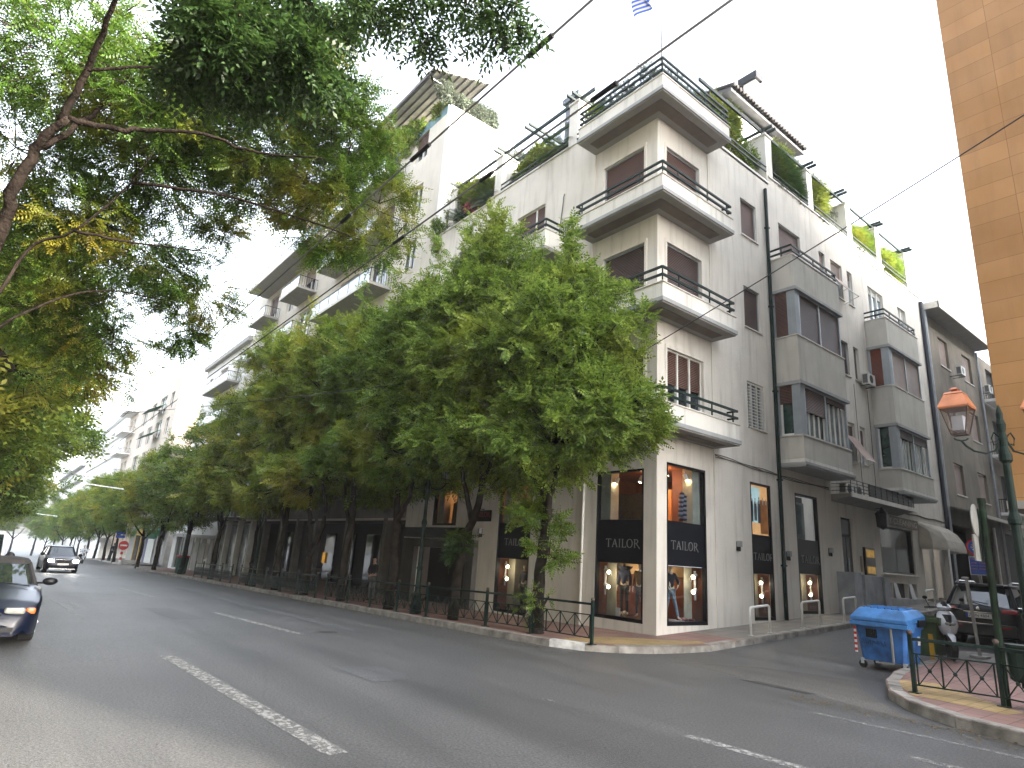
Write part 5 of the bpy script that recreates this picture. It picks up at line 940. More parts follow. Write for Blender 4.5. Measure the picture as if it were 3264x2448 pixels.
# grey house and white upper storeys beyond
gb = thing('apartment_building', 'white apartment building with a rusticated grey ground floor beyond the arcade', 'building', (-48,0,-1)); ops = [(41.9,43.0,.1,1.25),(44.3,45.0,-.4,1.25),(46.3,47.0,-.8,1.25),(50.5,53.5,-1.1,1.9)]
for z in (4.6, 7.8, 11, 14.2): ops += [(43,44.6,z,z+2.2),(47,49.5,z,z+2.2),(52,53.2,z+.5,z+2)]
block(gb, FY, 40.75, 55, -1.2, 17.7, ops, whit, 10)
for q in ops: simplewin(FY, *q, gb, sh=random.choice([None,(shutter_pale,.5)]) if q[2] > 3 else None)
M(FY).box(40.75, 55, .0, .3, 1.6, 1.85).build('cornice', conc, gb); M(FY).box(40.75, 55, 0, .35, 17.3, 17.7).build('cornice', conc, gb)
q = M(FY)
for a, b in ((40.8,41.8),(43.0,44.3),(45.0,46.3),(47.0,50.5)): q.box(a, b, .0, .06, -1.1, 1.6)
q.build('rusticated_wall', mat('grey_ashlar', (.33,.32,.29), .9, var=.1, vs=2, bump=.6, bs=8), gb)
for z in (7.6, 10.8, 14.0): glass_balcony(FY, 42.4, 50.5, 1.0, z, gb)
sh_ = thing('shop_row', 'low row of shops with a tall white poster wall, green awning and yellow doorway', 'building', (-66,0,-1.4)); block(sh_, FY, 57.4, 79, -2, 3.4, [(59,62,-1.5,2.2),(71,74,-1.6,1.6)], conc, 6)
M(FY).box(62.9, 66.4, 0, .12, -1.3, 2.7).build('poster_wall', wht, sh_); M(FY).box(66.4, 67.6, 0, .14, -1.4, 2.9).build('blue_panel', mat('deep_blue', (.01,.015,.12), .5), sh_); M(FY).box(70.6, 71, 0, .12, -1.6, 2.0).build('door_frame', mat('ochre_paint', (.45,.27,.04), .6), sh_); M(FY).box(71, 74.2, 0, .12, 1.4, 2.4).build('sign_board', MATS['ochre_paint'], sh_); M(FY).box(74, 74.3, 0, .12, -1.6, 1.4).build('door_frame', MATS['ochre_paint'], sh_)
for (a, b, c, d) in ((59,62,-1.5,2.2),(71,74,-1.6,1.6)): M(FY).box(a, b, -.3, -.25, c, d).build('shop_window', glass_dk, sh_)
green_c = mat('green_canvas', (.02,.14,.08), .8); t = thing('shop_awning', 'flat green shop awning right of the white poster wall', 'awning', (-60.5,-.3,1.3)); M(FY).add([(58.6,.05,2.4),(62.4,.05,2.4),(62.4,.9,2.0),(58.6,.9,2.0),(58.6,.9,1.2),(62.4,.9,1.2),(58.6,.05,2.3),(62.4,.05,2.3)], [(0,1,2,3),(3,2,5,4),(0,3,4,6),(1,2,5,7)]).build('canvas', green_c, t)
t = thing('shop_awning', 'rounded green shop awning left of the white poster wall', 'awning', (-69,-.3,1.3)); q = M(FY)
for k in range(6): a0, a1 = k*math.pi/12, (k+1)*math.pi/12; q.quad((67.8,1.2*math.sin(a0),1.3+1.1*math.cos(a0)),(70.6,1.2*math.sin(a0),1.3+1.1*math.cos(a0)),(70.6,1.2*math.sin(a1),1.3+1.1*math.cos(a1)),(67.8,1.2*math.sin(a1),1.3+1.1*math.cos(a1)))
q.build('canvas', green_c, t)
# beige tower and balcony stack, pale blocks to the end of the avenue
bt = thing('apartment_building', 'beige apartment tower with large openings and green awnings near the top', 'building', (-82,0,-1.5)); ops = []
for z in (3, 6.3, 9.6, 12.9, 16.0): ops += [(70,72,z,z+2),(74.5,78.5,z,z+2.2),(81,84,z,z+2.2),(87,91,z,z+2.2)]
block(bt, FY, 67.2, 95, 2.8, 19.9, ops, beige, 13); 
for q in ops: simplewin(FY, *q, bt, mt=dark_room if random.random() < .4 else None)
M().box(-67.3, -67.15, -.3, 13, 19.9, 20.3).build('roof_edge', conc, bt); q = M(); q.box(-67.18, -67.1, 5.5, 6.7, 15.0, 17.2); q.build('side_window', glass_cur, bt); q = M(); q.box(-67.1, -67.02, 5.4, 6.8, 14.9, 15.0); q.box(-67.1, -67.02, 5.4, 5.5, 15, 17.3); q.box(-67.1,-67.02, 6.7, 6.8, 15, 17.3); q.build('frame', white_paint, bt); M().add([(-80,1,19.9),(-86,1,19.9),(-86,5,19.9),(-80,5,19.9),(-83,3,22)], [(0,1,4),(1,2,4),(2,3,4),(3,0,4)]).build('tiled_turret', tile, bt)
for z in (12.2, 15.4): t = thing('shop_awning', 'green canvas awning over %s opening of the beige tower' % ('an upper' if z > 13 else 'a lower'), 'awning', (-81,-.5,z)); M(FY).add([(74,.05,z+1.6),(78.8,.05,z+1.6),(78.8,1.8,z+.5),(74,1.8,z+.5),(74,.05,z+1.5),(78.8,.05,z+1.5)], [(0,1,2,3),(0,3,4),(1,5,2)]).build('canvas', green_c, t)
bs_ = thing('apartment_building', 'slender block with a stack of projecting white balconies left of the beige tower', 'building', (-100,0,-2)); ops = [(97+3*k, 99+3*k, z, z+2.2) for z in (3.2,6.4,9.6,12.8,16) for k in (0,1)]; block(bs_, FY, 95.02, 104, 0, 20.5, ops, beige, 12)
for q in ops: simplewin(FY, *q, bs_, mt=dark_room)
for z in (3, 6.2, 9.4, 12.6, 15.8, 19): glass_balcony(FY, 95.8, 103.5, 1.6, z, bs_, pan=whit, solid=True)
wb = thing('apartment_building', 'long white block with horizontal bands toward the end of the avenue', 'building', (-130,0,-3)); block(wb, FY, 104.02, 158, -3, 24.5, [], whit, 12)
for z in (4, 7.2, 10.4, 13.6, 16.8, 20): M(FY).box(106, 156, -.0, .35, z, z+.9).build('band', whit, wb); M(FY).box(106, 156, .0, .04, z+.9, z+2.3).build('window_band', mat('pale_window_band', (.42,.44,.45), .4) if z == 4 else MATS['pale_window_band'], wb)
for z in (7.2, 10.4, 13.6, 16.8): glass_balcony(FY, 106, 111, 1.4, z, wb, pan=whit, solid=True)
fbk = thing('apartment_building', 'faint concrete block at the very end of the avenue', 'building', (-190,0,-5)); block(fbk, FY, 160, 235, -6, 18.5, [], whit, 12)
for z in (5, 8.5, 12, 15.5): M(FY).box(162, 233, 0, .9, z, z+.25).build('ledge', conc, fbk)
# side street: brown block, its neighbour, and the tiled orange office
bb = thing('apartment_building', 'shabby brown apartment building with an overhanging white eave on the side street', 'building', (0,25,.9)); ops = []
for z in (6.12, 9.4, 12.7): ops += [(22.95,24.3,z,z+1.55),(26.55,28.0,z,z+1.55)]
ops += [(21.6,24.4,1.4,4.6),(25,27.6,1.4,4.6)]
block(bb, FX, 20.9, 29.1, 0, 15.1, ops, brownr, 10, d0=-.02)
for k, q in enumerate(ops):
    if q[2] > 5: w = simplewin(FX, *q, bb, d0=-.02, sh=(shutter_pale, .97 if k != 2 else .5)); sill(FX, q[0], q[1], q[2], w, -.02)
    else: M(FX).box(q[0], q[1], -1.3, -1.2, q[2], q[3]).build('shop_entrance', dark_room, bb)
q = M(FX); q.box(20.9, 29.3, -.6, .75, 15.08, 15.25, 0); q.box(20.85, 29.35, .75, .8, 15.05, 15.4, 1); q.box(20.85, 20.9, 0, .8, 15.05, 15.4, 1); q.build('eave', [soffit_grey, marble], bb)
for a in (21.2, 24.6, 27.8): M(FX).box(a, a+.14, -.02, .06, 1.2, 4.9).build('shopfront_post', white_paint, bb)
M(FX).tube([(28.9,.08,1.5),(28.9,.08,14.9)], .06, 8).build('downpipe', MATS['grey_pipe'], bb)
t = thing('shop_awning', 'long dark green shop awning with a pale edge on the brown building', 'awning', (.5,26,5)); q = M(FX); q.add([(21.2,0,5.45),(30.8,0,5.45),(30.8,1.3,5.0),(21.2,1.3,5.0)], [(0,1,2,3)], 1); q.add([(21.2,0,5.42),(30.8,0,5.42),(30.8,1.29,4.97),(21.2,1.29,4.97)], [(0,1,2,3)], 0); q.add([(21.2,1.3,5.02),(30.8,1.3,5.02),(30.8,1.32,4.86),(21.2,1.32,4.86)], [(0,1,2,3)], 1); q.build('canvas', [green_c, canv], t)
nb = thing('apartment_building', 'narrow balcony block behind the brown building on the side street', 'building', (0,33,1.5)); ops = [(31,33,z,z+2.2) for z in (5.9,9.1,12.3)]+[(30.2,34,1.6,4.8)]; block(nb, FX, 29.12, 42, .5, 15.0, ops, brownr, 10, d0=-.1)
for q in ops: M(FX).box(q[0], q[1], -.4, -.3, q[2], q[3]).build('window', dark_room, nb)
for z in (5.7, 8.9, 12.1): glass_balcony(FX, 29.6, 34, .9, z, nb, pan=conc, solid=True)
ob = thing('office_building', 'tall office building clad in orange stone tiles at the right edge', 'building', (12,6,.1))
org = mat('orange_stone', (.47,.255,.105), .5, var=.16, vs=1.1, stain=.25, detail=9, col2=(.40,.20,.06)); N = org.node_tree.nodes; L = org.node_tree.links; tc = [n for n in N if n.type == 'TEX_COORD'][0]; p_ = N['Principled BSDF']
sp = N.new('ShaderNodeSeparateXYZ'); L.new(tc.outputs['Object'], sp.inputs[0]); cx_ = N.new('ShaderNodeCombineXYZ'); L.new(sp.outputs['X'], cx_.inputs[0]); L.new(sp.outputs['Z'], cx_.inputs[1]); br = N.new('ShaderNodeTexBrick'); br.offset = 0; br.inputs['Scale'].default_value = 1; br.inputs['Brick Width'].default_value = 2.6; br.inputs['Row Height'].default_value = .415; br.inputs['Mortar Size'].default_value = .005; br.inputs['Color1'].default_value = (1,1,1,1); br.inputs['Color2'].default_value = (.82,.8,.76,1); br.inputs['Mortar'].default_value = (.5,.46,.42,1); L.new(cx_.outputs[0], br.inputs['Vector'])
src = p_.inputs['Base Color'].links[0].from_socket; mu = N.new('ShaderNodeMix'); mu.data_type = 'RGBA'; mu.blend_type = 'MULTIPLY'; mu.inputs[0].default_value = 1; L.new(src, mu.inputs[6]); L.new(br.outputs[0], mu.inputs[7]); L.new(mu.outputs[2], p_.inputs['Base Color'])
q = M(); q.box(7.0, 34, 1.05, 14, 3.25, 21.5, 0); q.m[-1] = 1; q.m[-2] = 1; q.m[-3] = 1; q.m[-4] = 0; q.build('wall', [org, dimr], ob); q = M(); q.box(7.6, 34, 1.6, 13.8, 0, 3.25); q.build('ground_floor', mat('dark_ground_floor', (.04,.04,.042), .4), ob); M().box(6.95, 34, 1.0, 14, 3.12, 3.26).build('soffit', soffit_grey, ob)
for x in (7.3, 12, 17): M().box(x, x+.5, 1.2, 1.7, 0, 3.2).build('column', conc, ob)
o = thing('apartment_building', 'unseen block beyond the orange office, added to keep sun off the side street', 'building', (12,30,1)); q = M(); q.box(7.0, 20, 14.1, 60, 0, 18.5); q.build('wall', cream, o); q = M()  # unseen block added and sized to keep sun off the side street facade
for z in range(4, 18, 3):
    for y_ in range(16, 58, 4): q.box(6.96, 7.0, y_, y_+1.6, z, z+1.6)
q.build('windows', glass_dk, o)
# unseen row behind the camera, made tall and dim to shade the street
for x0, x1, h, lab in ((-60,-24,26,'unseen dim apartment row across the avenue, left part'), (-23.9,8,27,'unseen dim apartment row across the avenue, middle part'), (8.1,40,26,'unseen dim apartment row across the avenue, right part')):
    o = thing('apartment_building', lab, 'building', (x0, -19, 0)); q = M(); q.box(x0, x1, -30, -18.5, -2, h); q.build('wall', dimr, o)
    for z in range(4, int(h)-2, 3): M().box(x0+.5, x1-.5, -18.5, -17.6, z, z+.9).build('balcony', dimr, o)
    q = M()
    for z in range(4, int(h)-2, 3):
        x = x0+1.5
        while x < x1-2: q.box(x, x+1.6, -18.5, -18.45, z+1, z+2.6); x += 3.4
    q.build('windows', glass_dk, o)
# ---------------------------------------------------------------- street furniture
def fence(x0, y0, x1, y1, label, style='cross', h=.82, group='green iron railings along the kerb', last=True, base=None):
    t = thing('street_railing', label, 'railing', (x0, y0, pz(x0, y0)), group=group); za, zb = pz(x0, y0), pz(x1, y1); l = math.hypot(x1-x0, y1-y0)
    P = lambda s, z: (x0+(x1-x0)*s/l, y0+(y1-y0)*s/l, za+(zb-za)*s/l+z)
    def post(s):
        o = M().bar(P(s,0), P(s,h+.01), .055, .055).build('post', iron, t); M().sph(P(s,h+.04), .04, n=8).build('finial', mat_fin, o, smooth=True); M().box(P(s,0)[0]-.07, P(s,0)[0]+.07, P(s,0)[1]-.07, P(s,0)[1]+.07, P(s,0)[2], P(s,0)[2]+.015).build('base_plate', iron, o)
    post(0)
    if last: post(l)
    M().bar(P(.03,h-.05), P(l-.03,h-.05), .05, .045).build('top_rail', iron, t)
    m = M(); m.bar(P(.03,h-.26), P(l-.03,h-.26), .025, .02); m.bar(P(.03,.12), P(l-.03,.12), .025, .02)
    n = max(1, round(l/.42)) if style == 'cross' else max(2, round(l/.16))
    e = .06; w = (l-2*e)/n
    for k in range(n+1): m.bar(P(e+w*k,.12), P(e+w*k,h-.26), .02, .02)
    for k in range(n):
        a, b = e+w*k, e+w*(k+1)
        if style == 'cross': m.bar(P(a,.12), P(b,h-.26), .014, .014); m.bar(P(a,h-.26), P(b,.12), .014, .014); m.sph(P((a+b)/2,(h-.14)/2), .03, n=6)
        else:
            q = [P((a+b)/2+w*.38*math.cos(i*math.pi/4), (h-.14)/2+.13*math.sin(i*math.pi/4)) for i in range(9)]; m.tube(q, .009, 5)
    m.build('lattice', iron, t); return t
mat_fin = mat('rusty_finial', (.09,.06,.05), .7)
fence(6.07,-1.51, 7.11,-1.27, 'green iron railing panel in front of the blue container', last=False); fence(7.11,-1.27, 8.5,-1.75, 'green iron railing panel at the right edge below the litter bin')
FP = [(.82,-3.08),(-1.02,-3.12),(-2.62,-3.18),(-5.15,-3.3),(-6.8,-3.3),(-8.4,-3.35),(-10.0,-3.35),(-11.8,-3.35)]
for k, ((a, b), (c, d)) in enumerate(zip(FP[:-1], FP[1:])):
    fence(a, b, c, d, ['green iron railing panel ending at the corner, left of the yellow paving', 'iron railing panel just left of the leafy trunk', 'iron railing panel in front of the stone door surround', 'dark railing panel between the leaning tree and the lamp', 'dark railing panel under the hanging tailor window', 'dark railing panel before the standing man', 'dark railing panel left of the standing man'][k], last=(k == 6))
x = -12.6
for k in range(9):
    if k in (5,): x -= 1.3
    fence(x, -3.4, x-1.75, -3.4, 'ornate iron railing panel, number %s leftward from the arcade scooter' % ['one','two','three','four','five','six','seven','eight','nine'][k] if False else ['ornate railing panel before the second arcade column', 'ornate railing panel before the dark parked scooter', 'ornate railing panel left of the dark parked scooter', 'ornate railing panel before the copper hooded lamp', 'ornate railing panel before the slim crooked tree', 'ornate railing panel before the grey blue shopfront', 'ornate railing panel before the grey corner house', 'ornate railing panel beside the far green litter bin', 'last ornate railing panel before the far side street'][k], style='hoop', last=True, group='ornate railings farther down the kerb'); x -= 1.85
# white hoops on the side pavement
def hoop(x0, y0, x1, y1, label):
    t = thing('hoop_barrier', label, 'barrier', ((x0+x1)/2, (y0+y1)/2, pz(x0, y0)), group='white hoop barriers on the side street pavement'); za, zb = pz(x0,y0), pz(x1,y1); h = .66; r = .07; P = []
    d = ((x1-x0)/math.hypot(x1-x0,y1-y0), (y1-y0)/math.hypot(x1-x0,y1-y0))
    pts = [(x0,y0,za-.02),(x0,y0,za+h-r),(x0+d[0]*r*.3,y0+d[1]*r*.3,za+h-r*.3),(x0+d[0]*r,y0+d[1]*r,za+h),(x1-d[0]*r,y1-d[1]*r,zb+h),(x1-d[0]*r*.3,y1-d[1]*r*.3,zb+h-r*.3),(x1,y1,zb+h-r),(x1,y1,zb-.02)]
    M().tube(pts, .031, 10).build('bent_tube', white_paint, t, smooth=True); q = M(); q.cyl((x0,y0,za),(x0,y0,za+.012), .06, n=10); q.cyl((x1,y1,zb),(x1,y1,zb+.012), .06, n=10); q.build('foot_flange', white_paint, t)
hoop(1.2,2.15, 1.2,3.05, 'white hoop barrier nearest the corner, before the poster window'); hoop(1.2,4.75, 1.2,5.75, 'white hoop barrier before the drainpipe shop window'); hoop(1.2,7.25, 1.2,8.1, 'white hoop barrier beside the entrance steps, partly behind the blue lid'); hoop(1.2,13.9, 1.2,14.7, 'farthest white hoop barrier left of the black parked car')
# street lamps
copper = mat('copper_hood', (.62,.25,.13), .42, .55, var=.12, vs=5); lglass = glassmat('lantern_glass', (.85,.85,.88), .1); lamp_in = mat('lamp_reflector', (.55,.57,.62), .5)
def lantern(c, s=1.0, par=None, hood=None):
    x, y, z = c; m = M(); m.lathe((x,y,z), [(.30*s*1.0,.42*s),(.31*s,.45*s),(.19*s,.66*s),(.20*s,.67*s),(.17*s,.70*s),(.05*s,.73*s),(.09*s,.76*s),(.03*s,.80*s)], 4); o = m.build('lantern_hood', hood or copper, par)
    f = M()
    for k in range(4):
        a = math.pi/4+math.pi/2*k+math.pi/4*0; a2 = a+math.pi/2; ca, sa, cb_, sb = math.cos(a), math.sin(a), math.cos(a2), math.sin(a2)
        f.bar((x+.12*s*ca*1.2,y+.12*s*sa*1.2,z), (x+.27*s*ca,y+.27*s*sa,z+.42*s), .016*s, .016*s); f.bar((x+.145*s*ca,y+.145*s*sa,z), (x+.145*s*cb_,y+.145*s*sb,z), .018*s, .018*s)
    f.build('lantern_frame', mat_fin, o); g = M(); g.lathe((x,y,z), [(.14*s,.01),(.265*s,.415*s)], 4); g.build('lantern_glass', lglass, o); q = M(); q.box(x-.08*s, x+.08*s, y-.08*s, y+.08*s, z+.06*s, z+.30*s); q.build('lamp_housing', lamp_in, o)
def street_lamp(loc, label, H=4.35, ang=.64, off=.56, s=.95, group='green lamp posts with copper lanterns', hood=None):
    x, y, z = loc; t = thing('street_lamp', label, 'street lamp', loc, group=group); zt = z+H
    m = M(); m.lathe((x,y,z), [(.17,0),(.17,.25),(.12,.35),(.13,.5),(.085,.62),(.075,1.2),(.095,1.22),(.095,1.27),(.07,1.3),(.062,H*.58),(.085,H*.58+.02),(.085,H*.58+.08),(.055,H*.6+.1),(.05,H*.79),(.085,H*.8),(.085,H*.82),(.05,H*.85),(.06,H*.88),(.045,H*.9),(.065,H*.93),(.04,H*.95),(.045,H*.97),(.012,H)], 12); m.build('lamp_column', iron, t, smooth=False)
    for sg in (-1, 1):
        dx, dy = math.cos(ang)*sg, math.sin(ang)*sg; a = M()
        pts = [(.05,H*.885),(.11,H*.90),(.15,H*.88),(.13,H*.855),(.09,H*.86)]
        a.tube([(x+dx*u,y+dy*u,z+v) for u, v in pts], .012, 6); a.tube([(x+dx*u,y+dy*u,z+v) for u, v in [(.05,H*.87),(.12,H*.835),(.25,H*.825),(.4,H*.832),(.5*off/.56,H*.85),(off,H*.87)]], .016, 6); a.tube([(x+dx*(off+.1*math.cos(k)),y+dy*(off+.1*math.cos(k)),z+H*.885+.05*math.sin(k)-.02) for k in (3.4,4.0,4.7,5.4,6.0)], .012, 6); a.build('arm', iron, t)
        lantern((x+dx*off, y+dy*off, z+H*.885+.03), s, t, hood)
    return t
street_lamp((7.53,-1.19,pz(7.53,-1.19)), 'green lamp post with two copper hooded lanterns at the right edge')
street_lamp((-6.05,-3.1,pz(-6)), 'dark lamp post in front of the lit clothes rail window', H=4.25, hood=black, group=None); street_lamp((-20.1,-3.3,pz(-20)), 'lamp post with a copper hood amid the arcade trees', H=4.2); street_lamp((-34.4,-3.3,pz(-34)), 'lamp post with a bright copper hood by the grey house', H=4.3); street_lamp((-66,-3.3,pz(-66)), 'far lamp post behind the no entry sign', H=4.2); street_lamp((-104,-3.3,pz(-104)), 'farthest lamp post above the oncoming car', H=4.4)  # first post has black hoods in place of copper, for its shade
# sign posts on the right
pp = mat('dull_green_pole', (.016,.032,.018), .65, var=.3, vs=6, spec=.15); bk = mat('sign_back', (.25,.25,.235), .6, var=.1)
t = thing('sign_post', 'green pole with grey sign backs rising behind the near railing', 'sign post', (7.11,-1.25,pz(7.1,-1.2))); q = M(); q.tube([(7.13,-1.2,.13),(7.15,-1.2,2.98)], .048, 10); q.tube([(7.15,-1.2,2.98),(7.15,-1.2,3.06)], .055, 10); q.build('pole', pp, t, smooth=False)
q = M(); q.sph((7.06,-1.27,2.72), .25, (.12,.82,1.0), 12); q.build('round_sign_back', bk, t, smooth=True); M().box(7.035, 7.06, -1.45, -1.12, 2.12, 2.5).build('plate_back', bk, t); q = M(); q.bar((7.09,-1.24,2.1),(7.1,-1.24,2.9), .02, .02); q.bar((7.06,-1.25,2.7),(7.14,-1.2,2.7), .03, .03); q.build('bracket', iron, t)
sr = mat('sign_red', (.45,.015,.02), .45); sb = mat('sign_blue', (.01,.06,.32), .45); sw = mat('sign_white', (.7,.7,.7), .5); so_ = mat('sign_orange', (.6,.22,.1), .5)
t = thing('road_sign', 'round blue and red tow-away sign above a blue plate of opening times', 'road sign', (5.0,7.6,pz(5,7.6)))
sc_ = M(); cx, cy, cz = 4.62, 7.6, 2.80; n = 24; sc_.add([(cx+.23*math.cos(2*math.pi*k/n), cy, cz+.23*math.sin(2*math.pi*k/n)) for k in range(n)]+[(cx+.23*math.cos(2*math.pi*k/n), cy+.02, cz+.23*math.sin(2*math.pi*k/n)) for k in range(n)], [tuple(range(n)), tuple(range(n,2*n))]+[(k,(k+1)%n,(k+1)%n+n,k+n) for k in range(n)], 0); sc_.add([(cx+.185*math.cos(2*math.pi*k/n), cy-.004, cz+.185*math.sin(2*math.pi*k/n)) for k in range(n)], [tuple(range(n))], 1); sc_.add([(cx-.09,cy-.008,cz-.06),(cx,cy-.008,cz-.15),(cx+.09,cy-.008,cz-.06),(cx+.05,cy-.008,cz-.04),(cx,cy-.008,cz-.08),(cx-.05,cy-.008,cz-.04)], [(0,1,2,3,4,5)], 2); q = sc_; q.build('disc', [sr, sb, sw], t)
text(lambda a, b, c: (a, b, c), 'ΤΕΛΙΤΑΤ', cx-.11, cy-.008, cz+.03, .045, so_, t, width=.22); text(lambda a, b, c: (a, b, c), 'ΟΧΗΜΑΤΑ', cx-.12, cy-.008, cz-.03, .045, sw, t, width=.24)
q = M(); q.box(cx-.2, cx+.2, cy, cy+.02, 2.08, 2.55, 1); q.box(cx-.185, cx+.185, cy-.004, cy, 2.095, 2.535, 0); q.build('plate', [sb, sw], t)
for k, (a, b) in enumerate((('ΕΛΕΓΧΟΜΕΝΗ',''),('ΔΕΥΤΕΡΑ','ΤΕΤΑΡΤΗ'),('ΤΡΙΤΗ','ΠΕΜΠΤΗ'),('ΣΑΒΒΑΤΟ','ΚΥΡΙΑΚΗ'))):
    z_ = 2.48-.075*k-(.03 if k else 0)
    if not b: text(lambda p, r_, s_: (p, r_, s_), a, cx-.15, cy-.008, z_, .03, so_, t, width=.3)
    else: text(lambda p, r_, s_: (p, r_, s_), a, cx-.16, cy-.008, z_, .028, so_, t, width=.14); text(lambda p, r_, s_: (p, r_, s_), b, cx+.02, cy-.008, z_, .028, so_, t, width=.14)
M().tube([(cx,cy+.05,pz(cx,cy)-.1),(cx,cy+.05,2.9)], .025, 8).build('pole', bk, t)
t = thing('bollard_post', 'bent grey metal post with a torn sticker in front of the black car', 'post', (5.5,3.7,pz(5.5,3.7))); M().bar((5.5,3.7,.3),(5.42,3.72,1.9), .06, .03).build('flat_post', bk, t); q = M(); q.sph((5.40,3.72,1.93), .06, (1.3,.8,.5), 8); q.build('bent_top', bk, t); M().box(5.35, 5.65, 3.55, 3.85, pz(5.5,3.7), pz(5.5,3.7)+.04).build('concrete_foot', conc, t)
# containers
def container(name, label, loc, w, d, h, body, lid, closed=True, extra=True):
    x, y, z = loc; t = thing(name, label, 'waste container', loc, group='wheeled waste containers'); b = .16; T_ = lambda a, c, e: (x+a, y+c, z+e)
    m = M(T_); i = .07; H1 = h*.73
    ring = lambda f, zz, r=.05: [(-w/2+f+r,-d/2+f,zz),(w/2-f-r,-d/2+f,zz),(w/2-f,-d/2+f+r,zz),(w/2-f,d/2-f-r,zz),(w/2-f-r,d/2-f,zz),(-w/2+f+r,d/2-f,zz),(-w/2+f,d/2-f-r,zz),(-w/2+f,-d/2+f+r,zz)]
    rs = [ring(.10,b), ring(.035,H1-.05), ring(.0,H1-.04), ring(.0,H1+.06)] ; vs = sum(rs, []); fs = [(7,6,5,4,3,2,1,0)] + [(8*j+k, 8*j+(k+1)%8, 8*j+8+(k+1)%8, 8*j+8+k) for j in range(3) for k in range(8)]
    m.add(vs, fs); m.build('bin_body', body, t, bevel=.012)
    if not closed: q = M(T_); q.add(ring(.04,H1+.0), [tuple(range(8))]); q.build('bin_inside', dark_room, t)
    L_ = M(T_)
    if closed:
        r1 = [(-w/2-.02,-d/2-.03,H1+.04),(w/2+.02,-d/2-.03,H1+.04),(w/2+.02,d/2+.02,H1+.1),(-w/2-.02,d/2+.02,H1+.1)]; r2 = [(-w/2-.02,-d/2-.03,H1+.11),(w/2+.02,-d/2-.03,H1+.11),(w/2+.02,d/2+.02,H1+.2),(-w/2-.02,d/2+.02,H1+.2)]; r3 = [(-w/2+.1,-d/2+.14,h-.03),(w/2-.1,-d/2+.14,h-.03),(w/2-.08,d/2-.05,h),(-w/2+.08,d/2-.05,h)]
        L_.add(r1+r2+r3, [(3,2,1,0),(8,9,10,11)]+[(4*j+k,4*j+(k+1)%4,4*j+4+(k+1)%4,4*j+4+k) for j in range(2) for k in range(4)])
    o = L_.build('lid', lid, t, bevel=.015) if closed else None
    if closed:
        q = M(T_)
        for k in range(6): a = -w/2+.18+(w-.36)*k/5; q.bar((a,-d/2+.2,h-.02),(a,d/2-.08,h+.01), .03, .035)
        q.build('lid_rib', lid, o)
    q = M(T_); q.box(-w/2-.03, w/2+.03, -d/2-.035, -d/2, H1-.05, H1+.03); q.box(w/2, w/2+.035, -d/2, -d/2+.3, H1-.1, H1+.05); q.build('rim', lid, t, bevel=.008)
    for a in (-w/2+.12, w/2-.12):
        for c in (-d/2+.12, d/2-.12):
            wl_ = M(T_); wl_.lathe((a,c-.02,.075), [(.07,-.025),(.075,-.02),(.075,.02),(.07,.025)], 14, ax='y'); oo = wl_.build('wheel', black, t); M(T_).box(a-.03, a+.03, c-.05, c+.03, .08, b+.02).build('castor', alu, oo)
    if extra:
        q = M(T_); q.box(w/2-.31, w/2-.28, -d/2+.02-.005, -d/2+.06, b+.02, H1-.06); q.bar((w/2-.3,-d/2+.05,b-.01),(w/2-.62,-d/2+.05,b-.02), .03, .03); q.build('lift_bar', bk, t)
        q = M(T_); q.box(-w/2+.26, -w/2+.44, -d/2-.01, -d/2+.05, H1-.26, H1-.1); q.cyl((-w/2+.35,-d/2+.02,H1-.14),(-w/2+.35,-d/2-.04,H1-.14), .05, n=10); q.build('lock_bracket', black, t)
        q = M(T_); rs_ = random.Random(5)
        for k in range(7): a = -w/2+.1+.07*k; zz = H1-.36; q.tube([(a,-d/2+.045,zz+.07*rs_.random()),(a+.03,-d/2+.04,zz-.05*rs_.random()),(a+.05,-d/2+.045,zz+.05),(a+.07,-d/2+.045,zz-.04*rs_.random())], .005, 4)
        q.build('graffiti_scrawl', black, t)
        q = M(T_); q.box(w/2-.03, w/2-.018, .1, .2, H1-.34, H1-.18); q.build('sticker', sw, t); q = M(T_); q.box(w/2-.02, w/2+.05, d/2-.42, d/2-.05, H1+.0, H1+.13); q.build('hinge_recess', black, t)
        q = M(T_); q.box(-w/2+.015, -w/2+.05, -d/2+.03, -d/2+.065, b+.12, H1-.1)
        for k in range(5): q.box(-w/2+.012, -w/2+.053, -d/2+.027, -d/2+.068, b+.15+.1*k, b+.2+.1*k, 1)
        q.build('warning_stripe', [sw, sr], t)
    return t
bluep = mat('blue_plastic', (.03,.14,.42), .5, var=.25, vs=5, stain=.7); bluel = mat('blue_lid_plastic', (.05,.20,.50), .45, var=.2, vs=5, stain=.4); greenp = mat('green_plastic', (.045,.085,.03), .5, var=.15, stain=.3); dkg = mat('dark_green_bin', (.008,.03,.022), .5, var=.2)
container('waste_container', 'large blue wheeled recycling container with ribbed lid at the side street kerb', (4.63,1.45,gz(4.6,1.4)), 1.0, .92, 1.16, bluep, bluel)
container('waste_container', 'olive green open waste container behind the blue one', (4.72,2.95,gz(4.7,2.9)+.02), .85, .75, 1.18, greenp, greenp, closed=False, extra=False)
t = thing('litter_bin', 'dark green litter bin hanging from the lamp post at the right edge', 'litter bin', (7.32,-1.1,.5)); q = M(); q.lathe((7.32,-1.08,.48), [(.10,0),(.14,.03),(.155,.46),(.165,.47),(.165,.5),(.14,.5)], 14); q.build('bin_body', dkg, t); M().bar((7.4,-1.1,.9),(7.52,-1.18,.9), .03, .03).build('bracket', iron, t); M().bar((7.32,-1.08,.40),(7.32,-1.08,.48), .03, .03).build('drain_pin', iron, t)
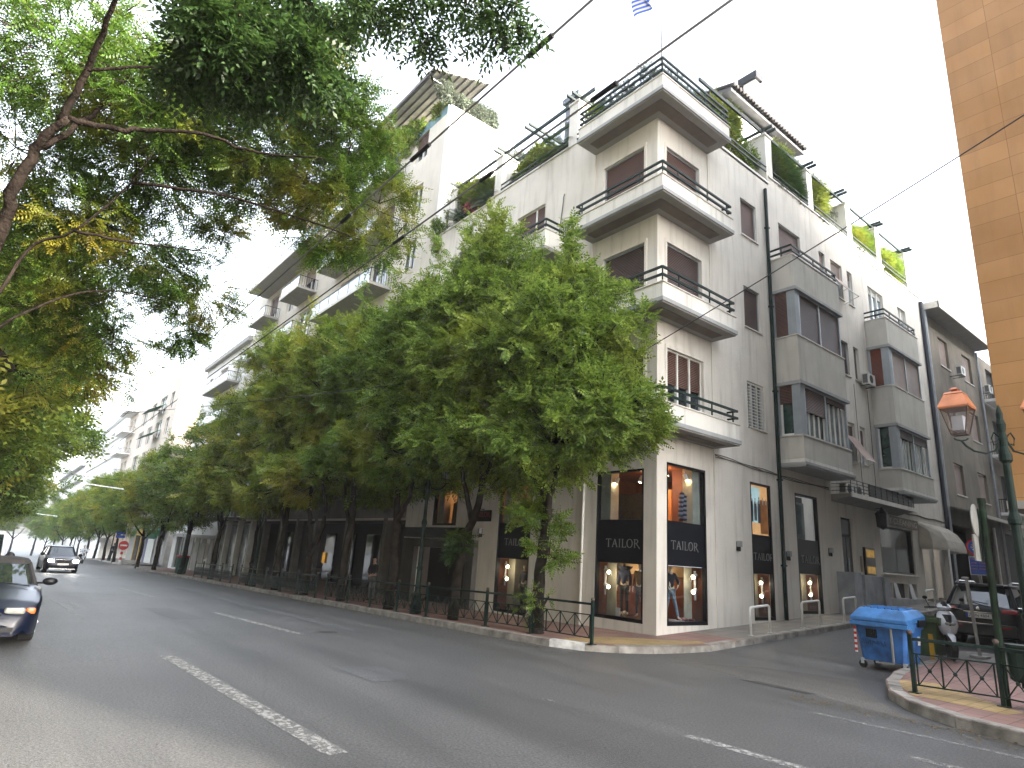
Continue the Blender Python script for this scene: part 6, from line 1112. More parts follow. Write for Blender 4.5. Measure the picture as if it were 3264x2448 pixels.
t = thing('litter_bin', 'far round green litter bin with a red rim behind the railing', 'litter bin', (-36.2,-2.9,pz(-36))); q = M(); q.lathe((-36.2,-2.9,pz(-36)), [(.3,0),(.34,.1),(.38,1.0),(.36,1.02)], 14); q.build('bin_body', mat('mid_green_bin', (.02,.10,.07), .5), t); M().lathe((-36.2,-2.9,pz(-36)+1.0), [(.40,0),(.42,.05),(.34,.12)], 14).build('rim', sr, t)
# far signs
t = thing('no_entry_sign', 'round red no entry sign on a red and white banded pole, far down the pavement', 'road sign', (-60.2,-3.1,pz(-60))); z = pz(-60); q = M()
for k in range(6): q.cyl((-60.2,-3.1,z+.25*k),(-60.2,-3.1,z+.25*k+.25), .11, n=10, m=k % 2)
q.cyl((-60.2,-3.1,z+1.5),(-60.2,-3.1,z+3.7), .07, n=10, m=0); q.build('banded_pole', [sw, sr], t); q = M(); q.cyl((-60.05,-3.1,.45),(-60.0,-3.1,.45), .42, n=20, m=0); q.box(-60.0, -59.98, -3.38, -2.82, .38, .52, 1); q.build('disc', [sr, sw], t)
q = M(); q.box(-60.1, -60.05, -3.9, -3.15, 1.1, 1.35); q.box(-60.1, -60.05, -3.9, -3.15, 1.45, 1.7); q.build('direction_plate', [sb], t)
t = thing('direction_sign', 'small white arrow sign left of the far pedestrian', 'road sign', (-72,-3.2,pz(-72))); M().cyl((-72,-3.2,pz(-72)),(-72,-3.2,.9), .04).build('pole', bk, t); M().add([(-71.9,-3.8,.4),(-71.9,-2.9,.4),(-71.9,-2.6,.65),(-71.9,-2.9,.9),(-71.9,-3.8,.9)], [(0,1,2,3,4)]).build('arrow_plate', sw, t)
# overhead lines and hanging lamps
def wire(name, label, pts, r, cat='overhead wire', m=cbm, clamps=()):
    t = thing(name, label, cat, pts[len(pts)//2]); M().tube(pts, r, 6).build('wire', m, t, smooth=True)
    if clamps:
        for k, l in clamps: a = Vector(pts[0]).lerp(Vector(pts[-1]), k); b = Vector(pts[0]).lerp(Vector(pts[-1]), k+l); M().tube([tuple(a), tuple(b)], r*2.1, 8).build('insulator', black, t)
def sag(a, b, s, n=24): return [(a[0]+(b[0]-a[0])*k/n, a[1]+(b[1]-a[1])*k/n, a[2]+(b[2]-a[2])*k/n-4*s*(k/n)*(1-k/n)) for k in range(n+1)]
WG = 'trolley wires'
wire('trolley_wire', 'upper left trolley wire running along the avenue', [(14,-10.35,5.7),(-60,-10.0,5.55)], .011, clamps=((.093,.004),(.118,.005),(.143,.004)))
wire('trolley_wire', 'lower right trolley wire passing under the flag', [(14,-9.62,5.7),(-60,-10.0+.9,5.55)], .011, clamps=((.093,.004),(.117,.003),(.143,.004)))
wire('span_cable', 'thin span cable stretched from the right edge to the corner building', sag((9.6,-1,9.8),(.1,-1.0,6.95), .06), .012)
wire('span_cable', 'thin dark cable sagging across the kerb trees', sag((-.2,-1.2,7.0),(-30,-14,6.6), .3), .010)
for x, z, lab in ((-38,4.4,'thin tube lamp hung over the avenue, nearer one'), (-92,3.1,'thin tube lamp hung over the avenue, farther one')):
    wire('span_cable', 'faint span cable carrying the %s tube lamp' % ('nearer' if x > -50 else 'farther'), sag((x,-.1,z+1.0),(x-2,-16,z+1.2), .5), .012); t = thing('hanging_lamp', lab, 'street lamp', (x,-8,z)); M().bar((x-.2,-9.1,z+.09),(x+.2,-6.9,z-.03), .08, .06).build('lamp_housing', mat('lamp_white', (.8,.82,.86), .4) if x > -50 else MATS['lamp_white'], t)
# air conditioners
def ac(label, T, u, d, z, w=.62, h=.46, rz=0):
    t = thing('air_conditioner', label, 'air conditioner', T(u, d, z), group='outdoor air conditioner units'); M(T).box(u, u+w, d, d+.26, z, z+h).build('casing', mat_ac, t, bevel=.012)
    q = M(T); c = (u+w*.4, d+.262, z+h/2); q.add([(c[0]+.17*math.cos(a), c[1], c[2]+.17*math.sin(a)) for a in np.linspace(0, 2*math.pi, 20, endpoint=False)], [tuple(range(20))]); q.build('fan_grille', black, t)
    q = M(T); q.quad((u-.004,d+.04,z+.05),(u-.004,d+.22,z+.05),(u-.004,d+.22,z+h-.05),(u-.004,d+.04,z+h-.05)); q.build('side_grille', mat('coil_grey', (.12,.12,.12), .6) if 'coil_grey' not in MATS else MATS['coil_grey'], t)
    q = M(T); q.bar((u+.08,.0,z-.02),(u+.08,d+.25,z-.02), .03, .03); q.bar((u+w-.08,.0,z-.02),(u+w-.08,d+.25,z-.02), .03, .03); q.build('bracket', iron, t)
mat_ac = mat('ac_casing', (.62,.61,.57), .5, var=.05, stain=.2)
ac('white air conditioner on the wall beside the middle pair of narrow windows', FX, 12.75, .12, 9.3, .65); ac('dark air conditioner inside the canopy railing, left one', FX, 9.8, .2, 4.62, .6, .4); ac('dark air conditioner inside the canopy railing, right one', FX, 10.6, .2, 4.62, .6, .4)
ac('white air conditioner on the brown wall below its top left window', FX, 24.0, .3, 12.35); ac('white air conditioner at the edge of the brown building, high up', FX, 29.4, .1, 12.6); ac('upper air conditioner of a stacked pair beside the green lamp column', FX, 30.6, .1, 5.6); ac('lower air conditioner of a stacked pair beside the green lamp column', FX, 30.6, .1, 5.0)
ac('white air conditioner on the lowest corner balcony floor behind the rail', FX, .6, .35, 5.32, .55, .4)
# ---------------------------------------------------------------- vehicles
def carpaint(name, col): return mat(name, col, .3, 0, var=.05, coat=.12, spec=.2)
blk_paint = carpaint('black_car_paint', (.008,.009,.014)); navy_paint = carpaint('navy_car_paint', (.003,.006,.018)); wht_paint = carpaint('white_car_paint', (.6,.62,.64)); rubber = mat('tyre_rubber', (.012,.012,.013), .85, bump=.3); rimm = mat('alloy_rim', (.35,.35,.36), .35, .8); chrome = mat('chrome', (.7,.7,.72), .15, 1); tail = mat('tail_light_red', (.35,.01,.012), .2, coat=1); amber = mat('amber_lens', (.5,.12,.02), .2, coat=1); lens = mat('headlight_lens', (.22,.23,.2), .12, spec=.8, coat=1); head_on = mat('lit_headlight', (1,1,.95), .3, emit=(1,.97,.9,14)); plate_m = mat('plate_white', (.6,.6,.58), .4); cglass = mat('car_glass', (.015,.025,.03), .03, var=.2, vs=2, spec=1.0, coat=1); softtop = mat('soft_top', (.03,.028,.028), .9, bump=.3); cloth_in = mat('car_inside', (.03,.03,.03), .8)
def car(name, label, loc, rz, L, W, top, belt, wheels, wr, zb=.2, roof=None, paint=None, roofm=None, S_=1.0, plan=.75, group=None, cat='car'):
    """top: [(x, z)] outline of bonnet/belt/boot; belt,roof: (xfront, xrear, halfwidth, z)"""
    t = thing(name, label, cat, loc, rz, group); hw = W/2; N_ = 90; m = M(); K = 11
    tx = [p[0] for p in top]; tz = [p[1] for p in top]
    for i in range(N_+1):
        x = -L/2 + L*i/N_; q = abs(x)/(L/2); w = hw*(1-(1-plan)*max(0, (q-.62)/.38)**2.6); zt = float(np.interp(x, tx, tz)); e = max(0, (q-.90)/.10); k_ = max(0, (q-.95)/.05); w *= 1-.2*k_**2; zt -= .09*k_**2; bot = zb+.10*e**2+.06*k_**2
        arch = bot
        for wx in wheels:
            dd = abs(x-wx)
            if dd < wr*1.22: arch = max(arch, wr*.98+math.sqrt(max(0,(wr*1.22)**2-dd**2))*.98)
        arch = min(arch, zt-.14); mid = arch+(zt-arch)*.5; zsh = zt-.09
        pts = [(0,bot),(w-.16,bot),(w-.15,arch),(w-.005,arch+.0),(w,mid),(w*.992,zsh),(w*.955,zt-.03),(w*.86,zt),(w*.55,zt+.022),(w*.2,zt+.032),(0,zt+.034)]
        ring = [(x,y,z) for y,z in pts] + [(x,-y,z) for y,z in pts[-2:0:-1]]
        m.v += ring
    R_ = 2*K-2
    for i in range(N_):
        for k in range(R_): m.f.append((i*R_+k, i*R_+(k+1)%R_, (i+1)*R_+(k+1)%R_, (i+1)*R_+k)); m.m.append(0)
    m.f.append(tuple(range(R_))); m.f.append(tuple(N_*R_+k for k in range(R_))); m.m += [0,0]
    body = m.build('body', [paint], t, smooth='auto', local=True)
    if roof:
        bf, br, bw, bz = belt; rf, rr, rw, rz_ = roof
        def ring(xf, xr, w, z, c=.10):
            xm = (xf+xr)/2; return [(xf,w*.55,z),(xf-.04,w*.86,z),(xf-.16,w,z),(xm,w*1.01,z),(xr+.14,w,z),(xr+.03,w*.86,z),(xr,w*.55,z),(xr,-w*.55,z),(xr+.03,-w*.86,z),(xr+.14,-w,z),(xm,-w*1.01,z),(xf-.16,-w,z),(xf-.04,-w*.86,z),(xf,-w*.55,z)]
        g = M(); r0 = ring(bf, br, bw, bz-.03); r1 = ring(rf, rr, rw, rz_-.07); g.add(r0+r1, [(k,(k+1)%14,(k+1)%14+14,k+14) for k in range(14)]); g.build('windows', cglass, t, local=True)
        r = M(); r2 = ring(rf-.02, rr+.02, rw*.99, rz_-.02); r3 = ring(rf-.22, rr+.22, rw*.72, rz_+.012); r.add(ring(rf+.015, rr-.015, rw+.012, rz_-.085)+r2+r3, [(13-k if False else k,(k+1)%14,(k+1)%14+14,k+14) for k in range(14)]+[(k+14,(k+1)%14+14,(k+1)%14+28,k+28) for k in range(14)]+[tuple(range(28,42))]); r.build('roof', roofm or paint, t, smooth='auto', local=True)
        p = M()
        for k in (2, 4, 9, 11): p.tube([r0[k], r1[k]], [.045,.035], 6)
        for k in (3, 10): p.bar(r0[k], r1[k], .07, .03)
        p.build('pillars', roofm or paint, t, local=True)
    for wx in wheels:
        for sg in (-1, 1):
            y = sg*(hw-.11); q = M(); q.lathe((wx,y,wr), [(wr*.62,-.1),(wr*.93,-.105),(wr,-.08),(wr,.08),(wr*.93,.105),(wr*.62,.1)], 24, ax='y'); o = q.build('wheel', rubber, t, smooth=False, local=True)
            q = M(); q.lathe((wx,y+sg*.09,wr), [(wr*.64,0),(wr*.6,sg*.012),(wr*.12,sg*.0)], 20, ax='y'); 
            for a in range(5): an = a*2*math.pi/5; q.bar((wx,y+sg*.1,wr),(wx+wr*.6*math.cos(an),y+sg*.105,wr+wr*.6*math.sin(an)), .04, .02)
            q.build('rim', rimm, o, local=True)
    return t, body
# black SUV parked at the side street, seen from behind
sv, b = car('parked_suv', 'black parked SUV seen from behind with silver roof rails and red tail lights', (4.82, 8.25, gz(4.9,6.5)+.03), R(90+1.5), 4.1, 1.56, [(-2.05,.62),(-2.0,.9),(-1.75,.97),(.4,.95),(1.1,.93),(1.8,.82),(2.05,.55)], (1.05,-1.93,.70,.95), (-1.22,1.25), .34, .22, roof=(.35,-1.6,.56,1.47), paint=blk_paint, plan=.86)
for nm, bx, mt in (('tail_light', [(-2.03,-1.80,.46,.765,.80,.90),(-2.03,-1.80,-.765,-.46,.80,.90)], tail), ('rear_bumper', [(-2.09,-1.9,-.72,.72,.28,.52)], mat('grey_bumper', (.012,.012,.013), .6)), ('reflector', [(-2.10,-2.08,.35,.62,.46,.49),(-2.10,-2.08,-.62,-.35,.46,.49)], tail), ('number_plate', [(-2.085,-2.05,-.26,.26,.66,.77)], plate_m), ('chrome_strip', [(-2.075,-2.05,-.3,.3,.79,.805),(-2.095,-2.07,-.7,.7,.535,.55)], chrome)):
    for q in bx: M().box(*q).build(nm, mt, sv, local=True, bevel=.02 if 'light' in nm or 'bumper' in nm else 0)
P_ = [o for o in bpy.data.objects if o.parent == sv and o.name.startswith('number_plate')][0]
tt = text(lambda a, b_, c: (-2.088, -a, c), 'ZON·4804', -.2, 0, .685, .065, black, P_, width=.42); tt.matrix_parent_inverse = Matrix.Identity(4); M().box(-2.087, -2.085, .21, .26, .66, .77).build('plate_band', sb, P_, local=True)
for sg in (-1, 1): q = M(); q.tube([(.3,sg*.56,1.47),(.1,sg*.56,1.53),(-1.2,sg*.56,1.53),(-1.5,sg*.55,1.46)], .018, 6); q.build('roof_rail', chrome, sv, local=True); q = M(); q.sph((.85,sg*.88,1.0), .09, (.7,1.1,.8), 8); q.build('wing_mirror', blk_paint, sv, smooth=True, local=True)
q = M(); q.sph((-2.06,0,.88), .045, (.3,1,1), 8); q.build('badge', chrome, sv, local=True); q = M(); q.bar((-1.97,-.2,1.0),(-1.85,.25,1.06), .02, .02); q.build('rear_wiper', black, sv, local=True); q = M(); q.box(-1.75, -1.55, -.5, .5, 1.43, 1.46); q.build('rear_spoiler', blk_paint, sv, local=True, bevel=.01)
s2, b = car('parked_car', 'dark car with a red stripe half hidden beyond the black SUV', (6.0, 13.6, gz(6,13)+.05), R(92), 4.0, 1.56, [(-2,.6),(-1.9,.9),(1.0,.92),(1.7,.8),(2,.55)], (1.0,-1.8,.70,.93), (-1.2,1.2), .33, .22, roof=(.3,-1.4,.56,1.42), paint=blk_paint); M().box(-1.98, -1.85, -.6, .6, .8, .86).build('tail_light', tail, s2, local=True)
# dark blue convertible at the left edge, nose towards us
cv_, b = car('parked_convertible', 'dark blue convertible with a black soft top cut by the left edge', (-4.22,-12.80,gz(-4)+.02), R(-1), 4.3, 1.6, [(-2.15,.5),(-2.05,.72),(-1,.80),(.55,.80),(1.1,.74),(1.75,.63),(2.05,.52),(2.15,.40)], (.75,-1.5,.70,.78), (-1.3,1.28), .30, .17, roof=(.02,-1.2,.55,1.18), paint=navy_paint, roofm=softtop, plan=.80)
for nm, bx, mt in (('headlight', [(1.93,2.09,.34,.60,.47,.565),(1.93,2.09,-.60,-.34,.47,.565)], lens), ('indicator', [(1.84,2.04,.60,.73,.47,.56),(1.84,2.04,-.73,-.60,.47,.56)], amber), ('grille', [(2.1,2.175,-.27,.27,.34,.50)], black)):
    for q in bx: M().box(*q).build(nm, mt, cv_, local=True, bevel=.03)
q = M(); q.tube([(2.14,-.31,.50),(2.17,-.28,.40),(2.18,-.15,.33),(2.185,.0,.32),(2.18,.15,.33),(2.17,.28,.40),(2.14,.31,.50)], .014, 8); q.build('grille_surround', chrome, cv_, local=True)
for sg in (-1, 1): q = M(); q.lathe((2.06,sg*.52,.30), [(.075,0),(.085,.03),(.06,.05)], 14, ax='x'); q.build('fog_lamp', chrome, cv_, local=True); q = M(); q.sph((.62,sg*.88,.86), .10, (.6,1.1,.65), 10); q.bar((.62,sg*.7,.83),(.62,sg*.85,.84), .04, .03); q.build('wing_mirror', black, cv_, smooth=True, local=True)
q = M(); q.bar((.95,.6,.80),(.70,-.1,.86), .02, .015); q.bar((.95,.05,.80),(.72,-.6,.86), .02, .015); q.build('wiper', black, cv_, local=True); q = M(); q.box(2.02, 2.165, -.5, .5, .23, .30); q.build('lower_intake', black, cv_, local=True)
# van behind it
vn, b = car('parked_van', 'pale van mostly hidden behind the convertible at the left edge', (-10.2,-13.3,gz(-10)), 0, 4.0, 1.5, [(-2,.9),(-1.9,1.0),(.9,1.0),(1.6,.9),(2,.6)], (1.3,-1.95,.72,1.0), (-1.2,1.2), .3, .2, roof=(.75,-1.9,.66,1.75), paint=wht_paint); q = M(); q.sph((1.0,.85,1.15), .11, (.6,1,1.2), 8); q.build('wing_mirror', black, vn, local=True)
# oncoming SUV with lit headlights
on, b = car('oncoming_suv', 'dark oncoming SUV with its headlights on', (-35.4,-9.62,gz(-35)), R(3), 4.2, 1.62, [(-2.1,.7),(-2.0,.95),(.55,.95),(1.2,.90),(1.85,.78),(2.1,.60)], (1.0,-1.9,.70,.93), (-1.3,1.3), .34, .22, roof=(.35,-1.5,.56,1.44), paint=blk_paint, plan=.86)
for nm, bx, mt in (('headlight', [(1.98,2.10,.44,.70,.62,.74),(1.98,2.10,-.70,-.44,.62,.74)], head_on), ('grille', [(2.06,2.12,.04,.34,.62,.74),(2.06,2.12,-.34,-.04,.62,.74)], black), ('number_plate', [(2.1,2.13,-.26,.26,.46,.56)], plate_m), ('skid_plate', [(2.04,2.12,-.6,.6,.24,.29)], chrome), ('grille_surround', [(2.07,2.125,-.37,.37,.745,.765)], chrome)):
    for q in bx: M().box(*q).build(nm, mt, on, local=True, bevel=.02 if nm == 'headlight' else 0)
for sg in (-1, 1): q = M(); q.sph((.75,sg*.9,.98), .11, (.6,1,.8), 8); q.build('wing_mirror', black, on, local=True); q = M(); q.tube([(.3,sg*.55,1.44),(.1,sg*.55,1.5),(-1.2,sg*.55,1.5)], .02, 6); q.build('roof_rail', chrome, on, local=True)
# scooters
def scooter(name, label, loc, rz, bodym, group='parked scooters', rider=False):
    t = thing(name, label, 'scooter', loc, rz, group); wr = .23
    for x, nm in ((.58,'front_wheel'),(-.52,'rear_wheel')):
        q = M(); q.lathe((x,0,wr), [(.13,-.05),(.2,-.06),(wr,-.03),(wr,.03),(.2,.06),(.13,.05)], 22, ax='y'); o = q.build(nm, rubber, t, local=True); q = M(); q.lathe((x,0,wr), [(.13,-.03),(.05,-.04),(.05,.04),(.13,.03)], 16, ax='y'); q.build('rim', rimm, o, local=True)
    def loft(m, secs, mi=0, n=12):
        vs = []; fs = []
        for x, z, ry, rz2 in secs:
            for k in range(n): a = 2*math.pi*k/n; vs.append((x, ry*math.copysign(abs(math.cos(a))**.8, math.cos(a)), z+rz2*math.copysign(abs(math.sin(a))**.8, math.sin(a))))
        for i in range(len(secs)-1):
            for k in range(n): fs.append((i*n+k, i*n+(k+1)%n, (i+1)*n+(k+1)%n, (i+1)*n+k))
        fs += [tuple(range(n)), tuple((len(secs)-1)*n+k for k in range(n))]; m.add(vs, fs, mi)
    def loftz(m, secs, mi=0, n=14):
        vs = []; fs = []
        for z, x, rx, ry in secs:
            for k in range(n): a = 2*math.pi*k/n; vs.append((x+rx*math.cos(a)-.10*abs(math.sin(a))*ry/.2, ry*math.sin(a), z))
        for i in range(len(secs)-1):
            for k in range(n): fs.append((i*n+k, i*n+(k+1)%n, (i+1)*n+(k+1)%n, (i+1)*n+k))
        fs += [tuple(range(n)), tuple((len(secs)-1)*n+k for k in range(n))]; m.add(vs, fs, mi)
    q = M(); loft(q, [(.80,.36,.03,.02),(.72,.45,.06,.025),(.60,.49,.065,.03),(.46,.47,.06,.03),(.38,.40,.03,.02)]); q.build('mudguard', bodym, t, smooth='auto', local=True)
    q = M(); loftz(q, [(.46,.52,.04,.09),(.54,.56,.08,.15),(.66,.58,.08,.19),(.78,.53,.07,.185),(.88,.46,.06,.15),(.93,.42,.03,.10)]); q.build('front_shield', bodym, t, smooth='auto', local=True)
    q = M(); loftz(q, [(.66,.645,.03,.02),(.72,.615,.045,.05),(.80,.56,.05,.075),(.87,.51,.04,.085)]); q.build('dark_insert', rubber, t, smooth='auto', local=True)
    q = M(); loftz(q, [(.40,.44,.05,.12),(.60,.42,.06,.16),(.84,.36,.05,.17),(.90,.34,.03,.12)]); q.build('leg_shield', rubber, t, smooth='auto', local=True)
    q = M(); q.sph((.665,.05,.70), .04, (.5,1.2,.8), 8); q.build('headlight', lens, t, smooth=True, local=True); q = M(); q.sph((.665,-.05,.70), .04, (.5,1.2,.8), 8); q.build('headlight', lens, t, smooth=True, local=True)
    q = M(); loftz(q, [(.95,.40,.06,.10),(1.0,.42,.08,.14),(1.06,.38,.07,.11),(1.09,.35,.03,.05)]); q.build('handlebar_cowl', bodym, t, smooth='auto', local=True); q = M(); loftz(q, [(1.03,.43,.05,.08),(1.08,.40,.04,.06),(1.12,.37,.02,.04)]); q.build('fly_screen', black, t, smooth='auto', local=True)
    q = M(); q.tube([(.30,-.34,.98),(.36,-.15,1.0),(.36,.15,1.0),(.30,.34,.98)], .016, 8); q.tube([(.40,.1,.3),(.52,.1,.5)], .02, 6); q.tube([(.58,.07,.23),(.42,.07,.75)], .02, 6); q.tube([(.58,-.07,.23),(.42,-.07,.75)], .02, 6); q.build('fork_and_bars', black, t, local=True)
    for sg in (-1, 1): q = M(); q.tube([(.34,sg*.26,1.0),(.36,sg*.32,1.14)], .007, 6); q.sph((.36,sg*.33,1.18), .05, (.3,1,.7), 8); q.build('mirror', black, t, local=True)
    q = M(); loft(q, [(.36,.30,.12,.05),(.1,.26,.15,.04),(-.1,.28,.15,.06),(-.22,.42,.14,.14),(-.5,.5,.14,.14),(-.78,.62,.07,.07)]); q.build('rear_body', bodym, t, smooth='auto', local=True)
    q = M(); loft(q, [(-.06,.66,.10,.04),(-.25,.68,.13,.05),(-.55,.72,.12,.05),(-.75,.74,.08,.03)]); q.build('seat', rubber, t, smooth='auto', local=True)
    q = M(); q.bar((-.05,0,.25),(-.12,.12,.0), .02, .02); q.bar((-.05,0,.25),(-.12,-.12,.0), .02, .02); q.build('stand', black, t, local=True)
    return t
scooter('parked_scooter', 'white and black scooter parked nose out beside the green container', (5.0,3.2,pz(5.2,3)+.0), R(-58), mat('white_scooter_paint', (.62,.66,.72), .25, coat=1))
t = thing('wheel_stop', 'short yellow metal post between the green container and the scooter', 'post', (4.98,2.65,pz(5,2.6))); M().box(4.93, 5.01, 2.62, 2.7, pz(5,2.6)-.05, .76).build('yellow_post', mat('yellow_steel', (.5,.3,.03), .5), t)
sc2 = scooter('parked_scooter', 'dark scooter with pale trim parked under the arcade trees', (-17.4,-1.6,pz(-17)), R(-35), mat('grey_scooter_paint', (.10,.105,.11), .3, coat=1))
# ---------------------------------------------------------------- people and shop mannequins
skin = mat('skin', (.42,.26,.19), .6, var=.06); mann = mat('mannequin_cream', (.62,.48,.34), .5)
def skinned(name, chains, mt, par, sub=1):
    """chains: list of [(x,y,z,r),...]; the first point of the first chain is the root; equal coordinates are shared joints"""
    V = []; E_ = []; Rr = []; key = {}
    for c in chains:
        prev = None
        for x, y, z, r in c:
            k = (round(x,4), round(y,4), round(z,4))
            if k not in key: key[k] = len(V); V.append((x,y,z)); Rr.append(r)
            i = key[k]
            if prev is not None and prev != i: E_.append((prev, i))
            prev = i
    me = bpy.data.meshes.new(name); me.from_pydata(V, E_, []); me.materials.append(mt); o = bpy.data.objects.new(name, me); COL.objects.link(o)
    s = o.modifiers.new('skin', 'SKIN'); s.use_smooth_shade = True; lay = me.skin_vertices[0] if me.skin_vertices else None
    if lay is None:
        bpy.context.view_layer.objects.active = o; bpy.ops.mesh.customdata_skin_add(); lay = me.skin_vertices[0]
    for i, r in enumerate(Rr):
        rr = r if hasattr(r, '__len__') else (r, r); lay.data[i].radius = rr; lay.data[i].use_root = (i == 0)
    if sub: o.modifiers.new('subsurf', 'SUBSURF').levels = sub; o.modifiers['subsurf'].render_levels = sub
    o.parent = par; return o
def figure(name, label, cat, loc, rz, s=.88, fleshm=skin, top=None, bottom=None, hair=None, arms=None, legs=None, coat=0, hat=None, group=None, shoes=None, lean=0):
    t = thing(name, label, cat, loc, rz, group); k = lambda *p: tuple(a*s for a in p); lx = lambda z: lean*(z-.95)
    A = arms or [[(.0,.215,1.17),(.06,.23,.93)], [(.0,-.215,1.17),(.06,-.23,.93)]]; G = legs or [[(.02,.10,.5),(-.02,.11,.09),(.14,.12,.04)], [(.02,-.10,.5),(-.02,-.11,.09),(.14,-.12,.04)]]
    pel, ch, nk = (0,0,.95), (lx(1.34),0,1.34), (lx(1.5),0,1.49)
    torso = [k(*pel,.115), k(lx(1.14),0,1.14,.105), k(*ch,.125), k(*nk,.05), k(lx(1.57)+.01,0,1.56,.06), k(lx(1.64)+.015,0,1.63,.088), k(lx(1.7)+.01,0,1.70,.07)]
    body = [torso, [k(lx(1.63)+.015,0,1.63,.088), k(lx(1.63)+.10,0,1.615,.014)]]; body[1][0] = torso[5]; shirt = [torso[:3]+[k(lx(1.44),0,1.44,.07)]]; pants = []
    for sg, a, g in ((1,A[0],G[0]), (-1,A[1],G[1])):
        sh_ = (lx(1.42), sg*.165, 1.42); el, wr_ = a; hp = (0, sg*.085, .90); d = unit(np.array(wr_)-np.array(el)); hd = tuple(np.array(wr_)+d*.07)
        body.append([torso[2], k(*sh_,.052), k(*el,.038), k(*wr_,.024), k(*hd,.026)])
        side = np.array([0,1,0]) if abs(d[1]) < .8 else np.array([1,0,0]); fwd = unit(np.cross(side, d))
        for f_, off in enumerate((-.027,-.009,.009,.027)): p0 = np.array(hd)+fwd*off; p1 = p0+d*.045-side*sg*.008; p2 = p1+d*.03-side*sg*.018; body.append([k(*hd,.026), k(*p0,.010), k(*p1,.009), k(*p2,.008)])
        p0 = np.array(wr_)+d*.03+fwd*.035; body.append([k(*hd,.026), k(*p0,.010), k(*(p0+d*.03+fwd*.012),.009)])
        body.append([torso[0], k(*hp,.08), k(*g[0],.052), k(*g[1],.034), k(*g[2],.03)])
        shirt.append([torso[2], k(*sh_,.066), k(*el,.052), k(*(np.array(el)*.12+np.array(wr_)*.88),.040)]); pants.append([k(*pel,.125), k(*hp,.093), k(*g[0],.064), k(*(np.array(g[0])*.08+np.array(g[1])*.92),.05)])
    skinned('body', body, fleshm, t)
    if top:
        sc2_ = [[tuple(list(p[:3])+[p[3]*1.13]) for p in c] for c in shirt]
        if coat: sc2_.append([sc2_[0][0], k(0,0,.95-coat*.5,.15), k(0,0,.95-coat,.16)])
        skinned('jacket', sc2_, top, t)
    if bottom: skinned('trousers', pants, bottom, t)
    if hair: q = M(); q.sph(k(lx(1.66)-.012,0,1.665), .098*s, (1,.92,.95), 10); q.build('hair', hair, t, smooth=True, local=True)
    if hat: q = M(); q.sph(k(lx(1.66)+.01,0,1.665), .13*s, (1.05,.95,.95), 12); q.build('helmet', hat, t, smooth=True, local=True)
    q = M()
    for g in G: q.sph(k(g[1][0]+.06, g[2][1], .045), .055*s, (2.1,.85,.7), 8)
    if shoes is not False: q.build('shoes', black, t, smooth=True, local=True)
    return t
dkcloth = mat('dark_cloth', (.02,.02,.024), .9); navyc = mat('navy_cloth', (.02,.025,.05), .9); greyc = mat('grey_cloth', (.09,.09,.095), .9); tweed = mat('brown_tweed', (.20,.13,.07), .95, var=.2, vs=60); denim = mat('pale_denim', (.17,.22,.25), .9, var=.15, vs=20); whitec = mat('white_cloth', (.6,.65,.7), .85); drk_hair = mat('dark_hair', (.02,.016,.012), .7)
figure('person', 'bald man in dark clothes standing by the railing under the arcade trees', 'person', (-11.6,-1.7,pz(-11.6)), R(-60), top=dkcloth, bottom=greyc, arms=[[(.06,.21,1.18),(.25,.10,1.05)],[(.06,-.21,1.18),(.25,-.08,1.03)]])
figure('person', 'distant pedestrian in dark blue walking on the far pavement', 'person', (-66.5,-3.0,pz(-66.5)), R(180), s=1.0, top=navyc, bottom=navyc, hair=drk_hair, legs=[[(.16,.09,.52),(.2,.1,.1),(.34,.1,.05)],[(-.05,-.09,.5),(-.3,-.1,.16),(-.2,-.1,.06)]])
rd = scooter('moving_scooter', 'distant scooter ridden toward us beside the dark oncoming SUV', (-57.5,-6.35,gz(-57.5)), 0, mat('light_scooter_paint', (.5,.52,.55), .3), group=None)
figure('person', 'scooter rider in a white and blue top and pale helmet', 'person', (-57.75,-6.35,gz(-57.5)-.12), 0, s=.95, top=whitec, bottom=navyc, hat=mat('pale_helmet', (.5,.5,.45), .4), arms=[[(.25,.26,1.2),(.5,.28,1.12)],[(.25,-.26,1.2),(.5,-.28,1.12)]], legs=[[(.42,.15,.86),(.32,.16,.48),(.46,.16,.44)],[(.42,-.15,.86),(.32,-.16,.48),(.46,-.16,.44)]])
MG = 'mannequins in the tailor shop windows'
figure('mannequin', 'mannequin in a dark jacket with a big upturned collar in the left corner window', 'mannequin', (-1.5,.55,.42), R(-75), s=.80, fleshm=mann, top=navyc, bottom=dkcloth, group=MG, shoes=False); M().lathe((-1.5,.57,1.56), [(.07,0),(.19,.10),(.21,.14),(.16,.12),(.06,.02)], 14).build('upturned_collar', navyc, bpy.data.objects['mannequin'])
figure('mannequin', 'mannequin in a brown tweed blazer in the left corner window', 'mannequin', (-1.02,.62,.42), R(-75), s=.80, fleshm=mann, top=tweed, bottom=greyc, group=MG, shoes=False)
figure('mannequin', 'mannequin in a short dark jacket and pale jeans striding in the right corner window', 'mannequin', (-.5,1.2,.42), R(-20), s=.80, fleshm=mann, top=dkcloth, bottom=denim, group=MG, shoes=False, arms=[[(.12,.24,1.2),(.26,.12,1.08)],[(.05,-.24,1.2),(.1,-.12,1.0)]], legs=[[(.1,.12,.5),(.16,.2,.09),(.3,.24,.04)],[(-.02,-.1,.5),(-.12,-.12,.09),(.02,-.14,.04)]])
figure('mannequin', 'mannequin with gold necklaces and a dark jacket behind the leafy trunk', 'mannequin', (-5.7,.6,.15), R(-85), s=.80, fleshm=mann, top=dkcloth, bottom=dkcloth, group=MG, shoes=False)
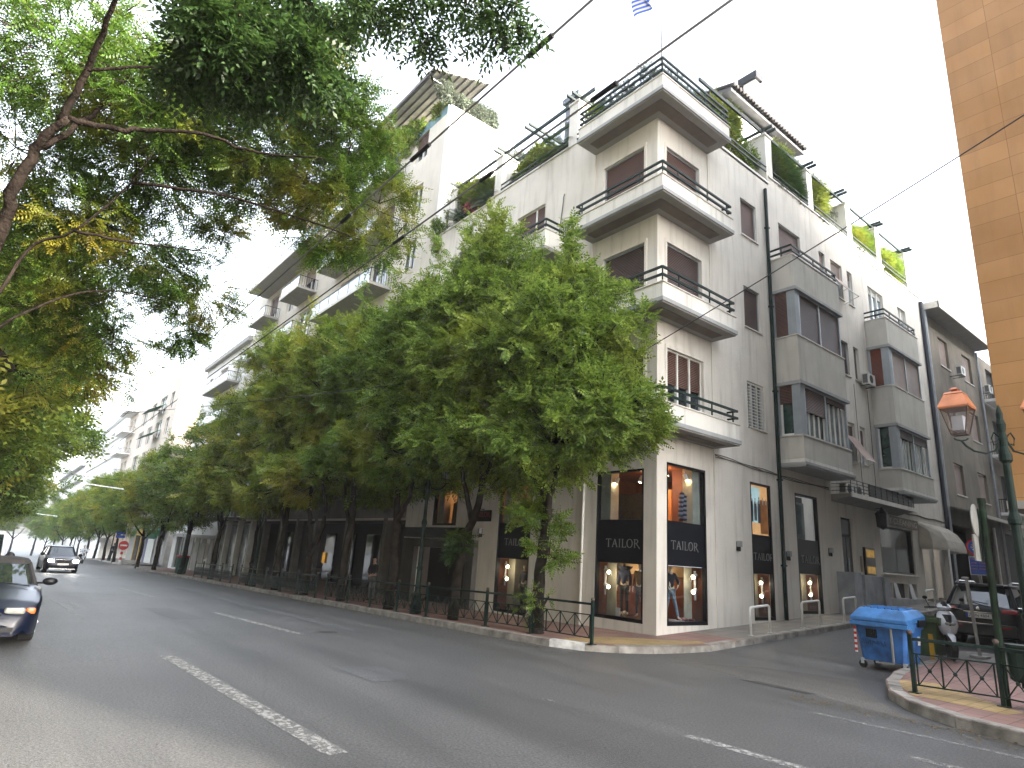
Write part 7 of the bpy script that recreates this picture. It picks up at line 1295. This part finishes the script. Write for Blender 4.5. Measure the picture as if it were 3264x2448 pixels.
for k in (0, 1): M().lathe((-5.7,.52,1.32+.0*k), [(.06+.02*k,0),(.065+.02*k,.012),(.06+.02*k,.02)], 14).build('necklace', mat('gold', (.8,.45,.12), .3, 1) if k == 0 else MATS['gold'], bpy.data.objects['mannequin.003'])
# striped quilted jacket on a stand upstairs
t = thing('hanging_jacket', 'dark quilted jacket with pale stripes on a stand in the upper right corner window', 'jacket', (-.5,1.9,2.95)); q = M(); st_ = []
for k in range(15):
    z = 3.0+.062*k; r = .19 if k < 11 else .19-.035*(k-10); q.lathe((-.5,1.9,z), [(r-.012,0),(r,.015),(r,.045),(r-.012,.06)], 14, m=k % 2)
for sg in (-1, 1):
    for k in range(11): q.lathe((-.5+.03*(k/10),1.9+sg*(.21+.004*(10-k)),3.1+.06*k), [(.055,0),(.065,.015),(.065,.045),(.055,.06)], 10, m=k % 2)
q.build('quilted_body', [navyc, mat('stripe_grey', (.25,.25,.3), .8)], t); M().cyl((-.5,1.9,2.9),(-.5,1.9,3.05), .02).build('stand', alu, t); q = M(); q.sph((-.5,1.9,3.97), .06, n=8); q.build('neck_block', mann, t)
q = thing('shoe_display', 'folded clothes and shoes on the floor of the right corner window', 'clothes', (-.3,1.5,.45)); m = M(); m.sph((-.35,1.5,.45), .12, (1.1,1.6,.5), 8); m.sph((-.3,1.85,.44), .08, (1,1.6,.5), 8); m.build('folded_jumper', mat('wine_cloth', (.12,.02,.025), .9), q, smooth=True); M().box(-.5, -.2, 1.15, 1.4, .41, .44).build('white_book', sw, q)
q = thing('shoe_display', 'small box and shoes on the floor of the left corner window', 'shoes', (-1.6,.4,.45)); M().box(-1.62, -1.5, .35, .4, .41, .62).build('price_card', sw, q); m = M(); m.sph((-1.35,.4,.5), .05, (1.8,.9,1.5), 8); m.build('shoe', mann, q, smooth=True)
# clothes rail behind the high window
q = thing('clothes_rail', 'clothes rail of hanging dark coats behind the high lit window', 'clothes rail', (-9.8,.9,2.7)); M().cyl((-10.5,.9,3.75),(-9.1,.9,3.75), .02).build('rail', alu, q); m = M()
for k in range(9): a = -10.4+.14*k; m.add([(a,.75,3.6),(a+.05,.9,3.7),(a,1.05,3.6),(a,1.08,2.8),(a,.72,2.8),(a+.1,.75,3.6),(a+.1,1.05,3.6),(a+.1,1.08,2.8),(a+.1,.72,2.8)], [(0,1,2,3,4),(5,8,7,6,1),(0,4,8,5),(2,6,7,3)])
m.build('hanging_coats', dkcloth, q)
# ---------------------------------------------------------------- air
hz = M().box(-260, 60, -60, 75, -12, 32).build('haze', mat('haze_air', (1,1,1))); tag(hz, kind='stuff', label='thin pale haze added along the avenue to bleach its far end'); hm = hz.data.materials[0]; N = hm.node_tree.nodes; L = hm.node_tree.links; N.clear(); o = N.new('ShaderNodeOutputMaterial'); v = N.new('ShaderNodeVolumePrincipled'); v.inputs['Density'].default_value = .0006; v.inputs['Color'].default_value = (.93,.95,1,1); v.inputs['Anisotropy'].default_value = .3; L.new(v.outputs[0], o.inputs['Volume'])  # haze volume added to bleach the far end of the avenue
